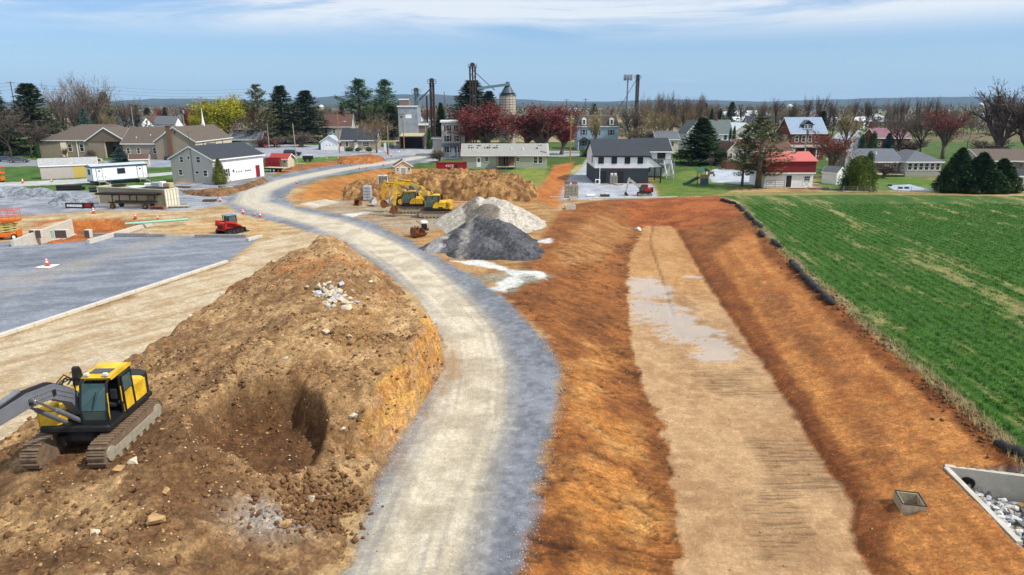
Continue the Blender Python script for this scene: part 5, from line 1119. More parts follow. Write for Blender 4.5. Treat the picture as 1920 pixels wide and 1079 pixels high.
def block(t, x0, y0, w_, d, hw, hr, ridge='x', wm=SW, rm=RGY, z0=0, ov=.35, trim=TRM, name='wall', roof='roof', base=None):
    """one volume: walls with gables, a two-slope or hipped roof with real thickness and white edge boards"""
    mb = MB(); x1, y1 = x0+w_, y0+d; xm, ym = (x0+x1)/2, (y0+y1)/2
    if ridge == 'x': mb.prism([(y0, z0), (y1, z0), (y1, hw), (ym, hr-.02), (y0, hw)], x0, x1, 'x')
    elif ridge == 'y': mb.prism([(x0, z0), (x1, z0), (x1, hw), (xm, hr-.02), (x0, hw)], y0, y1, 'y')
    else: mb.b2(x0, x1, y0, y1, z0, hw)
    wo_ = mb.build(name, wm, t); mb = MB(); th = .14; tr_b = MB()
    if ridge in 'xy':
        half = (d if ridge == 'x' else w_)/2; sl = (hr-hw)/half; e = half+ov; ze = hw-sl*ov
        c = ym if ridge == 'x' else xm; a0, a1 = ((x0, x1) if ridge == 'x' else (y0, y1))
        pr = [(c-e, ze+.03), (c, hr+.03), (c+e, ze+.03), (c+e, ze+th+.03), (c, hr+th+.05), (c-e, ze+th+.03)]
        mb.prism(pr, a0-ov, a1+ov, 'x' if ridge == 'x' else 'y')
        for q0, q1 in ((a0-ov-.05, a0-ov-.004), (a1+ov+.004, a1+ov+.05)): tr_b.prism([(c-e, ze-.06), (c, hr-.06), (c+e, ze-.06), (c+e, ze+th), (c, hr+th+.02), (c-e, ze+th)], q0, q1, 'x' if ridge == 'x' else 'y')
        for s_ in (-1, 1):
            p = c+s_*e; lo_, hi_ = sorted((p+s_*.004, p+s_*.06))
            if ridge == 'x': tr_b.b2(a0-ov, a1+ov, lo_, hi_, ze-.08, ze+th)
            else: tr_b.b2(lo_, hi_, a0-ov, a1+ov, ze-.08, ze+th)
    elif ridge == 'hip':
        k = min(d, w_)/2; X0, X1, Y0, Y1 = x0-ov, x1+ov, y0-ov, y1+ov
        v = [(X0, Y0, hw), (X1, Y0, hw), (X1, Y1, hw), (X0, Y1, hw), (X0, Y0, hw+th), (X1, Y0, hw+th), (X1, Y1, hw+th), (X0, Y1, hw+th)]
        v += [(X0+k+ov, ym, hr), (X1-k-ov, ym, hr)] if w_ >= d else [(xm, Y0+k+ov, hr), (xm, Y1-k-ov, hr)]
        f = [(0, 3, 2, 1), (0, 1, 5, 4), (1, 2, 6, 5), (2, 3, 7, 6), (3, 0, 4, 7)]
        f += [(4, 5, 9, 8), (6, 7, 8, 9), (5, 6, 9), (7, 4, 8)] if w_ >= d else [(4, 5, 8), (5, 6, 9, 8), (6, 7, 9), (7, 4, 8, 9)]
        mb.add(v, f)
        tr_b.b2(X0, X1, Y0-.05, Y0-.004, hw-.1, hw+th-.02); tr_b.b2(X0-.05, X0-.004, Y0, Y1, hw-.1, hw+th-.02); tr_b.b2(X1+.004, X1+.05, Y0, Y1, hw-.1, hw+th-.02)
    else:
        mb.b2(x0-ov, x1+ov, y0-ov, y1+ov, hw, hr); tr_b.b2(x0-ov-.05, x1+ov+.05, y0-ov-.05, y0-ov-.004, hw-.12, hr-.05)
    ro = mb.build(roof, rm, t); tr_b.build('fascia', trim, ro)
    if base:
        mb = MB(); mb.b2(x0-.03, x1+.03, y0-.03, y1+.03, 0, base[1]); mb.build('lower_wall', base[0], t)
    return wo_, ro
WC = {}
def win(t, x, y, z, w_=.9, h=1.3, rz=0, fm=None, shutter=None, sash=1, name='window', glass=None):
    """window: frame with a sash bar, dark pane set back in it"""
    fm = fm or TRM; key = (round(w_, 2), round(h, 2), fm.name, sash)
    if key not in WC:
        a = MB(); k = .09
        a.b2(-w_/2-k, -w_/2, -.05, -.003, -k, h+k); a.b2(w_/2, w_/2+k, -.05, -.003, -k, h+k); a.b2(-w_/2, w_/2, -.05, -.003, h, h+k); a.b2(-w_/2-.04, w_/2+.04, -.09, -.051, -k, -.02); a.b2(-w_/2, w_/2, -.05, -.003, -k, 0)
        if sash: a.b2(-w_/2, w_/2, -.04, -.012, h*.5-.03, h*.5+.03)
        if sash > 1:
            for i in range(1, sash): xx = -w_/2+w_*i/sash; a.b2(xx-.03, xx+.03, -.041, -.013, 0, h)
        g = MB(); g.b2(-w_/2, w_/2, -.011, -.002, 0, h); WC[key] = (a.mesh('window', fm), g.mesh('pane', glass or GLS))
    a, g = WC[key]
    f = link(bpy.data.objects.new(name, a), t); f.location = (x, y, z); f.rotation_euler.z = R(rz); link(bpy.data.objects.new('pane', g), f)
    if shutter:
        mb = MB(); mb.b2(-w_/2-.5, -w_/2-.12, -.045, -.003, -.03, h+.03); mb.b2(w_/2+.12, w_/2+.5, -.045, -.003, -.03, h+.03); mb.build('shutter', shutter, f)
    return f
def door(t, x, y, z, w_=.95, h=2.05, rz=0, m=None, glass=False, fm=None):
    mb = MB(); k = .09; mb.b2(-w_/2-k, -w_/2, -.06, -.003, 0, h+k); mb.b2(w_/2, w_/2+k, -.06, -.003, 0, h+k); mb.b2(-w_/2, w_/2, -.06, -.003, h, h+k); f = mb.build('door_frame', fm or TRM, t); f.location = (x, y, z); f.rotation_euler.z = R(rz)
    mb = MB(); mb.b2(-w_/2, w_/2, -.04, -.004, 0, h); mb.tube((w_/2-.1, -.08, h*.48), (w_/2-.1, -.04, h*.48), .03, n=6); mb.build('door', m or WHT, f)
    if glass: mb = MB(); mb.b2(-w_*.3, w_*.3, -.052, -.041, h*.5, h*.9); mb.build('door_window', GLS, f)
def gdoor(t, x, y, w_, h, rz=0, m=None, lights=3):
    mb = MB(); k = .12; mb.b2(-w_/2-k, -w_/2, -.07, -.003, 0, h+k); mb.b2(w_/2, w_/2+k, -.07, -.003, 0, h+k); mb.b2(-w_/2, w_/2, -.07, -.003, h, h+k); f = mb.build('door_frame', TRM, t); f.location = (x, y, .02); f.rotation_euler.z = R(rz)
    mb = MB()
    for i in range(4): mb.b2(-w_/2, w_/2, -.045, -.004, i*h/4+.01, (i+1)*h/4-.01)
    mb.build('garage_door', m or WHT, f)
    if lights:
        mb = MB()
        for i in range(lights): xx = -w_*.3+i*w_*.6/max(1, lights-1); mb.b2(xx-.16, xx+.16, -.056, -.046, h*.62, h*.74)
        mb.build('door_window', GLS, f)
def chim(t, x, y, z0, z1, w_=.7, d=.7, m=BRK):
    mb = MB(); mb.b2(x-w_/2, x+w_/2, y-d/2, y+d/2, z0, z1); mb.b2(x-w_/2-.07, x+w_/2+.07, y-d/2-.07, y+d/2+.07, z1, z1+.14); mb.build('chimney', m, t)
def posts(t, pts, h, m=TRM, r=.09, name='porch_post', z0=0):
    for x, y in pts: mb = MB(); mb.b2(x-r, x+r, y-r, y+r, z0, h); mb.b2(x-r-.04, x+r+.04, y-r-.04, y+r+.04, z0, z0+.15); mb.build(name, m, t)
# --- white garage house by the road
q = at(403, 125.8); rz = -16.6; c_, s_ = math.cos(R(rz)), math.sin(R(rz)); wg = 9.3
t = B('garage_house', 'white two storey garage house with dark roof and shaded gable beside the gravel road', 'house', (q.x-wg*c_, q.y-wg*s_), rz)
block(t, 0, 0, wg, 14.6, 4.35, 6.55, 'y', SW, RBK)
mb = MB(); mb.prism([(0.02, .05), (wg-.02, .05), (wg-.02, 4.3), (wg/2, 6.48), (.02, 4.3)], -.02, -.004, 'y'); mb.build('gable_shade_siding', SG, t)  # shade of the white gable painted in as a grey sheet
for x, z, ww, hh in ((2.55, 3.75, .7, .95), (6.25, 3.75, .8, 1.05), (2.0, 1.4, .75, .95), (7.5, 1.35, .8, 1.0)): win(t, x, -.02, z, ww, hh)
win(t, 4.15, -.02, 4.3, .45, .55, sash=0); win(t, 5.7, -.02, 1.75, .7, .4, sash=0)
win(t, wg, 2.9, 1.0, 1.7, 1.35, 90, sash=3, shutter=BLK)
gdoor(t, wg, 6.9, 2.3, 2.25, 90); gdoor(t, wg, 9.6, 2.3, 2.25, 90, lights=4); door(t, wg, 12.6, .05, 1.3, 2.3, 90, DRED, fm=TRM)
mb = MB(); mb.tube((4.75, -.07, .2), (4.75, -.07, 7.1), .035, n=6); mb.tube((4.1, -.07, 9.2), (5.6, -.07, 9.2), .025, n=5); mb.tube((4.75, -.07, 7.1), (4.75, -.07, 9.2), .03, n=5); mb.build('antenna_mast', DRK, t)
mb = MB(); mb.b2(wg+.02, wg+.16, 5.2, 5.5, 1.7, 2.0); mb.build('wall_lamp', DRK, t)
q = P(445, 335); t = thing('garden_well', 'small red-roofed wooden well ornament by the white garage', 'garden well', (q.x, q.y, 0), .2)
mb = MB(); mb.lathe([(.45, 0), (.45, .8), (.38, .8), (.36, .5)], n=14); mb.build('well_wall', WDK, t); mb = MB(); mb.tube((-.4, 0, .7), (-.4, 0, 1.7), .05); mb.tube((.4, 0, .7), (.4, 0, 1.7), .05); mb.build('post', WDK, t); mb = MB(); mb.prism([(-.6, 1.6), (0, 2.1), (.6, 1.6), (.6, 1.68), (0, 2.2), (-.6, 1.68)], -.55, .55, 'y'); mb.build('roof', RED, t)
q = P(437, 337); t = thing('oil_tank', 'grey upright tank against the white garage wall', 'tank', (q.x, q.y, 0)); mb = MB(); mb.lathe([(.1, .15), (.5, .3), (.55, .5), (.55, 1.3), (.5, 1.5), (.1, 1.62)], n=16); mb.build('tank_body', mat('grey_steel', S(1, 1, 1)), t, True); mb = MB()
for a in (0, 2.1, 4.2): mb.tube((.4*math.cos(a), .4*math.sin(a), 0), (.4*math.cos(a), .4*math.sin(a), .45), .04)
mb.build('leg', DRK, t)
# --- church
t = B('church', 'long beige church with brown shingle roofs, gabled porch and thin white steeple', 'church', at(295, 182), 0); W_ = 10.4
block(t, 0, 0, W_, 24, 4.75, 8.25, 'y', SB, RB); 
mb = MB(); mb.b2(W_+.005, W_+.04, .05, 23.9, .1, 4.7); mb.build('side_wall', SCR, t)  # paler sheet over the beige wall, sunlight on this side put into its colour
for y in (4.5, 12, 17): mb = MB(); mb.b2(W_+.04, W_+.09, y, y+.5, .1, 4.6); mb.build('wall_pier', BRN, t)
mb = MB(); mb.b2(3.35, 4.55, -.5, -.003, 0, 8.6); mb.b2(3.25, 4.65, -.6, 0, 8.6, 8.75); mb.build('chimney', BRN, t)
mb = MB(); mb.b2(5.25, 5.65, -.03, -.004, 6.7, 7.3); mb.build('vent', BLK, t)
mb = MB(); mb.b2(4.85, 5.55, 17.6, 18.3, 8.0, 8.9); mb.lathe([(.42, 8.9), (.3, 9.6), (.16, 11), (.03, 13.2)], (5.2, 17.95, 0), 8); mb.build('steeple', WHT, t)
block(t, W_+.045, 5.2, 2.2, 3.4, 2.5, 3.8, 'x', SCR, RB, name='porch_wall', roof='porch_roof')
q0 = at(233, 183.5); dx = q0.x-t.location.x; dy = 1.5
block(t, dx, dy, -dx-.02, 11, 4.2, 8.0, 'x', SB, RB, name='wing_wall', roof='wing_roof')
for px in (243, 262, 292): x = at(px, 183.5).x-t.location.x; win(t, x, dy, 1.55, .75, 1.35)
for px, z in ((257, 5.3), (281, 5.9)): x = at(px, 184).x-t.location.x; mb = MB(); yv = dy+(z-4.2)/3.8*5.5; mb.tube((x, yv, z-.2), (x, yv, z+.5), .1); mb.build('roof_vent', WHT, t)
a = at(85, 193); dx2 = a.x-t.location.x; dy2 = 11
block(t, dx2, dy2, at(247, 193).x-a.x, 14, 4.4, 8.6, 'hip', SB, RB, name='hall_wall', roof='hall_roof')
a = at(168, 189); gx0 = a.x-t.location.x; gw = at(242, 189).x-a.x
mb = MB(); mb.b2(gx0+.5, gx0+gw-6.2, 6.5, 11, 0, 4.35); mb.build('porch_wall', SB, t)
mb = MB(); mb.prism([(gx0-.3, 4.3), (gx0+gw/2, 7.9), (gx0+gw+.3, 4.3), (gx0+gw+.3, 4.5), (gx0+gw/2, 8.1), (gx0-.3, 4.5)], 6.2, 16, 'y'); ro = mb.build('porch_roof', RB, t)
mb = MB(); mb.prism([(gx0-.3, 4.22), (gx0+gw/2, 7.8), (gx0+gw+.3, 4.22), (gx0+gw+.3, 4.5), (gx0+gw/2, 8.1), (gx0-.3, 4.5)], 6.1, 6.19, 'y'); mb.build('fascia', TRM, ro)
mb = MB(); mb.prism([(gx0, 4.35), (gx0+gw, 4.35), (gx0+gw/2, 7.75)], 6.35, 6.6, 'y'); mb.build('porch_gable', mat('dark_tan_board', S(128, 110, 94), .8, 2, .1), t)
for px, ww in ((204, 1.0), (215, 1.5), (230, 1.0)): x = at(px, 192).x-t.location.x; door(t, x, dy2, .1, ww, 2.7, 0, GLS)
posts(t, [(gx0+gw-.4, 6.7), (gx0+gw-5.9, 6.7)], 4.3, TRB, .16)
for px in (134, 156): x = at(px, 193).x-t.location.x; win(t, x, dy2, 1.5, 1.05, 1.9)
mb = MB(); x = at(148, 193).x-t.location.x; mb.b2(x-.08, x+.08, dy2-.18, dy2-.02, 0, 4.3); mb.build('downspout', TRM, t)
a = at(76, 190); x0 = a.x-t.location.x; w0 = at(116, 190).x-a.x
mb = MB(); mb.prism([(x0, 0), (x0+w0, 0), (x0+w0, 4.1), (x0, 3.5)], 8.2, 10.9, 'y'); mb.build('annex_wall', SB, t); mb = MB(); mb.prism([(x0-.3, 3.48), (x0+w0+.2, 4.14), (x0+w0+.2, 4.32), (x0-.3, 3.66)], 8.0, 10.95, 'y'); mb.build('annex_roof', RB, t)
mb = MB(); mb.b2(x0+w0+.003, x0+w0+.03, 8.25, 10.85, .1, 4.05); mb.build('annex_sunlit_side', SCR, t)  # sunlit flank of the annex painted in as a lighter sheet
mb = MB()
for i in range(4): mb.box((W_-7.5+i*1.7, -1.0, .5), (.9, .9, 1.0), ch=.08)
mb.build('air_conditioner', DRK, t)
# --- sheds left
t = B('metal_shed', 'low metal shed with striped pale roof and one yellow wall panel', 'shed', P(78, 337), 31)
block(t, 0, 0, 9.6, 3.6, 2.55, 3.7, 'x', mat('pink_white_ribbed_metal', S(226, 214, 208), .6, 1.5, .06, .9, kind='wavex', kp=(3.2, 'SIN')), mat('striped_metal_roof', S(192, 190, 192), .55, 2.5, .25, 1.0, kind='wavex', kp=(1.9, 'SIN')), ov=.12)
mb = MB(); mb.b2(5.4, 7.7, -.02, -.003, .05, 2.45); mb.build('yellow_panel', mat('yellow_ribbed_metal', S(240, 206, 110), .6, 1.5, .06, .9, kind='wavex', kp=(3.2, 'SIN')), t)
mb = MB(); mb.b2(-.02, -.003, .1, 3.5, 0, 1.2); mb.build('end_panel', mat('tan_metal', S(196, 182, 146), .6, 2, .1), t)
t = B('garden_shed', 'small tan shed with brown roof before the church wing', 'shed', at(244, 162), 20); block(t, 0, 0, 4.0, 2.4, 1.6, 2.5, 'x', SCR, RRB, ov=.15); door(t, 4.0, 1.2, .05, .8, 1.5, 90, TRB)
# --- red roofed hut, frames
t = B('red_roofed_hut', 'small cream hut with red metal roof by the timber', 'hut', at(507, 160), -8); block(t, 0, 0, 4.3, 3.4, 1.95, 2.9, 'x', SCR, mat('red_tin_roof', S(176, 60, 52), .55, 2, .1, .5, kind='wavex', kp=(2, 'SIN')), ov=.35); door(t, 2.6, 0, .05, .8, 1.6, 0, WHT); win(t, 3.6, 0, 1.0, .4, .5)
q = at(510, 157.5); t = thing('truss_stack', 'stack of dark red steel trusses beside the red roofed hut', 'steel frames', (q.x, q.y-.5, 0), R(-10)); 
for k in range(4):
    mb = MB(); y = k*.4; 
    for i in range(7): x = -1.8+i*.55; mb.tube((x, y, .4), (x+.28, y, 2.3), .05, n=5); mb.tube((x+.28, y, 2.3), (x+.55, y, .4), .05, n=5)
    mb.tube((-1.9, y, .4), (2.1, y, .4), .07, n=5); mb.tube((-1.9, y, 2.3), (2.1, y, 2.3), .07, n=5); mb.build('truss', DRED, t)
q = at(520, 149); t = thing('flatbed_trailer', 'grey flatbed trailer parked at the end of the white garage', 'trailer', (q.x, q.y, 0), R(-18)); mb = MB(); mb.b2(-2.8, 2.4, -1.1, 1.1, .75, .92); mb.build('deck', WD, t); mb = MB(); mb.b2(-2.8, 2.4, -1.14, -1.101, .62, .86); mb.prism([(2.4, -.8), (3.8, -.05), (3.8, .05), (2.4, .8)], .6, .74, 'z'); mb.build('frame', DRK, t)
for x in (-.9, 0): 
    for s_ in (-1, 1): wheel(t, x, s_*1.0, .36, .36, .22, WHT, s_)
q = P(578, 303); t = thing('utility_trailer', 'dark utility trailer with grey load beside the pale pole', 'trailer', (q.x, q.y, 0), R(5)); mb = MB(); mb.b2(-1.2, 1.2, -.8, .8, .5, 1.4); mb.build('box', BLK, t); mb = MB(); mb.box((0, 0, 1.52), (2.2, 1.5, .35), ch=.1); mb.build('load', mat('grey_wrap', S(1, 1, 1)), t)
for x in (-.6, .6): wheel(t, x, -.75, .35, .35, .2, DRK, -1)
# --- little shed, dumpster, ranch
t = B('playhouse_shed', 'small cream shed with brown roof showing above the soil stockpile', 'shed', at(741, 143), 14); block(t, 0, 0, 3.4, 3.0, 1.7, 2.75, 'y', SCR, RRB, ov=.25); gdoor(t, 1.7, 0, 1.0, 1.3, lights=0, m=mat('grey_steel', S(1, 1, 1))); win(t, .55, 0, .7, .5, .6); win(t, 2.85, 0, .7, .5, .6); win(t, 3.4, 1.5, .8, .5, .6, 90)
q = at(818, 147); t = thing('dumpster', 'long dark red roll-off dumpster with white lettering on the lawn', 'dumpster', (q.x, q.y, 0), R(2)); L_ = 6.5
mb = MB(); mb.b2(0, L_, 0, .08, .25, 2.1); mb.b2(0, L_, 2.1, 2.18, .25, 2.1); mb.b2(0, .08, .08, 2.1, .25, 2.1); mb.b2(L_-.08, L_, .08, 2.1, .25, 2.1); mb.b2(.08, L_-.08, .08, 2.1, .25, .4); mb.build('bin', DRED, t)
mb = MB()
for i in range(8): x = .3+i*.84; mb.b2(x, x+.09, -.06, -.003, .3, 2.0)
mb.b2(-.05, L_+.05, -.08, .0, 2.0, 2.16); mb.b2(0, L_, .3, .45, 0, .24); mb.b2(0, L_, 1.7, 1.85, 0, .24); mb.build('rib', DRED, t)
def letters(txt, size, m, t, loc, rz=0, name='lettering'):
    c_ = bpy.data.curves.new('lettering', 'FONT'); c_.body = txt; c_.size = size; c_.extrude = .008; o = bpy.data.objects.new('tmp', c_); col.objects.link(o)
    me = bpy.data.meshes.new_from_object(o.evaluated_get(bpy.context.evaluated_depsgraph_get())); bpy.data.objects.remove(o); me.materials.clear(); me.materials.append(m)
    l_ = link(bpy.data.objects.new(name, me), t); l_.location = loc; l_.rotation_euler = (R(90), 0, rz); return l_
letters('4YCE', .75, WHT, t, (2.0, -.075, 1.15)); mb = MB(); mb.b2(3.95, 4.6, -.07, -.061, .8, 1.6); mb.build('black_panel', BLK, t)
mb = MB(); mb.box((3, 1.1, 1.9), (5.6, 1.7, .5), ch=.2); mb.build('debris', RRB, t)
t = B('ranch_house', 'pale green ranch house with holes torn in its grey roof', 'house', at(868, 156), .5); L_ = 19
wo_, ro = block(t, 0, 0, L_, 8, 3.1, 5.2, 'x', SGR, RLG, ov=.4)
slr = 2.1/4
def roofq(u0, u1, v0, v1):   # opening on the front slope: v = fraction up the slope
    y0, y1 = -.4+v0*4.4, -.4+v1*4.4; z = lambda y: 3.1+slr*y+.175
    return [(u0, y0, z(y0)+.012), (u1, y0, z(y0)+.012), (u1, y1, z(y1)+.012), (u0, y1, z(y1)+.012), (u0, y0, z(y0)-.01), (u1, y0, z(y0)-.01), (u1, y1, z(y1)-.01), (u0, y1, z(y1)-.01)]
random.seed(21); holes = []
for u in [1.1, 1.7, 2.1, 3.1, 3.55, 4.7, 5.3, 5.8, 6.2, 6.7, 7.1, 7.5]:
    for v in (.55, .75):
        if random.random() < .8: holes.append((u, u+random.uniform(.25, .45), v+random.uniform(0, .04), v+random.uniform(.10, .17)))
holes += [(16.7, 17.0, .5, .66), (17.1, 17.4, .78, .9), (17.6, 18.0, .78, .9), (16.4, 16.7, .55, .62)]
for h_ in holes: mb = MB(); mb.add(roofq(*h_), [(0, 1, 2, 3), (7, 6, 5, 4), (0, 4, 5, 1), (1, 5, 6, 2), (2, 6, 7, 3), (3, 7, 4, 0)]); mb.build('roof_hole', MCD, ro)
for u in (11.0, 13.6): mb = MB(); mb.tube((u, 1.5, 3.9), (u, 1.5, 4.6), .12, n=8); mb.build('roof_vent', WHT, ro)
door(t, 3.6, 0, .35, .85, 2.2, 0, WHT, True); win(t, 5.4, 0, 1.7, .75, .9); win(t, 12.4, 0, 1.7, .75, .8); win(t, 16.4, 0, 1.25, .85, 1.35); win(t, 17.5, 0, 1.25, .85, 1.35)
mb = MB(); mb.b2(8.0, 11.6, -.03, -.004, .3, 2.9); mb.build('torn_wall', mat('torn_brown_wall', S(128, 100, 80), .9, 3, .35), t); mb = MB(); mb.b2(9.2, 10.1, -.05, -.031, .3, 2.8); mb.build('door_opening', MCD, t)
mb = MB(); mb.b2(7.6, 11.9, -2.2, -.02, .5, .65); mb.build('deck', WD, t); posts(t, [(7.7, -2.1), (9.7, -2.1), (11.8, -2.1)], 2.9, WDK, .07); mb = MB(); mb.b2(7.4, 12.2, -2.4, .0, 2.9, 3.0); mb.build('deck_canopy', RLG, t)
mb = MB(); mb.b2(18.9, 19.1, .2, .6, 3, 5.6); mb.build('chimney', TRM, t)
q = P(968, 315); t = thing('debris_heap', 'heap of torn boards on the grass before the pale green ranch', 'debris', (q.x, q.y, 0))
for k in range(26): mb = MB(); mb.box((random.gauss(0, .9), random.gauss(0, .4), .08+random.random()*.35), (random.uniform(.6, 1.6), .12, .04), rz=random.uniform(0, 3), ry=random.uniform(-.3, .3)); mb.build('board', WD, t)
# --- black and white house
t = B('white_house', 'white two storey house with black base and charcoal roof at the gravel court', 'house', at(1114, 126.5), 0); L_ = 9.9
block(t, 0, 0, L_, 13.5, 4.95, 7.5, 'x', SW, RBK, ov=.3, trim=mat('trim_black', S(34, 36, 40), .6), base=(SDK, 2.75))
for px in (1125.5, 1150, 1174.5, 1198.5): x = at(px, 126.5).x-t.location.x; win(t, x, 0, 3.65, .85, 1.15, fm=mat('trim_black', S(1, 1, 1)))
mb = MB(); mb.b2(.9, 1.02, -.14, -.033, .6, 3.0); mb.build('downspout', TRM, t); mb = MB(); mb.tube((.96, -.09, 3.0), (2.1, -.09, 3.9), .03); mb.build('cable', TRM, t)
for x in (1.6, 4.85): door(t, x, -.03, .1, .8, 2.0, 0, BLK, fm=BLK)
mb = MB(); mb.b2(2.6, 6.8, -.045, -.033, 2.6, 2.74); mb.build('red_board', REDB, t)
win(t, 0, 4, 3.6, .8, 1.1, -90, fm=mat('trim_black', S(1, 1, 1)))
x1 = at(1211, 139.6).x-t.location.x
block(t, L_+.02, 13.0, 6.9, 9, 4.95, 7.2, 'x', SW, RBK, ov=.3, trim=TRM, name='wing_wall', roof='wing_roof', base=None)
win(t, L_+2.0, 13, 3.5, .75, 1.0, shutter=BLK); win(t, L_+2.6, 13, .9, .7, .9); door(t, L_+5.0, 13, 2.6, 1.7, 2.1, 0, GLS)
mb = MB(); mb.prism([(L_+.04, 2.85), (L_+2.6, 2.95), (L_+.04, 4.75)], 0.3, .5, 'y'); mb.build('carport_gable', SW, t); mb = MB(); mb.prism([(L_+.04, 4.8), (L_+2.9, 2.7), (L_+2.9, 2.85), (L_+.04, 4.97)], .1, 12.9, 'y'); mb.build('carport_roof', RBK, t)
posts(t, [(L_+2.4, .5), (L_+2.4, 6)], 2.8, BLK, .1, 'carport_post')
DGY = mat('grey_deck', S(150, 152, 156), .8, 4, .12)
mb = MB(); mb.b2(L_+3.6, L_+7.1, 9.8, 12.97, 2.4, 2.58); mb.build('deck', DGY, t); mb = MB()
for i in range(12): x = L_+3.6+i*.3; mb.b2(x, x+.12, 9.76, 9.82, 2.58, 3.6)
mb.b2(L_+3.55, L_+7.15, 9.7, 9.86, 3.6, 3.7); 
for i in range(10): y = 9.9+i*.3; mb.b2(L_+3.56, L_+3.62, y, y+.12, 2.58, 3.6)
mb.build('deck_railing', DGY, t); posts(t, [(L_+3.7, 9.9), (L_+7.0, 9.9)], 2.4, DGY, .09, 'deck_post')
mb = MB()
for i in range(11): z = 2.4-i*.22; y = 9.6-i*.28; mb.b2(L_+4.9, L_+6.2, y-.28, y, z-.06, z)
for x in (L_+4.86, L_+6.2): mb.prism([(9.7, 2.3), (9.7, 2.5), (6.5, .05), (6.5, -.05)], x, x+.05, 'x')
s_o = mb.build('stairs', DGY, t); mb = MB()
for x in (L_+4.84, L_+6.22):
    mb.tube((x, 9.6, 3.5), (x, 6.6, 1.05), .05); 
    for k in range(4): f = k/3; mb.tube((x, 9.6-3*f, 2.4-2.4*f), (x, 9.6-3*f, 3.5-2.45*f), .04)
mb.build('stair_railing', TRM, s_o)
q = at(1120.5, 125); t = thing('heat_pump', 'white outdoor air conditioner unit against the black wall', 'air conditioner', (q.x, q.y, 0)); mb = MB(); mb.box((0, 0, .5), (.9, .38, .75), ch=.03); mb.b2(-.4, .4, -.2, .2, 0, .11); mb.build('case', WHT, t); mb = MB(); mb.lathe([(.28, 0), (.3, .02), (.26, .03)], n=16); o = mb.build('fan_grille', DRK, t); o.rotation_euler.x = R(90); o.location = (-.08, -.2, .5)
pallet_stack('pallet_load', 'pallet of grey boxes with two white tubs on top by the black wall', 1150, 346, 3, 3, .42, .45, .9, mat('grey_box', S(150, 146, 138), .85, 3, .2), cat='pallet')
for dx_, lb in ((-.35, 'left white tub on the pallet by the black wall'), (.3, 'right white tub on the pallet by the black wall')): q = P(1150, 346); mb = MB(); mb.lathe([(.2, 0), (.26, .35), (.27, .36), (.23, .36)], n=12); o = mb.build('tub', WHT); o.location = (q.x+dx_, q.y, 1.64); tag(o, lb, 'tub')
boards('long pale timbers lying behind the mini excavator', 1185, 342, 8, 5, R(-3), WD); boards('short boards between the pallet and the timbers', 1160, 347, 4, 1.5, R(30), WD)
pallet_stack('crate_stack', 'tall stack of tan block pallets at the court edge', 1071, 371, 4, 4, .5, .42, 1.0, mat('tan_block', S(168, 158, 138), .85, 3, .25, .3, 14), cat='block stack')
for px, lb in ((1063, 'brown carton on the tan block stack, left'), (1077, 'brown carton on the tan block stack, right')): q = P(px, 371); mb = MB(); mb.box((0, 0, .24), (.8, .6, .46), ch=.03); mb.b2(-.08, .08, -.305, .305, .01, .475); o = mb.build('carton', mat('carton_brown', S(150, 112, 92), .85, 3, .2)); o.location = (q.x, q.y+.1, 2.08); tag(o, lb, 'carton')
q = P(1069, 392); 
for px, py, s_, lb in ((1069, 392, 1.0, 'square concrete drain box sunk in the red soil'), (1075, 375, .8, 'pale concrete drain box at the court edge')):
    q = P(px, py); t = thing('drain_box', lb, 'drain box', (q.x, q.y, hz_(q.x, q.y)-.2), .05, sc_=s_); mb = MB()
    for z_ in ((-.7, .7, -.6, -.42), (-.7, .7, .42, .6), (-.7, -.52, -.42, .42), (.52, .7, -.42, .42)): mb.b2(*z_, 0, .75)
    mb.build('box_wall', MC, t); mb = MB(); mb.b2(-.52, .52, -.42, .42, .2, .5); mb.build('opening', MCD, t)
kerb('kerb', 'long pale kerb along the gravel court and lawn', (1112, 373), (1376, 371), .2, .4, 2.5); kerb('kerb', 'stub of white kerb at the court corner', (1030, 371), (1058, 372), .15, .3, 1)
for px, lb in ((1107, 'white pipe offcut at the front of the court'), (1134, 'dark crate at the front of the court')):
    q = P(px, 369); t = thing('crate' if px > 1110 else 'pipe_offcut', lb, 'crate' if px > 1110 else 'pipe', (q.x, q.y, 0)); mb = MB()
    if px > 1110:
        for x in (-.7, 0, .6): mb.b2(x, x+.1, -.35, .35, 0, .4)
        mb.b2(-.7, .7, -.4, -.351, .05, .12); mb.b2(-.7, .7, -.4, -.351, .25, .34); mb.build('slats', WDK, t); mb = MB(); mb.box((0, 0, .2), (1.1, .6, .3), ch=.05); mb.build('contents', DRK, t)
    else: mb.tube((-.6, 0, .2), (.6, .1, .2), .2, n=12); mb.build('pipe_body', WHT, t); mb = MB(); mb.tube((.55, .1, .2), (.7, .11, .2), .23, n=12); mb.build('socket', WHT, t)
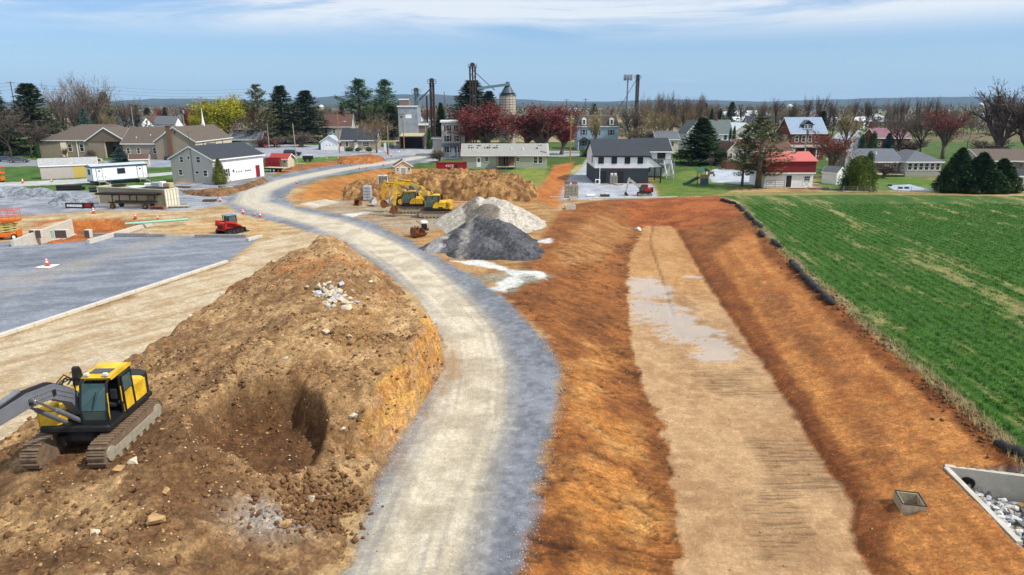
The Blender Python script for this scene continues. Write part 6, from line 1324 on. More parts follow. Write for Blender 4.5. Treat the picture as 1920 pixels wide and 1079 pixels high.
# playset
q = P(1317, 347); t = thing('playset', 'green and tan garden playset with slide on the lawn', 'playset', (q.x, q.y, 0), R(8))
mb = MB()
for x in (-.7, .7):
    for y in (-.7, .7): mb.b2(x-.06, x+.06, y-.06, y+.06, 0, 2.5)
mb.b2(-.8, .8, -.8, .8, 1.25, 1.35); mb.build('tower', mat('cedar_wood', S(176, 140, 96), .8, 3, .2), t); mb = MB(); mb.prism([(-.95, 2.4), (0, 3.1), (.95, 2.4), (.95, 2.46), (0, 3.18), (-.95, 2.46)], -.95, .95, 'y'); mb.build('roof', mat('green_tarp', S(58, 128, 110), .6, 2, .1), t)
mb = MB(); mb.prism([(-.9, 1.3), (-3.0, .25), (-3.6, .2), (-3.6, .1), (-2.95, .12), (-.9, 1.1)], -.35, .3, 'y')
for y in (-.42, .3): mb.prism([(-.9, 1.55), (-3.0, .45), (-3.6, .35), (-3.6, .1), (-2.95, .12), (-.9, 1.1)], y, y+.07, 'y')
mb.build('slide', mat('dark_green_plastic', S(36, 78, 66), .4), t); mb = MB(); mb.b2(-.7, .7, -.83, -.76, .1, 1.25); mb.build('climbing_wall', mat('teal_panel', S(60, 104, 118), .6, 4, .2), t); mb = MB(); mb.b2(-.75, .75, -.8, -.76, 1.36, 1.9); mb.build('railing', mat('cedar_wood', S(1, 1, 1)), t)
# --- white farmhouse, metal building
t = B('farmhouse', 'white farmhouse with grey-green roof and porch behind the dark spruce', 'house', at(1324, 217), 4); RGG = shingle('grey_green_shingle', S(112, 124, 122))
block(t, 0, 0, 8, 8, 5.3, 9.2, 'x', SW, RGG); block(t, -6.4, 1, 6.4, 9, 5.3, 9.0, 'y', SW, RGG, name='wing_wall', roof='wing_roof')
for x, z in ((5.8, 3.4), (2.2, 3.4), (5.8, .9), (2.2, .9)): win(t, x, 0, z, .9, 1.5)
for x, z in ((-4.8, 3.3), (-2.2, 3.3), (-4.8, .9)): win(t, x, 1, z, .8, 1.4)
mb = MB(); mb.prism([(-2.4, 2.6), (-.003, 3.2), (-.003, 3.35), (-2.5, 2.72)], .2, 8.2, 'x'); mb.build('porch_roof', RGG, t); posts(t, [(.4, -2.2), (3, -2.2), (5.5, -2.2), (8, -2.2)], 2.6); chim(t, 4, 4, 8.5, 10.2)
t = B('metal_building', 'pale metal building with white roof behind the farmhouse', 'metal building', at(1372, 232), 18); block(t, 0, 0, 9, 14, 5.2, 8.0, 'y', SLV, RWH); gdoor(t, 4.5, 0, 3.4, 3.6, lights=0); win(t, 9, 5, 2, 1, 1, 90)
# --- beige house with long brown roof, fence
t = B('beige_house', 'cream house with long brown roof behind the red barn and cedars', 'house', at(1362, 166), 8)
block(t, 0, 0, 3.4, 9, 3.4, 5.2, 'y', SCR, RRB, name='gable_wall', roof='gable_roof'); block(t, 3.42, 1.5, 14, 8, 3.1, 5.6, 'x', SCR, RRB)
for x in (1.0, 2.4): win(t, x, 0, 1.6, .45, 1.2)
for x in (5, 8, 11, 15): win(t, x, 1.5, 1.2, .9, 1.2)
mb = MB(); mb.b2(3.6, 15, -.8, 1.49, 2.5, 2.6); mb.build('porch_roof', RRB, t); posts(t, [(4, -.7), (8, -.7), (12, -.7), (14.8, -.7)], 2.5); chim(t, 17, 5, 4.6, 6.6, .9, .9, STN)
a = P(1361, 319); t = thing('wood_fence', 'brown board fence enclosing the yard of the cream house', 'fence', (a.x, a.y, 0), R(-4)); mb = MB(); mb.b2(0, 6.6, 0, .06, .1, 1.75); mb.b2(-.005, .055, .065, 5, .1, 1.75); mb.build('boards', FNC, t); mb = MB()
for x in (0, 2.2, 4.4, 6.6): mb.b2(x-.06, x+.06, .065, .18, 0, 1.85)
mb.build('fence_post', WDK, t)
# --- red barn
a = at(1432, 119.5); t = B('red_barn', 'small barn with red upper storey and white lower walls at the field corner', 'barn', a, 2); L_ = at(1524, 119.5).x-a.x
mb = MB(); mb.b2(-.003, L_, 0, 7, 0, 2.45); mb.build('lower_wall', WNB, t)
mb = MB(); mb.prism([(-.35, 2.5), (7.2, 2.5), (7.2, 4.55), (3.5, 5.75), (-.35, 4.55)], -.1, L_+.15, 'x'); mb.build('upper_wall', REDB, t)
mb = MB(); mb.prism([(-.65, 4.5), (3.45, 5.85), (7.5, 4.5), (7.5, 4.62), (3.45, 5.99), (-.65, 4.62)], -.3, L_+.35, 'x'); mb.build('roof', RRD, t)
mb = MB(); mb.b2(-.15, L_+.2, -.42, -.36, 2.42, 2.62); mb.build('trim_board', TRM, t)
x = at(1478, 119.5).x-a.x; door(t, x, 0, .1, .95, 2.0, 0, BLK, True)
x = at(1512.5, 119.5).x-a.x; mb = MB(); mb.b2(x-.65, x+.65, -.05, -.003, .1, 2.15); d_ = mb.build('stable_door', WHT, t); mb = MB()
GLN = mat('grey_line', S(128, 128, 128), .7)
for s_ in (-1, 1): mb.add([(x-s_*.5, -.06, .2), (x-s_*.4, -.06, .2), (x+s_*.5, -.06, 1.0), (x+s_*.4, -.06, 1.0)], [(0, 1, 2, 3)] if s_ > 0 else [(3, 2, 1, 0)])
mb.b2(x-.6, x+.6, -.065, -.052, 1.02, 1.1); mb.build('cross_brace', GLN, d_); mb = MB()
for i in range(3):
    for j in range(2): mb.b2(x-.48+i*.33, x-.2+i*.33, -.06, -.051, 1.2+j*.4, 1.54+j*.4)
mb.build('door_window', GLS, d_)
mb = MB()
for z in (.3, .65, 1.0, 1.3): mb.tube((.1, -.6, z), (3.3, -.6, z), .03, n=6)
for xx in (.1, 1.7, 3.3): mb.tube((xx, -.6, .1), (xx, -.6, 1.35), .035, n=6)
o = mb.build('field_gate', BLK, None); o.location = t.location; o.rotation_euler = t.rotation_euler; tag(o, 'black tubular farm gate before the white barn wall', 'gate')
for k, px in enumerate((1466, 1492)): q = P(px, 351); mb = MB(); mb.lathe([(.28, 0), (.32, .4), (.26, .4), (.24, .3)], n=12); o = mb.build('tub', RUST if k == 0 else DRK); o.location = (q.x, q.y-.3, 0); tag(o, ('rusty tub left of the barn door', 'dark tub right of the barn door')[k], 'tub')
# --- brick house with blue roof
t = B('brick_house', 'red brick house with blue-grey metal roof and one dormer', 'house', at(1479, 182), 3); L_ = 9.2
block(t, 0, 0, L_, 8.5, 7.0, 10.6, 'x', BRK, RBL, ov=.4)
for px in (1490, 1503, 1515, 1528): x = at(px, 182).x-t.location.x; win(t, x, 0, 4.6, .85, 1.5)
for x in (1.6, 4.4, 7.4): win(t, x, 0, 1.0, .9, 1.5)
mb = MB(); mb.prism([(-2.6, 3.2), (-.003, 3.7), (-.003, 3.85), (-2.7, 3.33)], -.3, L_+.3, 'x'); mb.build('porch_roof', RLG, t); posts(t, [(.2, -2.4), (3, -2.4), (6, -2.4), (L_-.2, -2.4)], 3.2)
mb = MB(); x = 4.6; mb.prism([(x-1.3, 7.6), (x+1.3, 7.6), (x+1.3, 9.0), (x, 9.9), (x-1.3, 9.0)], 1.0, 3.6, 'y'); mb.build('dormer_wall', SDK, t); mb = MB(); mb.prism([(x-1.65, 8.8), (x, 10.0), (x+1.65, 8.8), (x+1.65, 8.95), (x, 10.15), (x-1.65, 8.95)], .7, 4, 'y'); mb.build('dormer_roof', RGY, t); win(t, x-.45, 1.0, 7.8, .65, 1.1); win(t, x+.45, 1.0, 7.8, .65, 1.1)
block(t, -3.4, 3.5, 3.4, 5, 4.6, 6.6, 'x', BRK, RRB, name='wing_wall', roof='wing_roof')
q = at(1536, 160); t = thing('gazebo', 'dark garden gazebo with grey roof right of the red barn', 'gazebo', (q.x, q.y-8, 0)); posts(t, [(1.5*math.cos(k*math.pi/3), 1.5*math.sin(k*math.pi/3)) for k in range(6)], 2.4, FNC, .09, 'post'); mb = MB(); mb.lathe([(2.0, 2.4), (2.0, 2.5), (.15, 3.6), (.02, 3.9)], n=6); mb.build('roof', RGY, t); mb = MB(); mb.lathe([(1.6, 0), (1.6, .2)], n=6); mb.build('floor_deck', FNC, t); mb = MB(); mb.lathe([(1.45, .2), (1.45, 1.0), (1.4, 1.0), (1.4, .25)], n=6); mb.build('railing', FNC, t)
t = B('garden_shed', 'small white shed with grey roof left of the clipped round bush', 'shed', at(1567, 124), 30); block(t, 0, 0, 2.3, 3.0, 2.1, 3.0, 'y', SW, RGY, ov=.15); door(t, 1.2, 0, .05, .8, 1.7); win(t, 2.3, 1.6, 1.1, .5, .6, 90)
# --- sunroom house
t = B('sunroom_house', 'grey-roofed low house with stone wall and a glazed sunroom', 'house', at(1606, 139), 1); xs_ = at(1697, 138).x-t.location.x
block(t, 0, 1.0, xs_-.02, 8.5, 2.9, 5.0, 'x', STN, RGY, trim=TRM); block(t, xs_, -1.0, 7.1, 10.5, 2.9, 5.0, 'hip', SLV, RGY, name='sunroom_wall', roof='sunroom_roof')
for i in range(6): win(t, xs_+.75+i*1.13, -1.0, 1.35, .75, 1.3, shutter=None)
for i in range(3): win(t, xs_, -.3+i*.45, 1.3, .35, 1.25, -90)
win(t, xs_-1.4, 1.0, 1.1, 1.1, 1.3, sash=2); win(t, 3, 1.0, 1.0, 1.4, 1.3, sash=2); door(t, xs_-3.0, 1.0, .1)
mb = MB(); mb.tube((5, 3, 4.1), (5, 3, 4.7), .14, n=8); mb.build('roof_vent', WHT, t); chim(t, -.35, 3.5, 0, 6.2, .7, .9, WNB)
mb = MB(); mb.b2(xs_-6, xs_-.4, -1.2, .95, .35, .5); mb.build('deck', WD, t)
# --- maroon roofed house, white shed, right ranch
t = B('maroon_house', 'brick house with faded maroon roof behind the sunroom house', 'house', at(1640, 221), 2); block(t, 0, 0, 11, 8, 3.9, 6.6, 'x', BRK, RMA); chim(t, .4, 4, 5.5, 7.6, .8, .8)
for x in (1.2, 4, 7, 9.6): win(t, x, 0, 1.4, .9, 1.4)
t = B('white_shed', 'white metal shed with a small blue awning behind the clipped bush', 'shed', at(1590, 226), 12); block(t, 0, 0, 6.5, 8, 3.2, 5.8, 'y', SW, RWH); mb = MB(); mb.prism([(-1.3, 2.6), (-.003, 3.3), (-.003, 3.4), (-1.3, 2.7)], 3.5, 6.6, 'x'); mb.build('awning', RBL, t); gdoor(t, 2, 0, 2.4, 2.4, lights=0)
t = B('ranch_house', 'long low ranch with faded brown roof under the big bare tree', 'house', at(1838, 141), -2); block(t, 0, 0, 17, 9, 3.0, 4.9, 'x', SLV, RB); 
for x in (1.5, 4.2, 9): win(t, x, 0, 1.1, 1.4, 1.3, sash=2)
mb = MB(); mb.b2(6, 12, -2.5, -.02, .4, .55); mb.build('deck', WDK, t); posts(t, [(6.1, -2.4), (9, -2.4), (11.9, -2.4)], 2.7, WDK); mb = MB(); mb.b2(5.8, 12.2, -2.7, -.02, 2.7, 2.82); mb.build('porch_roof', RB, t)
t = B('white_shed', 'small white shed with dark roof at the right edge behind the wire fence', 'shed', at(1902, 121), -3); block(t, 0, 0, 4, 3, 1.9, 2.8, 'x', SW, RBK, ov=.2); win(t, .9, 0, .9, .6, .6); win(t, 2.6, 0, .9, .6, .6); door(t, 1.8, 0, .05, .7, 1.6)
# --- mid distance: row house, dark roofed ranch, garage, blue house, mill
t = B('row_house', 'pale three storey flat-roofed house with dark shutters', 'house', at(829, 193), 4); block(t, 0, 0, 6.4, 9, 9.4, 9.75, 'flat', SG, RWH, ov=.3)
for z in (1.2, 4.2, 7.0):
    for x in (1.7, 4.4): win(t, x, 0, z, .8, 1.5, shutter=BLK)
mb = MB(); mb.prism([(-2.2, 2.9), (-.003, 3.5), (-.003, 3.62), (-2.3, 3.02)], -.1, 6.5, 'x'); mb.build('porch_roof', RGY, t); posts(t, [(.1, -2.0), (2.2, -2), (4.3, -2), (6.3, -2)], 2.95)
block(t, -2.6, 3, 2.58, 5, 4.8, 5.1, 'flat', SG, RGY, name='annex_wall', roof='annex_roof'); door(t, 3.05, 0, .2)
t = B('ranch_house', 'tan ranch house with dark roof behind the spreading bare tree', 'house', at(640, 224), 1); block(t, 0, 0, 11.4, 8, 3.1, 6.4, 'x', siding('tan_siding', S(186, 168, 138)), RBK); win(t, 1.9, 0, 1.0, .9, 1.5); door(t, 4.8, 0, .2, .95, 2.0); win(t, 8.0, 0, 1.0, 1.9, 1.4, sash=3); mb = MB(); mb.prism([(3.9, 2.4), (4.8, 3.0), (5.7, 2.4), (5.7, 2.5), (4.8, 3.12), (3.9, 2.5)], -1, -.003, 'y'); mb.build('door_hood', RBK, t); chim(t, 9.8, 4.2, 5.6, 7.4)
t = B('detached_garage', 'small white garage with pale blue gable roof beside the tan ranch', 'garage', at(602, 222), 2); block(t, 0, 0, 5.6, 6, 2.6, 4.4, 'y', SW, mat('pale_blue_roof', S(176, 196, 206), .6, 2, .1)); gdoor(t, 2.9, 0, 3.6, 2.1)
t = B('blue_house', 'pale blue mansard-roofed house with maroon shutters', 'house', at(1082, 224), 0); L_ = 13
block(t, 0, 0, L_, 10, 7.2, 7.4, 'flat', SBL, RGY, ov=.3)
mb = MB(); v = [(-.2, -.2, 7.42), (L_+.2, -.2, 7.42), (L_+.2, 10.2, 7.42), (-.2, 10.2, 7.42), (.8, .8, 10.6), (L_-.8, .8, 10.6), (L_-.8, 9.2, 10.6), (.8, 9.2, 10.6)]; mb.add(v, [(0, 3, 2, 1), (4, 5, 6, 7), (0, 1, 5, 4), (1, 2, 6, 5), (2, 3, 7, 6), (3, 0, 4, 7)]); mb.build('mansard_roof', RB, t)
MSH = mat('maroon_shutter', S(96, 36, 56), .7)
for x in (2.0, 6.2, 10.8):
    win(t, x, 0, 4.6, .9, 1.6, shutter=MSH); win(t, x, 0, 1.2, .9, 1.6, shutter=MSH)
    mb = MB(); mb.prism([(x-.7, 7.7), (x+.7, 7.7), (x+.7, 9.6), (x, 10.1), (x-.7, 9.6)], -.3, 1.2, 'y'); mb.build('dormer', TRM, t); win(t, x, -.3, 8.0, .7, 1.3)
mb = MB(); mb.prism([(-.2, 2.7), (2.0, 4.0), (4.2, 2.7), (4.2, 2.82), (2, 4.14), (-.2, 2.82)], -3, -.003, 'y'); mb.build('porch_roof', RGY, t); posts(t, [(.1, -2.8), (3.9, -2.8)], 2.75); chim(t, 11.5, 6, 10.4, 12)
t = B('beige_house', 'small cream house between the bare maples behind the white house', 'house', at(1230, 205), 3); block(t, 0, 0, 6.6, 7, 4.2, 6.2, 'x', SCR, RGY); win(t, 1.5, 0, 2.2, .8, 1.2); win(t, 4.8, 0, 2.2, .8, 1.2)
t = B('brown_house', 'long red-brown roofed house behind the tan ranch', 'house', at(606, 268), 3); block(t, 0, 0, 11, 9, 6, 10.2, 'x', SLV, RRB); 
for x in (1.5, 4.5, 7.5): win(t, x, 0, 3.6, .9, 1.4)
chim(t, 8, 4, 9.5, 11.5)
t = B('red_barn', 'long dark red barn behind the yellow-green tree', 'barn', at(436, 236), 6); block(t, 0, 0, 9.5, 10, 2.6, 5.4, 'x', REDB, RGY); mb = MB(); mb.b2(3, 8.5, -.05, -.003, .1, 2.2); mb.build('barn_door', SLV, t)
t = B('white_outbuilding', 'pale long outbuilding behind the church roof', 'building', at(292, 262), 0); block(t, -6, 0, 12, 10, 5.6, 5.9, 'flat', SLV, RGY); gdoor(t, 0, 0, 3, 3, lights=0)
MLG = mat('mill_grey_metal', S(150, 162, 174), .6, .6, .2, .8, kind='wavex', kp=(1.4, 'SIN'), rgb2=S(170, 176, 182))
t = B('feed_mill', 'tall blue-grey metal feed mill with low open truck shed', 'mill', at(749, 233), 2); L_ = 6.4
block(t, 0, 0, L_, 12, 13.4, 13.7, 'flat', MLG, RLG, ov=.2); mb = MB(); mb.b2(2.4, 4.4, -.05, -.003, 9.6, 10.8); mb.build('white_sign', WHT, t); mb = MB(); mb.b2(.8, 1.3, -.05, -.003, 9.8, 10.4); mb.build('vent', BLK, t)
block(t, .3, 2, 3.2, 6, 15.6, 15.9, 'flat', siding('rust_siding', S(150, 128, 118)), RGY, z0=13.72, ov=.1, name='penthouse_wall', roof='penthouse_roof')
block(t, L_+.02, 2, 3.0, 9, 7.4, 8.0, 'flat', siding('rust_siding', S(1, 1, 1)), RGY, name='side_wall', roof='side_roof')
mb = MB(); mb.prism([(-7.0, 3.9), (-.01, 4.6), (-.01, 4.85), (-7.1, 4.2)], 1.0, 8.6, 'x'); mb.build('canopy', mat('tan_metal', S(1, 1, 1)), t); posts(t, [(1.2, -6.8), (8.4, -6.8)], 3.9, DRK, .12, 'canopy_post'); mb = MB(); mb.b2(1.2, 1.3, -6.5, -.02, 0, 3.9); mb.b2(8.3, 8.4, -6.5, -.02, 0, 3.9); mb.b2(1.3, 8.3, -.1, -.02, 0, 3.9); mb.build('canopy_wall', DRK, t)
DRT = mat('dark_rust_steel', S(78, 58, 54), .75, 3, .3); BGS = mat('blue_grey_steel', S(120, 140, 152), .6, 2, .2)
def tower(name, label, px, Y, row_top, wd, m, tubes=2, brace=True):
    q = at(px, Y); h = zat(row_top, Y); t = thing(name, label, 'elevator tower', (q.x, q.y, 0))
    for k in range(tubes): x = (k-(tubes-1)/2)*wd*.5; mb = MB(); mb.b2(x-.28, x+.28, -.25, .25, 0, h-1.2); mb.build('elevator_leg', m, t)
    mb = MB()
    for x in (-wd/2, wd/2):
        for y in (-wd/2, wd/2): mb.tube((x, y, 0), (x, y, h-1.6), .09, n=5)
    n = int(h/2.4)
    for i in range(n):
        z0, z1 = i*2.4, min((i+1)*2.4, h-1.6)
        for y in (-wd/2, wd/2): mb.tube((-wd/2, y, z0), (wd/2, y, z1), .06, n=4); mb.tube((-wd/2, y, z1), (wd/2, y, z1), .06, n=4)
        mb.tube((wd/2, -wd/2, z0), (wd/2, wd/2, z1), .06, n=4)
    mb.build('lattice', m, t)
    mb = MB(); mb.prism([(-.8, h-1.3), (.8, h-1.3), (.8, h-.4), (.4, h), (-.4, h), (-.8, h-.4)], -.6, .6, 'y'); mb.build('head', DRT, t)
    mb = MB(); mb.b2(-1.5, 1.5, -1.2, 1.2, h-1.75, h-1.62)
    for x in (-1.5, 0, 1.5):
        for y in (-1.2, 1.2): mb.tube((x, y, h-1.6), (x, y, h-.5), .04, n=4)
    for z in (h-1.0, h-.5): mb.path([(-1.5, -1.2, z), (1.5, -1.2, z), (1.5, 1.2, z), (-1.5, 1.2, z), (-1.5, -1.2, z)], .04, 4)
    mb.build('platform', m, t); return t, h
t, h = tower('elevator_tower', 'short blue-grey elevator head rising over the feed mill', 784, 245, 165, 1.5, BGS)
mb = MB(); mb.path([(0, -.8, h-1.5), (-1.5, -1, h-5), (-.5, -1.5, h-10)], .2); mb.build('chute', BGS, t)
t, h = tower('elevator_tower', 'dark rusty elevator tower right of the feed mill', 813, 250, 147, 1.5, DRT)
mb = MB(); mb.tube((0, -.6, h-3.2), (-7, -3, h-10), .22); mb.build('chute', DRT, t); mb = MB(); mb.b2(-2.2, -1.7, -.3, .2, 0, h-6); mb.build('elevator_leg', DRT, t)
t, h = tower('elevator_tower', 'tallest dark elevator tower beside the big spruce', 888, 258, 118, 1.9, DRT, 3)
mb = MB(); mb.tube((.6, 0, h-3), (8, 0, h-9.5), .14, n=6); mb.build('brace_rod', DRT, t); zc = zat(164, 258)
mb = MB(); L_ = (at(957, 258).x-at(897, 258).x)
mb.add([(1.6, -.5, zc-.9), (1.6, .5, zc-.9), (1.6, .5, zc), (1.6, -.5, zc), (1.6+L_, -.5, zc+.6), (1.6+L_, .5, zc+.6), (1.6+L_, .5, zc+1.5), (1.6+L_, -.5, zc+1.5)], [(0, 1, 2, 3), (7, 6, 5, 4), (0, 4, 5, 1), (1, 5, 6, 2), (2, 6, 7, 3), (3, 7, 4, 0)]); mb.build('conveyor', BGS, t)
q = at(952, 259); hs_ = zat(181, 259); t = thing('grain_silo', 'tall pale banded grain silo with dark conical roof', 'silo', (q.x, q.y, 0)); mb = MB(); mb.lathe([(3.0, 0), (3.0, hs_)], n=28); mb.build('silo_wall', mat('silo_blocks', S(206, 190, 174), .8, 2, .15, .6, kind='wavez', kp=(.9, 'SIN')), t); mb = MB()
for i in range(int(hs_/.9)): mb.lathe([(3.03, i*.9+.4), (3.03, i*.9+.52)], n=28)
for k in range(14): a = k*2*math.pi/14; mb.tube((3.03*math.cos(a), 3.03*math.sin(a), 0), (3.03*math.cos(a), 3.03*math.sin(a), hs_), .05, n=4)
mb.build('silo_band', DRT, t); mb = MB(); mb.lathe([(3.1, hs_), (2.2, hs_+1.6), (.8, hs_+4.0), (.6, hs_+5.0), (.5, hs_+5.1)], n=20); mb.build('silo_roof', mat('dark_blue_steel', S(72, 86, 98), .5, 2, .2), t); mb = MB()
for a in range(16): an = a*math.pi/8; mb.tube((3.1*math.cos(an), 3.1*math.sin(an), hs_), (3.1*math.cos(an), 3.1*math.sin(an), hs_+1.1), .04, n=4)
mb.lathe([(3.1, hs_+1.05), (3.1, hs_+1.12)], n=20); mb.build('railing', DRK, t)
# antenna tower pair right of centre
t, h = tower('elevator_tower', 'thin dark elevator tower with guy cable over the bare maples', 1191, 330, 140, 1.4, DRT)
mb = MB(); mb.tube((-.5, 0, h-2), (at(1145, 330).x-at(1191, 330).x, 0, 6), .12, n=5); mb.build('guy_cable', DRT, t)
q = at(1173, 330); h = zat(142, 330); t = thing('cell_tower', 'grey cell mast with a ring of antennas beside the thin elevator tower', 'cell mast', (q.x, q.y, 0)); mb = MB(); mb.tube((0, 0, 0), (0, 0, h), .5, .3, 8); mb.build('mast', BGS, t); mb = MB()
for i in range(9): a = i*2*math.pi/9; mb.b2(1.8*math.cos(a)-.2, 1.8*math.cos(a)+.2, 1.8*math.sin(a)-.2, 1.8*math.sin(a)+.2, h-2.2, h+.4)
mb.lathe([(1.9, h-1.4), (1.9, h-1.2)], n=9); mb.build('antenna', mat('pale_antenna', S(150, 156, 160), .6), t)
# ================================================================= TREES
def leafmat(n, c, c2): return mat(n, c, .75, .55, .45, rgb2=c2, spec=.2)
BK = mat('grey_bark', S(124, 108, 94), .95, 3, .3, .4, 14); BKD = mat('dark_bark', S(84, 70, 60), .95, 3, .3, .4, 14)
class TB:
    """collects tree faces in numpy-friendly lists"""
    def __init__(s): s.t = MB(); s.v = []
    def tri(s, a, b, c): s.v += [a, b, c]
def rv(r): return Vector((r.gauss(0, 1), r.gauss(0, 1), r.gauss(0, 1))).normalized()
def bare_tree(seed, upright=.5, spread=.8, levels=4, leaf=None, leaf_n=0, leaf_s=.1, trunkL=2.4, twigw=.017, kids=(6, 5, 5, 5), tr=.15):
    r = random.Random(seed); T = TB(); tips = []
    def grow(p, d, L_, rad, lev):
        n = 3 if lev < 3 else 2; pts = [p]; rr = [rad]
        for i in range(n):
            d = (d+rv(r)*(.16+.05*lev)+Vector((0, 0, .10*upright*(1 if lev else .3)))).normalized(); p = p+d*L_/n; pts.append(p); rr.append(rad*(1-.5*(i+1)/n))
        if lev <= 2: T.t.path(pts, rr, 6 if lev == 0 else (5 if lev == 1 else 3))
        else:
            for a, b in zip(pts[:-1], pts[1:]):
                s_ = d.cross(rv(r)).normalized()*max(twigw, rad*.8); T.tri(a-s_, a+s_, b)
        if lev >= levels: tips.extend(pts[1:]); return
        k = kids[lev]
        for i in range(k):
            f = .35+.65*(i+r.random()*.7)/k if lev else .55+.45*(i+1)/k
            j = min(int(f*n), n-1); q = pts[j]+(pts[j+1]-pts[j])*(f*n-j) if f < 1 else pts[-1]
            az = i*2.4+r.random(); o = d.orthogonal().normalized(); o.rotate(Matrix.Rotation(az, 3, d))
            ang = spread*r.uniform(.6, 1.15)*(.75 if lev == 0 else .85)
            nd = (d*math.cos(ang)+o*math.sin(ang)+Vector((0, 0, upright*.22))).normalized()
            grow(q, nd, L_*r.uniform(.58, .86)*(1.35 if lev == 0 else .82), rad*(.55 if lev else .5), lev+1)
        if lev < levels-1: grow(pts[-1], d, L_*.62, rad*.5, lev+1)
    grow(Vector((0, 0, -.1)), Vector((r.gauss(0, .04), r.gauss(0, .04), 1)), trunkL, tr, 0)
    lv = []
    for _ in range(leaf_n):
        p = r.choice(tips)+rv(r)*r.random()*leaf_s*3; a, b = rv(r)*leaf_s*r.uniform(.5, 1.2), rv(r)*leaf_s*r.uniform(.5, 1.2); lv += [p, p+a, p+b]
    return T, lv
def finish(T, lv, bark, twigm, leafm, H0=10.0):
    """normalise to 10 m high; returns (meshes, crown width)"""
    allv = T.t.v+[tuple(p) for p in T.v]+[tuple(p) for p in lv]; A_ = np.array(allv); top = A_[:, 2].max(); k = H0/np.percentile(A_[:, 2], 99.6)
    q = np.abs(A_[:, :2]-A_[:, :2].mean(0)); wdt = 2*np.percentile(q, 98.5)*k
    T.t.v = [(x*k, y*k, z*k) for x, y, z in T.t.v]; out = [('trunk', T.t.mesh('trunk', bark, True))]
    for nm_, vs, m in (('branches', T.v, twigm), ('crown', lv, leafm)):
        if len(vs): V_ = np.array([tuple(p) for p in vs])*k; out.append((nm_, np_mesh(nm_, V_, np.arange(len(V_)).reshape(-1, 3), m, False)))
    return out, wdt
def conifer(seed, kind):
    r = random.Random(seed); T = TB(); lv = []
    T.t.path([(0, 0, -.1), (r.gauss(0, .05), 0, 4), (r.gauss(0, .08), 0, 9.9)], [.24, .15, .02], 6)
    z = {'spruce': .9, 'pine': 1.6, 'airy': 1.8, 'fir': .3}[kind]
    while z < 9.9:
        f = (10-z)/10
        if kind == 'spruce': Lb = 2.5*f**.85*r.uniform(.72, 1.1)+.12; nb = 7; dz = .27
        elif kind == 'fir': Lb = 2.6*f**.9*r.uniform(.85, 1.05)+.1; nb = 9; dz = .23
        elif kind == 'pine': Lb = (3.0*min(1, f*1.7)**.8)*r.uniform(.45, 1.15)+.2; nb = 5; dz = .46
        else: Lb = 2.3*min(1, f*2.2)**.7*r.uniform(.3, 1.1)+.2; nb = 5; dz = .34
        for b in range(nb):
            a = r.uniform(0, 6.283); e = {'spruce': -.28+.75*(1-f), 'fir': -.05+.5*(1-f), 'pine': .12+.3*(1-f), 'airy': .05+.4*(1-f)}[kind]+r.gauss(0, .09)
            p = Vector((0, 0, z)); d = Vector((math.cos(a)*math.cos(e), math.sin(a)*math.cos(e), math.sin(e))); L_ = Lb*r.uniform(.75, 1.1); n = max(3, int(L_/.24)); pts = [p]
            for i in range(n):
                d = (d+Vector((0, 0, .10 if i > n*.5 else (-.06 if kind == 'spruce' else .02)))+rv(r)*.05).normalized(); p = p+d*L_/n; pts.append(p)
            s_ = Vector((-d.y, d.x, 0)).normalized(); T.tri(pts[0]+s_*.03, pts[0]-s_*.03, pts[-1])
            i0 = 1 if kind in ('spruce', 'fir') else int(n*.35)
            for i in range(i0, n+1):
                for q in range({'spruce': 7, 'fir': 8, 'pine': 10, 'airy': 5}[kind]):
                    c = pts[i]+rv(r)*(.13 if kind != 'pine' else .24); g = (d*r.uniform(.3, 1)+s_*r.uniform(-1, 1)+Vector((0, 0, r.uniform(-.6, .35)))).normalized()*r.uniform(.16, .36); h = rv(r)*r.uniform(.05, .1)
                    lv += [c-h, c+h, c+g]
        z += dz*r.uniform(.7, 1.3)*(.55+.45*f)
    return T, lv
def shrub(seed, prof, n=5200, s=.2, core=True, up=0):
    """dense shrub: leaf faces over and inside a lumpy body of revolution, prof(t)=radius at height t*10"""
    r = random.Random(seed); T = TB(); lv = []
    T.t.path([(0, 0, -.1), (0, 0, 3)], [.3, .15], 6)
    ph = [r.uniform(0, 6.3) for _ in range(6)]
    def rad(a, t): return prof(t)*(1+.10*math.sin(3*a+ph[0]+4*t)+.09*math.sin(5*a+ph[1]-7*t)+.06*math.sin(9*a+ph[2]+13*t))
    for _ in range(n):
        t = r.random(); a = r.uniform(0, 6.283); R_ = rad(a, t)*(r.uniform(.66, 1.12) if r.random() < .85 else r.uniform(.3, .8)); 
        if r.random() > (rad(a, t)/max(.01, max(prof(.25), prof(.5))))**.7+.15: continue
        c = Vector((R_*math.cos(a), R_*math.sin(a), t*10)); o = Vector((math.cos(a), math.sin(a), r.uniform(.2, 1.2)+up*r.uniform(.2, 2.2))).normalized()
        g = (o+rv(r)*.7).normalized()*s*r.uniform(.8, 2.0); h = rv(r)*s*r.uniform(.4, .8); lv += [c-h, c+h, c+g]
    if core:
        K = 14
        for i in range(10):
            for j in range(K):
                q = [Vector((rad(a, t)*.74*math.cos(a), rad(a, t)*.74*math.sin(a), t*9.6+.1)) for a, t in ((j*6.283/K, i/10), ((j+1)*6.283/K, i/10), ((j+1)*6.283/K, (i+1)/10), (j*6.283/K, (i+1)/10))]
                lv += [q[0], q[1], q[2], q[0], q[2], q[3]]
    return T, lv
TW = mat('grey_twigs', S(138, 122, 108), .95, .8, .25); TWB = mat('brown_twigs', S(112, 97, 88), .95, .8, .25); TWR = mat('red_twigs', S(128, 70, 66), .95, .8, .3); TWT = mat('tan_twigs', S(150, 128, 96), .95, .8, .25)
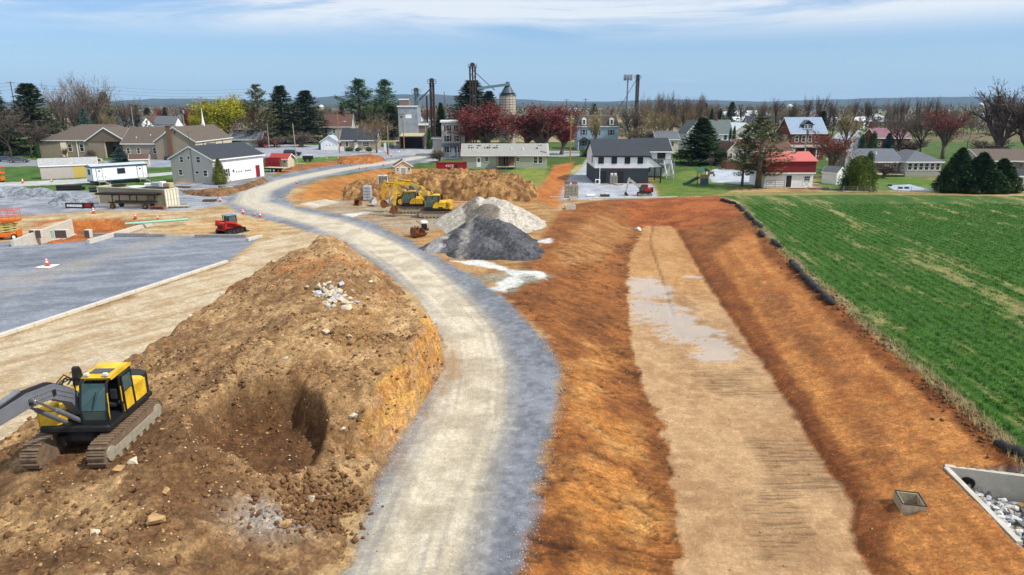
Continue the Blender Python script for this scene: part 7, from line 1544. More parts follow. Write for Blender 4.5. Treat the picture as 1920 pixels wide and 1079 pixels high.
LRED = leafmat('red_buds', S(112, 48, 48), S(134, 66, 62)); LYEL = leafmat('yellow_green_buds', S(150, 148, 10), S(178, 172, 30)); LOLV = leafmat('olive_buds', S(134, 124, 62), S(160, 148, 88)); LORG = leafmat('rust_buds', S(142, 70, 44), S(160, 92, 62)); LPEAR = leafmat('cream_blossom', S(196, 182, 140), S(176, 160, 110)); LPNK = leafmat('pink_grey_buds', S(190, 150, 146), S(168, 124, 122))
GSP = leafmat('spruce_needles', S(48, 62, 38), S(62, 78, 46)); GPN = leafmat('pine_needles', S(54, 82, 40), S(82, 108, 56)); GAI = leafmat('cedar_needles', S(84, 92, 52), S(104, 108, 66)); GBL = leafmat('blue_spruce_needles', S(74, 98, 92), S(98, 122, 114)); GCD = leafmat('dark_cedar_needles', S(36, 58, 34), S(58, 84, 44)); GTP = leafmat('golden_green_leaves', S(48, 74, 28), S(104, 118, 40)); GBX = leafmat('shrub_leaves', S(62, 88, 36), S(92, 116, 52))
PR = {}
def reg(k, T, lv, b, tw, lf): PR.setdefault(k, []).append(finish(T, lv, b, tw, lf))
for i in range(3): reg('bare', *bare_tree(100+i, .6, .72), BK, TW, TW)
for i in range(2): reg('barebrown', *bare_tree(120+i, .55, .8, kids=(6, 6, 5, 5)), BKD, TWB, TWB)
for i in range(2): reg('poplar', *bare_tree(140+i, 1.3, .42, kids=(5, 5, 5, 4), trunkL=2.9), BKD, TWB, TWB)
for i in range(2): reg('redmaple', *bare_tree(160+i, .75, .7, leaf_n=9000, leaf_s=.07, kids=(8, 6, 5, 5), trunkL=1.0, twigw=.010), BK, TWR, LRED)
reg('rust', *bare_tree(170, .5, .8, leaf_n=1800, leaf_s=.06, kids=(7, 6, 5, 5), trunkL=1.3), BK, TWR, LORG)
reg('yellow', *bare_tree(180, .35, .85, leaf_n=15000, leaf_s=.10, kids=(7, 6, 5, 4), trunkL=1.7), BKD, TWB, LYEL)
reg('olive', *bare_tree(190, .6, .8, leaf_n=2600, leaf_s=.07, kids=(6, 6, 5, 4)), BK, TWT, LOLV)
reg('pear', *bare_tree(200, 1.2, .5, leaf_n=4200, leaf_s=.085, kids=(7, 6, 5, 4), trunkL=1.4), BK, TWT, LPEAR)
reg('pinkish', *bare_tree(205, .9, .6, leaf_n=2400, leaf_s=.07, kids=(6, 6, 5, 4), trunkL=1.6), BK, TW, LPNK)
reg('sprawl', *bare_tree(211, .15, .95, kids=(6, 6, 5, 5), trunkL=2.2), BK, TWT, TWT)
for i in range(3): reg('spruce', *conifer(300+i, 'spruce'), BKD, BKD, GSP)
for i in range(2): reg('pine', *conifer(320+i, 'pine'), BKD, BKD, GPN)
for i in range(2): reg('airy', *conifer(340+i, 'airy'), BK, BK, GAI)
reg('fir', *conifer(360, 'fir'), BKD, BKD, GCD); reg('bluespruce', *conifer(361, 'fir'), BKD, BKD, GBL)
cone_ = lambda t: 2.2*(1-t)**.75*(min(1, t*6+.5))
reg('cedar', *shrub(400, lambda t: 3.0*(1-t)**.85*min(1, .75+2*t), 11000, .3, up=1), BKD, BKD, GCD); reg('cedar', *shrub(401, lambda t: 2.9*(1-t)**.72*min(1, .75+2*t), 11000, .3, up=1), BKD, BKD, GCD)
reg('column', *shrub(402, lambda t: 1.5*(1-t**3)**.6*min(1, .7+t), 3500, .16), BKD, BKD, GCD); reg('dome', *shrub(403, lambda t: 5.0*math.sqrt(max(0, 1-t*t)), 9000, .26), BKD, BKD, GTP); reg('bush', *shrub(404, lambda t: 7.5*math.sqrt(max(0, 1-(1.6*t-.6)**2)), 4500, .5), BKD, BKD, GBX)
reg('big', *bare_tree(233, .55, .66, kids=(5, 6, 5, 5), trunkL=2.0, tr=.30, twigw=.02), BKD, TWB, TWB); reg('big', *bare_tree(236, .55, .62, kids=(5, 6, 5, 5), trunkL=2.0, tr=.28, twigw=.02), BKD, TWB, TWB)
reg('thicket', *bare_tree(220, .4, 1.0, kids=(9, 6, 5, 4), trunkL=.5), BK, TWB, TWB)
reg('thuja', *shrub(405, cone_, 5200, .2), BKD, BKD, leafmat('thuja_green', S(92, 104, 46), S(122, 124, 60)))
PROTO = {}
def tree(kind, px, base, top, wpx, label, cat='tree', group=None, name=None, Y=None, i=None, rz=None):
    k = PR[kind]; i = random.randrange(len(k)) if i is None else i % len(k); parts, w0 = k[i]
    q = P(px, base) if Y is None else at(px, Y); H = zat(top, q.y)-0.0; dep = q.y*math.cos(PITCH)+(CAM_H)*math.sin(PITCH); W_ = wpx*dep/F
    nm_ = name or {'cedar': 'cedar_shrub', 'column': 'columnar_shrub', 'dome': 'clipped_shrub', 'bush': 'shrub', 'thicket': 'bare_shrub', 'spruce': 'spruce_tree', 'pine': 'pine_tree', 'airy': 'cedar_tree', 'fir': 'fir_tree', 'bluespruce': 'blue_spruce', 'thuja': 'conifer_shrub'}.get(kind, 'bare_tree')
    t = thing(nm_, label, cat, (q.x, q.y, hz_(q.x, q.y)), random.uniform(0, 6.28) if rz is None else rz, group); s_ = W_/w0*(1.28 if kind in ('spruce', 'pine', 'airy', 'fir') else 1.0); t.scale = (s_, s_, max(.5, H)/10)
    for pn, me in parts: link(bpy.data.objects.new(pn, me), t)
    return t
random.seed(5)
for a in (
 ('spruce', 2, 292, 155, 62, 'tall spruce cut by the left picture edge'), ('spruce', 72, 290, 158, 74, 'broad dark spruce left of the bare maples behind the church'), ('bare', 128, 280, 152, 60, 'leftmost bare maple behind the church roof'), ('bare', 160, 282, 145, 78, 'large bare maple behind the church, second from left'), ('bare', 190, 280, 143, 74, 'tallest bare maple behind the church, third from left'),
 ('barebrown', 148, 284, 180, 70, 'lower bare tree among the maples behind the church'), ('spruce', 208, 275, 174, 34, 'thin dark spruce right of the bare maples'), ('barebrown', 236, 270, 181, 50, 'brown bare tree right of the thin spruce'), ('olive', 216, 282, 205, 34, 'pale budding small tree behind the church ridge'), ('bluespruce', 167, 290, 205, 40, 'blue-green spruce low among the bare maples'),
 ('barebrown', 22, 298, 200, 74, 'brown bare tree in front of the left spruces'), ('barebrown', 60, 296, 225, 62, 'spreading bare tree left of the church annex'), ('bare', 95, 282, 188, 50, 'bare tree between the broad spruce and the maples'),
 ('redmaple', 362, 262, 205, 30, 'small dark red tree behind the church'), ('yellow', 432, 276, 181, 112, 'large yellow-green budding tree behind the church'), ('yellow', 382, 268, 208, 46, 'smaller yellow-green tree left of the large one'), ('airy', 491, 275, 159, 46, 'thin airy conifer between the yellow-green tree and the spruces'),
 ('spruce', 533, 270, 162, 56, 'dark dense spruce right of the airy conifer'), ('spruce', 578, 268, 171, 60, 'dark spruce behind the pale pole, right of its twin'), ('pine', 677, 258, 149, 62, 'layered pine behind the tan ranch, left of two'), ('pine', 726, 260, 150, 56, 'layered pine behind the tan ranch, right of two'), ('spruce', 735, 262, 200, 44, 'lower spruce at the foot of the right pine'),
 ('sprawl', 706, 287, 214, 66, 'spreading bare tree in front of the tan ranch'), ('spruce', 887, 262, 152, 82, 'big spruce in front of the tallest elevator tower'), ('spruce', 918, 262, 172, 40, 'smaller spruce right of the big spruce'), ('fir', 828, 268, 194, 24, 'narrow dark fir left of the row house'), ('column', 806, 280, 238, 12, 'slim green column shrub beside the mill street'),
 ('redmaple', 918, 296, 194, 112, 'dark red budding maple on the left above the torn ranch roof'), ('redmaple', 1018, 296, 200, 124, 'dark red budding maple on the right above the torn ranch roof'), ('pinkish', 963, 290, 206, 46, 'pinkish grey budding tree before the silo'), ('redmaple', 985, 288, 222, 50, 'smaller red maple between the two larger ones'), ('redmaple', 1052, 290, 226, 50, 'small red maple at the right end of the row'), ('redmaple', 875, 290, 228, 46, 'small red maple beside the row house'),
 ('pear', 1116, 288, 205, 30, 'slim cream-blossomed pear before the blue house'), ('pear', 1183, 285, 238, 18, 'small cream-blossomed pear behind the charcoal roof'), ('barebrown', 1180, 282, 190, 78, 'reddish bare maple behind the charcoal roof'), ('olive', 1247, 285, 197, 82, 'olive budding tree behind the charcoal roof'), ('thicket', 1212, 286, 245, 50, 'low reddish thicket behind the charcoal roof'),
 ('fir', 1313, 309, 222, 66, 'dark full fir on the lawn by the playset'), ('airy', 1391, 350, 238, 34, 'thin straggly cedar left of the barn cedar'), ('airy', 1421, 353, 220, 80, 'large airy cedar in front of the red barn'), ('rust', 1560, 334, 246, 82, 'rust-red twiggy tree right of the brick house'), ('pear', 1584, 285, 208, 40, 'cream budding tree behind the rust-red tree'),
 ('spruce', 1536, 280, 209, 26, 'dark spruce at the right of the brick house roof'), ('column', 1614, 302, 252, 18, 'dark column shrub left of the maroon house, left one'), ('column', 1633, 300, 246, 18, 'dark column shrub left of the maroon house, right one'), ('bluespruce', 1663, 292, 250, 28, 'small blue spruce before the maroon house'), ('column', 1374, 285, 236, 8, 'slim dark shrub by the metal building, right one'), ('column', 1367, 285, 240, 7, 'slim dark shrub by the metal building, left one'),
 ('rust', 1768, 298, 204, 78, 'red-tipped spreading maple left of the big bare tree'), ('barebrown', 1685, 292, 214, 60, 'bare tree behind the maroon house'), ('barebrown', 1724, 296, 208, 66, 'bare tree between the maroon house and the red-tipped maple'), ('thicket', 1715, 290, 262, 60, 'low purple-brown thicket behind the sunroom house'), ('big', 1866, 318, 152, 140, 'very large bare tree at the right, nearest the crop field'), ('big', 1920, 316, 160, 120, 'large bare tree cut by the right picture edge'), ('thicket', 1845, 308, 262, 60, 'brown thicket at the foot of the large bare tree'),
 ('barebrown', 1730, 330, 292, 22, 'small bare tree in front of the sunroom'), ('barebrown', 1334, 325, 292, 14, 'tiny bare sapling by the playset')):
    tree(*a)
for a in (('dome', 1608, 358, 293, 62, 'large clipped golden-green dome shrub by the pale pole'), ('column', 1583, 358, 330, 17, 'small dark cone shrub before the dome, left one'), ('column', 1601, 359, 328, 18, 'small dark cone shrub before the dome, middle one'), ('column', 1619, 359, 330, 17, 'small dark cone shrub before the dome, right one'), ('column', 1626, 340, 284, 20, 'dark pointed shrub behind the clipped dome'),
          ('cedar', 1792, 362, 280, 72, 'dark spreading cedar bush by the wire fence, left one'), ('cedar', 1833, 364, 289, 84, 'dark spreading cedar bush by the wire fence, middle one'), ('cedar', 1872, 363, 300, 64, 'dark spreading cedar bush by the wire fence, right one'), ('thuja', 413, 346, 297, 28, 'slim green conifer at the corner of the white garage'), ('bluespruce', 228, 311, 277, 38, 'small blue spruce in front of the church entrance'),
          ('bush', 1105, 294, 279, 34, 'round green shrub left of the black and white house'), ('bush', 945, 284, 266, 40, 'green shrub between the red maples'), ('column', 73, 297, 268, 10, 'dark thin shrub at the church annex'), ('thicket', 825, 304, 282, 30, 'bare bush behind the red dumpster'), ('thicket', 520, 276, 256, 60, 'brown brush under the spruces, left'), ('thicket', 565, 276, 250, 50, 'brown brush under the spruces, right'),
          ('bush', 692, 284, 276, 12, 'small shrub at the tan ranch wall, right'), ('bush', 655, 284, 277, 16, 'small shrub at the tan ranch wall, left'), ('bush', 672, 284, 277, 12, 'small shrub at the tan ranch door'), ('thicket', 125, 296, 278, 10, 'bare bush at the church wall, left'), ('thicket', 170, 297, 282, 14, 'bare bush at the church wall, right'), ('bush', 1640, 336, 326, 16, 'low shrub under the stone wall'), ('thicket', 1655, 334, 305, 34, 'bare climbing bush on the stone wall')):
    tree(*a, cat='shrub')
# the bare tree line and hedgerows in the middle distance: one thing per tree
G_ = 'bare trees of the distant tree line'
for i in range(30): px = 1395+i*17+random.gauss(0, 7); tree(random.choice(('poplar', 'poplar', 'bare')), px, 0, random.uniform(175, 200), random.uniform(14, 26), 'tall bare tree in the row beyond the right-hand houses', group=G_, Y=random.uniform(300, 350), name='bare_tree')
for i in range(16): px = 1200+i*9+random.gauss(0, 5); tree(random.choice(('poplar', 'bare', 'barebrown')), px, 0, random.uniform(172, 196), random.uniform(22, 36), 'tall bare tree beyond the charcoal-roofed house', group=G_, Y=random.uniform(290, 330), name='bare_tree')
for i in range(115): px = random.uniform(-40, 1960); k = random.choice(('barebrown', 'bare', 'olive', 'barebrown', 'rust')); tree(k, px, 0, random.uniform(196, 212), random.uniform(16, 34), 'bare tree among the houses of the distant village', group='bare trees of the distant village', Y=random.uniform(290, 480), name='bare_tree')
for i in range(20): px = random.choice((random.uniform(0, 360), random.uniform(600, 1120), random.uniform(1200, 1400))); tree(random.choice(('spruce', 'fir')), px, 0, random.uniform(192, 206), random.uniform(10, 22), 'dark conifer among the houses of the distant village', group='conifers of the distant village', Y=random.uniform(290, 480), name='spruce_tree')
# far woods: one uncountable mass
def woods(name, label, pts, m, hh=(8, 15), n=70):
    V_ = []
    for x, y in pts:
        H = rng.uniform(*hh); z0 = hz_(x, y); W_ = H*.45
        c = rng.normal(0, .5, (n, 3)); c = c/np.maximum(1, np.linalg.norm(c, axis=1))[:, None]; c = c*np.array([W_, W_, H*.45])+np.array([x, y, z0+H*.52])
        g = rng.normal(0, 1, (n, 3))*np.array([.3, .3, .9])*H*.10; h = rng.normal(0, 1, (n, 3))*H*.04
        V_.append(np.stack([c-h, c+h, c+g], 1).reshape(-1, 3))
    VV = np.concatenate(V_); return tag(link(bpy.data.objects.new(name, np_mesh(name, VV, np.arange(len(VV)).reshape(-1, 3), m, False))), label, 'woods', kind='stuff')
def band(n, y0, y1, clus=.5):
    out = []
    while len(out) < n:
        y = y0*(y1/y0)**rng.uniform(); x = rng.uniform(-.95, .95)*y
        if float(fbm(np.array([x/(y*.12)]), np.array([y/(y*.05+20)]), 77, 3)[0]) > clus: out.append((x, y))
    return out
woods('woods', 'brown leafless woods across the far plain', band(900, 420, 1800, .5), TWB); woods('woods', 'grey-brown hedgerows and woods near the horizon', band(900, 1500, 5200, .48), mat('far_wood', S(98, 88, 74), .95, .02, .3), (10, 18), 40); woods('woods', 'dark evergreen clumps across the far plain', band(160, 380, 2600, .5), GSP, (7, 13), 60)
woods('woods', 'brown leafless woods behind the village on the right', [(at(p, y).x, y) for p, y in zip(rng.uniform(1270, 1960, 260), rng.uniform(330, 420, 260))], TWB, (5, 9), 60); woods('woods', 'brown leafless woods behind the village on the left', [(at(p, y).x, y) for p, y in zip(rng.uniform(-20, 640, 200), rng.uniform(310, 430, 200))], TWB, (5, 9), 60); woods('woods', 'brown scrub behind the red maples', [(at(p, y).x, y) for p, y in zip(rng.uniform(640, 1270, 160), rng.uniform(300, 430, 160))], TWB, (4, 8), 60)
# ================================================================= VEHICLES, POLES, FAR TOWN, HILLS, AIR
def car(label, px, row, rz, body, kind='suv', s=1.0, cat='car', name='parked_car', dY=0):
    q = P(px, row); t = thing(name, label, cat, (q.x, q.y+dY, 0), R(rz), sc_=s)
    if kind == 'suv': pr = [(-2.4, .4), (2.35, .4), (2.42, .75), (2.3, 1.02), (1.1, 1.12), (.55, 1.72), (-2.1, 1.78), (-2.38, 1.1)]; gl = [(.98, 1.14), (.5, 1.64), (-2.02, 1.69), (-2.2, 1.14)]
    elif kind == 'pickup': pr = [(-2.7, .45), (2.6, .45), (2.68, .8), (2.5, 1.08), (1.3, 1.18), (.8, 1.8), (-.5, 1.82), (-.65, 1.2), (-2.7, 1.16)]; gl = [(1.18, 1.2), (.74, 1.73), (-.44, 1.75), (-.56, 1.2)]
    else: pr = [(-2.25, .35), (2.25, .35), (2.3, .6), (2.1, .85), (1.0, .95), (.35, 1.38), (-1.0, 1.42), (-1.75, 1.0), (-2.28, .92)]; gl = [(.88, .97), (.3, 1.32), (-.95, 1.35), (-1.6, 1.0)]
    mb = MB(); n = len(pr); V_ = []
    for y, k in ((-.9, .0), (-.84, .0), (.84, 0), (.9, 0)):
        for x, z in pr: up = max(0, (z-1.0)/.8); V_.append((x*(1 if abs(y) < .88 else .985), y*(1-.16*up), z if abs(y) < .88 else z-.03))
    f = [tuple(range(n-1, -1, -1)), tuple(range(3*n, 4*n))]
    for r_ in range(3):
        for i in range(n): j = (i+1) % n; f.append((r_*n+i, r_*n+j, (r_+1)*n+j, (r_+1)*n+i))
    mb.add(V_, f); b_ = mb.build('body', body, t)
    for s_ in (-1, 1):
        mb = MB(); m_ = (gl[1][0]+gl[2][0])/2; zt_ = (gl[1][1]+gl[2][1])/2
        for a, c in (([gl[0], gl[1], (m_+.06, zt_), (m_+.06, gl[0][1])], 0), ([(m_-.06, gl[0][1]), (m_-.06, zt_), gl[2], gl[3]], 0)): mb.quad(*[(x, s_*(.905*(1-.16*max(0, (z-1.0)/.8))+.01), z) for x, z in a])
        mb.build('side_window', GLS, t)
        for x in (1.45, -1.45): wheel(t, x, s_*.82, .36, .36, .22, STEEL, s_)
    mb = MB(); a, c = gl[0], gl[1]; mb.quad((a[0]+.1, -.72, a[1]), (a[0]+.1, .72, a[1]), (c[0]+.09, .64, c[1]), (c[0]+.09, -.64, c[1])); mb.build('windscreen', GLS, t)
    for y in (-.65, .65): mb = MB(); x_ = max(p[0] for p in pr); mb.b2(x_-.1, x_+.02, y-.16, y+.16, .62, .78); mb.build('headlight', mat('lamp_glass', S(226, 228, 230), .2), t); mb = MB(); x_ = min(p[0] for p in pr); mb.b2(x_-.02, x_+.08, y-.12, y+.12, .72, .95); mb.build('tail_light', RED, t)
    return t
CTN = mat('tan_car_paint', S(196, 180, 150), .3, spec=.6); CBL = mat('black_car_paint', S(26, 27, 30), .25, spec=.6); CGR = mat('grey_car_paint', S(92, 94, 100), .25, spec=.6); CSB = mat('slate_car_paint', S(70, 80, 96), .25, spec=.6); CTL = mat('teal_car_paint', S(44, 96, 98), .3, spec=.6); CDB = mat('blue_car_paint', S(34, 52, 96), .3, spec=.6); CSI = mat('silver_car_paint', S(176, 180, 184), .3, spec=.6)
car('tan suv parked before the church behind the striped shed', 173, 312, 196, CTN); car('dark blue-grey car parked on the far left', 12, 303, 25, CSB, 'sedan'); car('dark grey sedan parked left of the striped shed', 36, 305, 20, CGR, 'sedan'); car('black suv in the street behind the pale pole', 549, 293, 6, CBL); car('teal van before the small white garage', 604, 280, 100, CTL)
car('blue car in the drive beside the tan ranch', 736, 280, 10, CDB, 'sedan'); car('silver pickup behind the blue car', 749, 276, 170, CSI, 'pickup'); car('black car on the mill street by the row house', 805, 279, 95, CBL); car('white car beyond the silver pickup', 754, 268, 170, WHT, 'sedan')
# utility poles and lines
WP = mat('new_wood_pole', S(180, 126, 70), .85, 3, .15); OP = mat('old_wood_pole', S(112, 96, 84), .9, 3, .2); GP = mat('pale_pole', S(176, 164, 146), .85, 3, .12)
def pole(label, px, row, top, m, arm=True, lamp=False, tf=False, r=.16, Y=None, lean=0, n_arm=1):
    q = P(px, row) if Y is None else at(px, Y); h = zat(top, q.y); t = thing('utility_pole', label, 'utility pole', (q.x, q.y, 0), random.uniform(-.3, .3)); t.rotation_euler.y = lean
    mb = MB(); mb.tube((0, 0, 0), (0, 0, h), r, r*.65, 10); mb.build('pole', m, t)
    for k in range(n_arm if arm else 0):
        z = h-.5-k*1.0; mb = MB(); mb.b2(-1.15, 1.15, -.22, -.1, z, z+.14); a_ = mb.build('crossarm', OP, t); mb = MB()
        for x in (-1.05, -.5, .5, 1.05): mb.lathe([(.05, z+.14), (.07, z+.22), (.03, z+.3)], (x, -.16, 0), 6)
        mb.build('insulator', mat('insulator_grey', S(170, 172, 176), .4), a_)
    if lamp: mb = MB(); mb.path([(0, 0, h*.68), (1.2, -.3, h*.74), (1.9, -.4, h*.74)], .05); l_ = mb.build('lamp_arm', mat('grey_steel', S(1, 1, 1)), t); mb = MB(); mb.box((2.1, -.42, h*.735), (.6, .25, .14), ch=.04); mb.build('lamp_head', WHT, l_)
    if tf: mb = MB(); mb.lathe([(.05, h*.82), (.26, h*.83), (.26, h*.83+.9), (.05, h*.83+1.0)], (.35, -.1, 0), 12); mb.build('transformer', mat('insulator_grey', S(1, 1, 1)), t)
    return Vector((q.x, q.y, h-.3))
pl = {}
pl['a'] = pole('pale slim pole beside the dark utility trailer', 557, 308, 232, GP, False, r=.14, lean=-.03); pl['b'] = pole('orange-brown wooden pole with street lamp before the tan ranch', 637, 288, 206, WP, True, True); pl['c'] = pole('pale short pole before the spreading bare tree', 729, 292, 236, GP, False, r=.13); pl['d'] = pole('orange-brown wooden pole at the mill street', 758, 282, 212, WP, True); pl['e'] = pole('grey pole on the right of the mill street', 799, 280, 225, GP, False, r=.13)
pl['f'] = pole('orange-brown wooden pole before the row house', 863, 295, 206, WP, True); pl['g'] = pole('tall wooden pole left of the black and white house', 1069, 306, 214, WP, False); pl['h'] = pole('dark tall pole beyond the mill', 835, 0, 172, OP, False, r=.22, Y=300); pl['i'] = pole('dark pole beyond the blue house, left one', 1061, 0, 186, OP, True, r=.2, Y=310); pl['j'] = pole('dark pole beyond the blue house, right one', 1096, 0, 185, OP, True, r=.2, Y=310)
pl['k'] = pole('grey pole with a white brace behind the church', 201, 0, 188, GP, True, Y=235, tf=True); pl['l'] = pole('grey pole behind the church, right of the braced one', 256, 0, 194, GP, True, Y=235); pl['m'] = pole('dark leaning pole behind the left spruces', 43, 0, 153, OP, True, Y=215, r=.2); pl['n'] = pole('grey pole with transformer left of the large yellow-green tree', 350, 0, 200, GP, True, Y=240, tf=True); pl['o'] = pole('slim grey pole by the street under the airy conifer', 505, 279, 232, GP, False, r=.12)
pl['p'] = pole('grey pole with transformer before the brick house', 1506, 310, 240, GP, True, tf=True); pl['q'] = pole('pale low pole beside the clipped dome', 1625, 358, 306, GP, False, r=.13); pl['r'] = pole('pole with transformer behind the farmhouse', 1350, 0, 205, GP, True, tf=True, Y=260); pl['s'] = pole('leaning pole before the far field at right', 1810, 0, 262, OP, True, Y=190); pl['t'] = pole('thin pole before the red maples', 1027, 300, 226, OP, False, r=.1)
WIRE = mat('wire_black', S(60, 62, 66), .6)
def wires(label, pts, n=3, sp=.5, r=.022):
    t = thing('power_line', label, 'power line', pts[0])
    for k in range(n):
        mb = MB(); pp = []
        for a, b in zip(pts[:-1], pts[1:]):
            for i in range(9): f = i/8; p = a.lerp(b, f)-Vector(pts[0]); p.z -= 1.2*4*f*(1-f)*min(1, (b-a).length/60)+k*sp; pp.append(p)
        mb.path([p for i, p in enumerate(pp) if i == 0 or (p-pp[i-1]).length > .01], r, 4); mb.build('wire', WIRE, t)
wires('power lines crossing the sky behind the church', [at(-60, 215, zat(160, 215)), pl['m'], at(215, 225, zat(164, 225)), at(480, 240, zat(166, 240))], 3, 1.0, .03); wires('power lines behind the church to the yellow-green tree', [pl['k'], pl['l'], pl['n'], at(470, 245, zat(183, 245))], 2, .9, .03); wires('lines along the street poles', [pl['b'], pl['d']], 2, .6); wires('lines between the poles before the torn ranch', [pl['f'], pl['g']], 2, .6); wires('lines before the brick house to the right', [pl['p'], at(1700, 170, zat(292, 170)), at(1960, 165, zat(296, 165))], 2, .5)
# road signs and the rocks of the verge
def sign(label, px, row, top, geo, m, name='road_sign'):
    q = P(px, row); h = zat(top, q.y); t = thing(name, label, 'sign', (q.x, q.y, 0), R(-8)); mb = MB(); mb.tube((0, .05, 0), (0, .05, h-.1), .05, n=6); mb.build('post', mat('grey_steel', S(1, 1, 1)), t); geo(h).build('sign_board', m, t); return t
sign('tall white sign board with a red foot on the road corner', 723, 292, 268, lambda h: MB().b2(-.35, .35, -.04, .0, h-2.2, h), WHT); sign('red banner sign right of the tall white sign', 727, 292, 278, lambda h: MB().b2(-.2, .2, -.04, 0, .3, h), RED); sign('yellow diamond sign before the blue car', 741, 283, 267, lambda h: MB().box((0, -.02, h-.55), (.8, .04, .8), ry=R(45)), YEL); sign('white yard sign at the verge under the street lamp', 640, 288, 275, lambda h: MB().b2(-.9, .9, -.05, 0, h-1.3, h), WHT); sign('small red and white sign under the airy conifer', 517, 279, 265, lambda h: MB().b2(-.35, .35, -.04, 0, h-.9, h), RED)
for i in range(14): q = P(676+i*5.6+random.gauss(0, 1), 285+random.gauss(0, .5)); rock(R_WHT, q.x, q.y, 0, random.uniform(.3, .6), 'white boulder of the row edging the verge before the tan ranch', 'boulders edging the verge')
# right-hand gardens: wire fence, tarp, timber beds
a, b = P(1530, 363), P(1960, 362); t = thing('wire_fence', 'low wire fence along the far side of the crop field', 'fence', (a.x, a.y, 0)); L_ = b.x-a.x; n = 17
for i in range(n+1): mb = MB(); mb.tube((L_*i/n, (b.y-a.y)*i/n, 0), (L_*i/n, (b.y-a.y)*i/n, 1.15), .045, n=5); mb.build('fence_post', GP, t)
mb = MB()
for z in (.25, .5, .75, 1.05): mb.tube((0, 0, z), (L_, b.y-a.y, z), .014, n=4)
mb.build('wire', mat('grey_steel', S(1, 1, 1)), t)
mb = MB(); q = [P(*p) for p in ((1662, 349), (1706, 347), (1758, 361), (1676, 358))]; mb.prism([(p.x, p.y) for p in q][::-1], .03, .09, 'z'); tag(mb.build('tarpaulin', mat('grey_tarp', S(176, 186, 202), .5, 1.2, .12, .6, 3)), 'grey tarpaulin spread on the lawn behind the wire fence', 'tarpaulin')
for i, (px, py) in enumerate(((1668, 350), (1688, 355), (1700, 355))): q = P(px, py); mb = MB(); mb.lathe([(.12, 0), (.38, .02), (.4, .14), (.34, .26), (.2, .24)], n=12); o = mb.build('tyre', RUB); o.location = (q.x, q.y, .09); tag(o, 'black tyre weighing down the grey tarpaulin', 'tyre', 'tyres on the tarpaulin')
for px, py, L_, rz, lb in ((1497, 354, 3.2, 2, 'pale boards lying before the barn door'), (1528, 347, 1.6, -5, 'white slab right of the barn'), (1535, 355, 3.6, 5, 'brown timber bed before the small white shed'), (1605, 361, 4.2, 0, 'tan boards below the clipped dome')): boards(lb, px, py, 4, L_, R(rz), WD if 'brown' not in lb else WDK)
q = P(1334, 331); t = thing('garden_bench', 'dark garden bench by the gravel patch', 'bench', (q.x, q.y, 0), .3); mb = MB(); mb.b2(-.7, .7, -.25, .25, .42, .5); mb.build('seat', WDK, t); mb = MB(); mb.b2(-.7, .7, .25, .32, .5, .95); mb.build('backrest', WDK, t)
for x in (-.6, .55): mb = MB(); mb.b2(x, x+.06, -.22, .3, 0, .42); mb.build('leg', WDK, t)
q = P(1290, 303); t = thing('picnic_table', 'dark picnic table on the drive left of the fir', 'table', (q.x, q.y, 0)); mb = MB(); mb.b2(-1, 1, -.4, .4, .72, .78); mb.build('tabletop', WDK, t)
for y in (-.75, .5): mb = MB(); mb.b2(-1, 1, y, y+.25, .42, .47); mb.build('bench_board', WDK, t)
for x in (-.7, .7): mb = MB(); mb.prism([(-.7, 0), (-.6, 0), (.2, .72), (.1, .72)], x-.04, x+.04, 'x'); mb.prism([(.7, 0), (.6, 0), (-.2, .72), (-.1, .72)], x-.09, x-.041, 'x'); mb.build('leg', WDK, t)
# distant village: small houses, each a thing with walls and roof
def mini(w_, d, hw, hr, wm, rm, name='village_house'):
    t = thing(name, '', 'house'); a = MB(); a.prism([(-d/2, 0), (d/2, 0), (d/2, hw), (0, hr), (-d/2, hw)], -w_/2, w_/2, 'x'); a.build('wall', wm, t)
    b = MB(); sl = (hr-hw)/(d/2); e = d/2+.4; b.prism([(-e, hw-.4*sl+.05), (0, hr+.05), (e, hw-.4*sl+.05), (e, hw-.4*sl+.25), (0, hr+.3), (-e, hw-.4*sl+.25)], -w_/2-.4, w_/2+.4, 'x'); b.build('roof', rm, t)
    for x in (-w_*.3, 0, w_*.3): g = MB(); g.b2(x-.5, x+.5, -d/2-.04, -d/2-.003, hw*.3, hw*.3+1.4); g.build('window', GLS, t)
    return t
MV = [(mini(10, 8, 5.2, 8.6, SW, RGY), 'white house with grey roof in the distant village'), (mini(9, 9, 5.0, 8.8, SCR, RRB), 'cream house with brown roof in the distant village'), (mini(24, 12, 4.6, 7.0, SW, RWH, 'village_barn'), 'long white barn with pale roof on the distant plain'), (mini(9, 8, 5.4, 9, BRK, RGY), 'brick house with grey roof in the distant village'), (mini(14, 9, 4.5, 8, SLV, RBK), 'pale house with dark roof in the distant village')]
used = set(); vr = random.Random(31)
spots = [(262, 330, 0), (285, 345, 1), (300, 350, 0), (318, 340, 0), (345, 420, 0), (240, 380, 4), (610, 470, 2), (655, 380, 0), (805, 430, 2), (845, 420, 0), (985, 430, 0), (998, 450, 2), (1030, 520, 2), (1045, 700, 0), (1400, 420, 2), (1420, 380, 4), (1452, 460, 0), (1480, 520, 0), (1560, 640, 0), (1590, 420, 2), (1620, 560, 0), (1650, 500, 2), (1690, 700, 0), (1860, 600, 2), (1790, 900, 0)]
spots += [(vr.uniform(-20, 1940), vr.uniform(480, 1300), vr.choice((0, 0, 1, 3, 4, 2))) for _ in range(36)]
for px, Y, k in spots:
    o, lb = MV[k]; c_ = o if k not in used else copy_tree(o); used.add(k); q = at(px, Y); place(c_, (q.x, q.y, hz_(q.x, q.y)-.3), vr.choice((0, .3, -.3, 1.57, .1)), 1.0, lb, 'houses of the distant village')
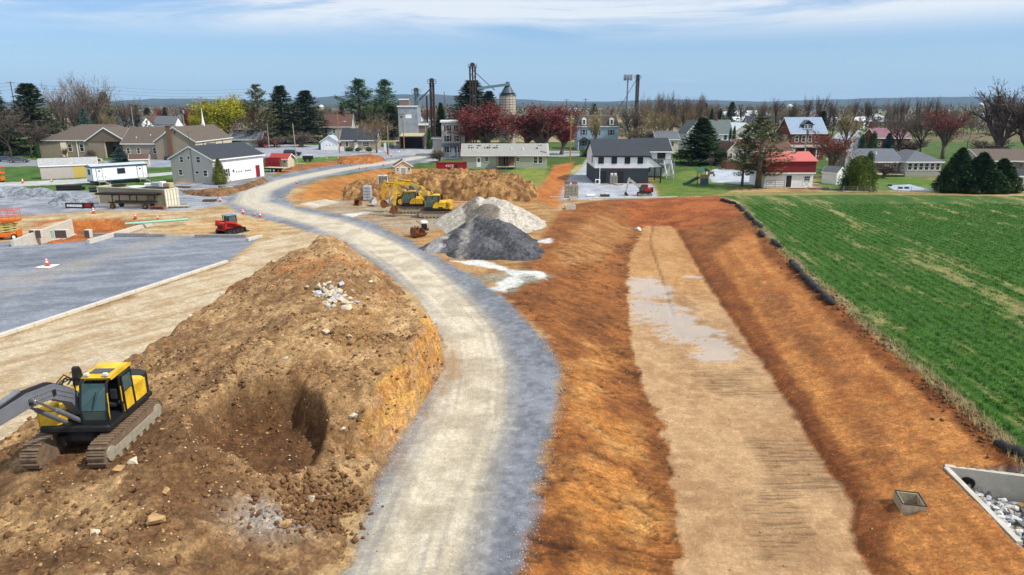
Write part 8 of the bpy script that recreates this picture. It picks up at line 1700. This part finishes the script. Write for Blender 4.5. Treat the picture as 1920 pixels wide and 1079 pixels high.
for px, Y, h in ((604, 700, 11), (1478, 640, 12), (1836, 800, 14)): q = at(px, Y); t = thing('farm_silo', 'pale farm silo on the distant plain', 'silo', (q.x, q.y, hz_(q.x, q.y)), group='silos of the distant farms'); mb = MB(); mb.lathe([(2.6, 0), (2.6, h)], n=14); mb.build('silo_wall', SLV, t); mb = MB(); mb.lathe([(2.65, h), (2.2, h+1.2), (1.2, h+2), (.1, h+2.3)], n=14); mb.build('silo_roof', RWH, t)
# hills: wooded ridges, several kilometres off
def ridge(name, prof, Y, depth, m, seed):
    px = np.linspace(prof[0][0], prof[-1][0], 260); top = np.interp(px, [p[0] for p in prof], [p[1] for p in prof])
    rows = []; sl = np.linspace(0, 1, 16)
    for f in sl:
        y = Y+depth*f; hh = np.array([max(0, zat(t_, Y+depth*.6)+10) for t_ in top])
        bump_ = np.sin(math.pi*min(1, f*.83))**.9 if f < .999 else 0
        x = np.array([at(p, Y+depth*.6).x for p in px]); z = -10+hh*bump_+(fbm(x/160, np.full_like(x, y/160), seed, 4)-.5)*16*bump_
        rows.append(np.stack([x*(y/(Y+depth*.6)), np.full_like(x, y), z], 1))
    V_ = np.concatenate(rows); n = 260; ii = np.arange(16*n).reshape(16, n); Qs = np.stack([ii[:-1, :-1], ii[:-1, 1:], ii[1:, 1:], ii[1:, :-1]], -1).reshape(-1, 4)
    tag(link(bpy.data.objects.new(name, np_mesh(name, V_, Qs, m))), kind='structure')
HM = mat('wooded_hill', S(62, 66, 58), .95, .012, .35, .3, .02, rgb2=S(58, 70, 48))
ridge('hills', [(-700, 192), (-200, 188), (60, 192), (200, 191), (280, 186), (370, 185), (470, 189), (560, 187), (620, 181), (700, 178), (790, 177), (880, 180), (960, 188), (1100, 196), (1300, 199)], 6200, 1800, HM, 301)
ridge('hills', [(700, 198), (900, 190), (970, 187), (1040, 190), (1130, 191), (1190, 189), (1260, 187), (1330, 188), (1420, 191), (1500, 189), (1560, 187), (1640, 185), (1720, 183), (1830, 182), (1930, 184), (2100, 182), (2600, 186)], 6800, 1500, HM, 311)
ridge('hills', [(-600, 197), (0, 194), (300, 193), (420, 190), (520, 194), (700, 196), (1000, 195), (1200, 193), (1500, 196), (1800, 194), (2500, 196)], 4300, 900, HM, 321)
# the air between here and the hills
hm = bpy.data.materials.new('haze'); hm.use_nodes = True; hn = hm.node_tree.nodes; hn.clear(); ho = hn.new('ShaderNodeOutputMaterial'); hv = hn.new('ShaderNodeVolumePrincipled')
hv.inputs['Color'].default_value = (.38, .62, 1.0, 1); hv.inputs['Density'].default_value = 5.5e-5; hv.inputs['Anisotropy'].default_value = 0.0; hm.node_tree.links.new(hv.outputs[0], ho.inputs['Volume'])
mb = MB(); mb.b2(-11000, 11000, -200, 9200, -40, 260); tag(mb.build('haze', hm), kind='stuff')
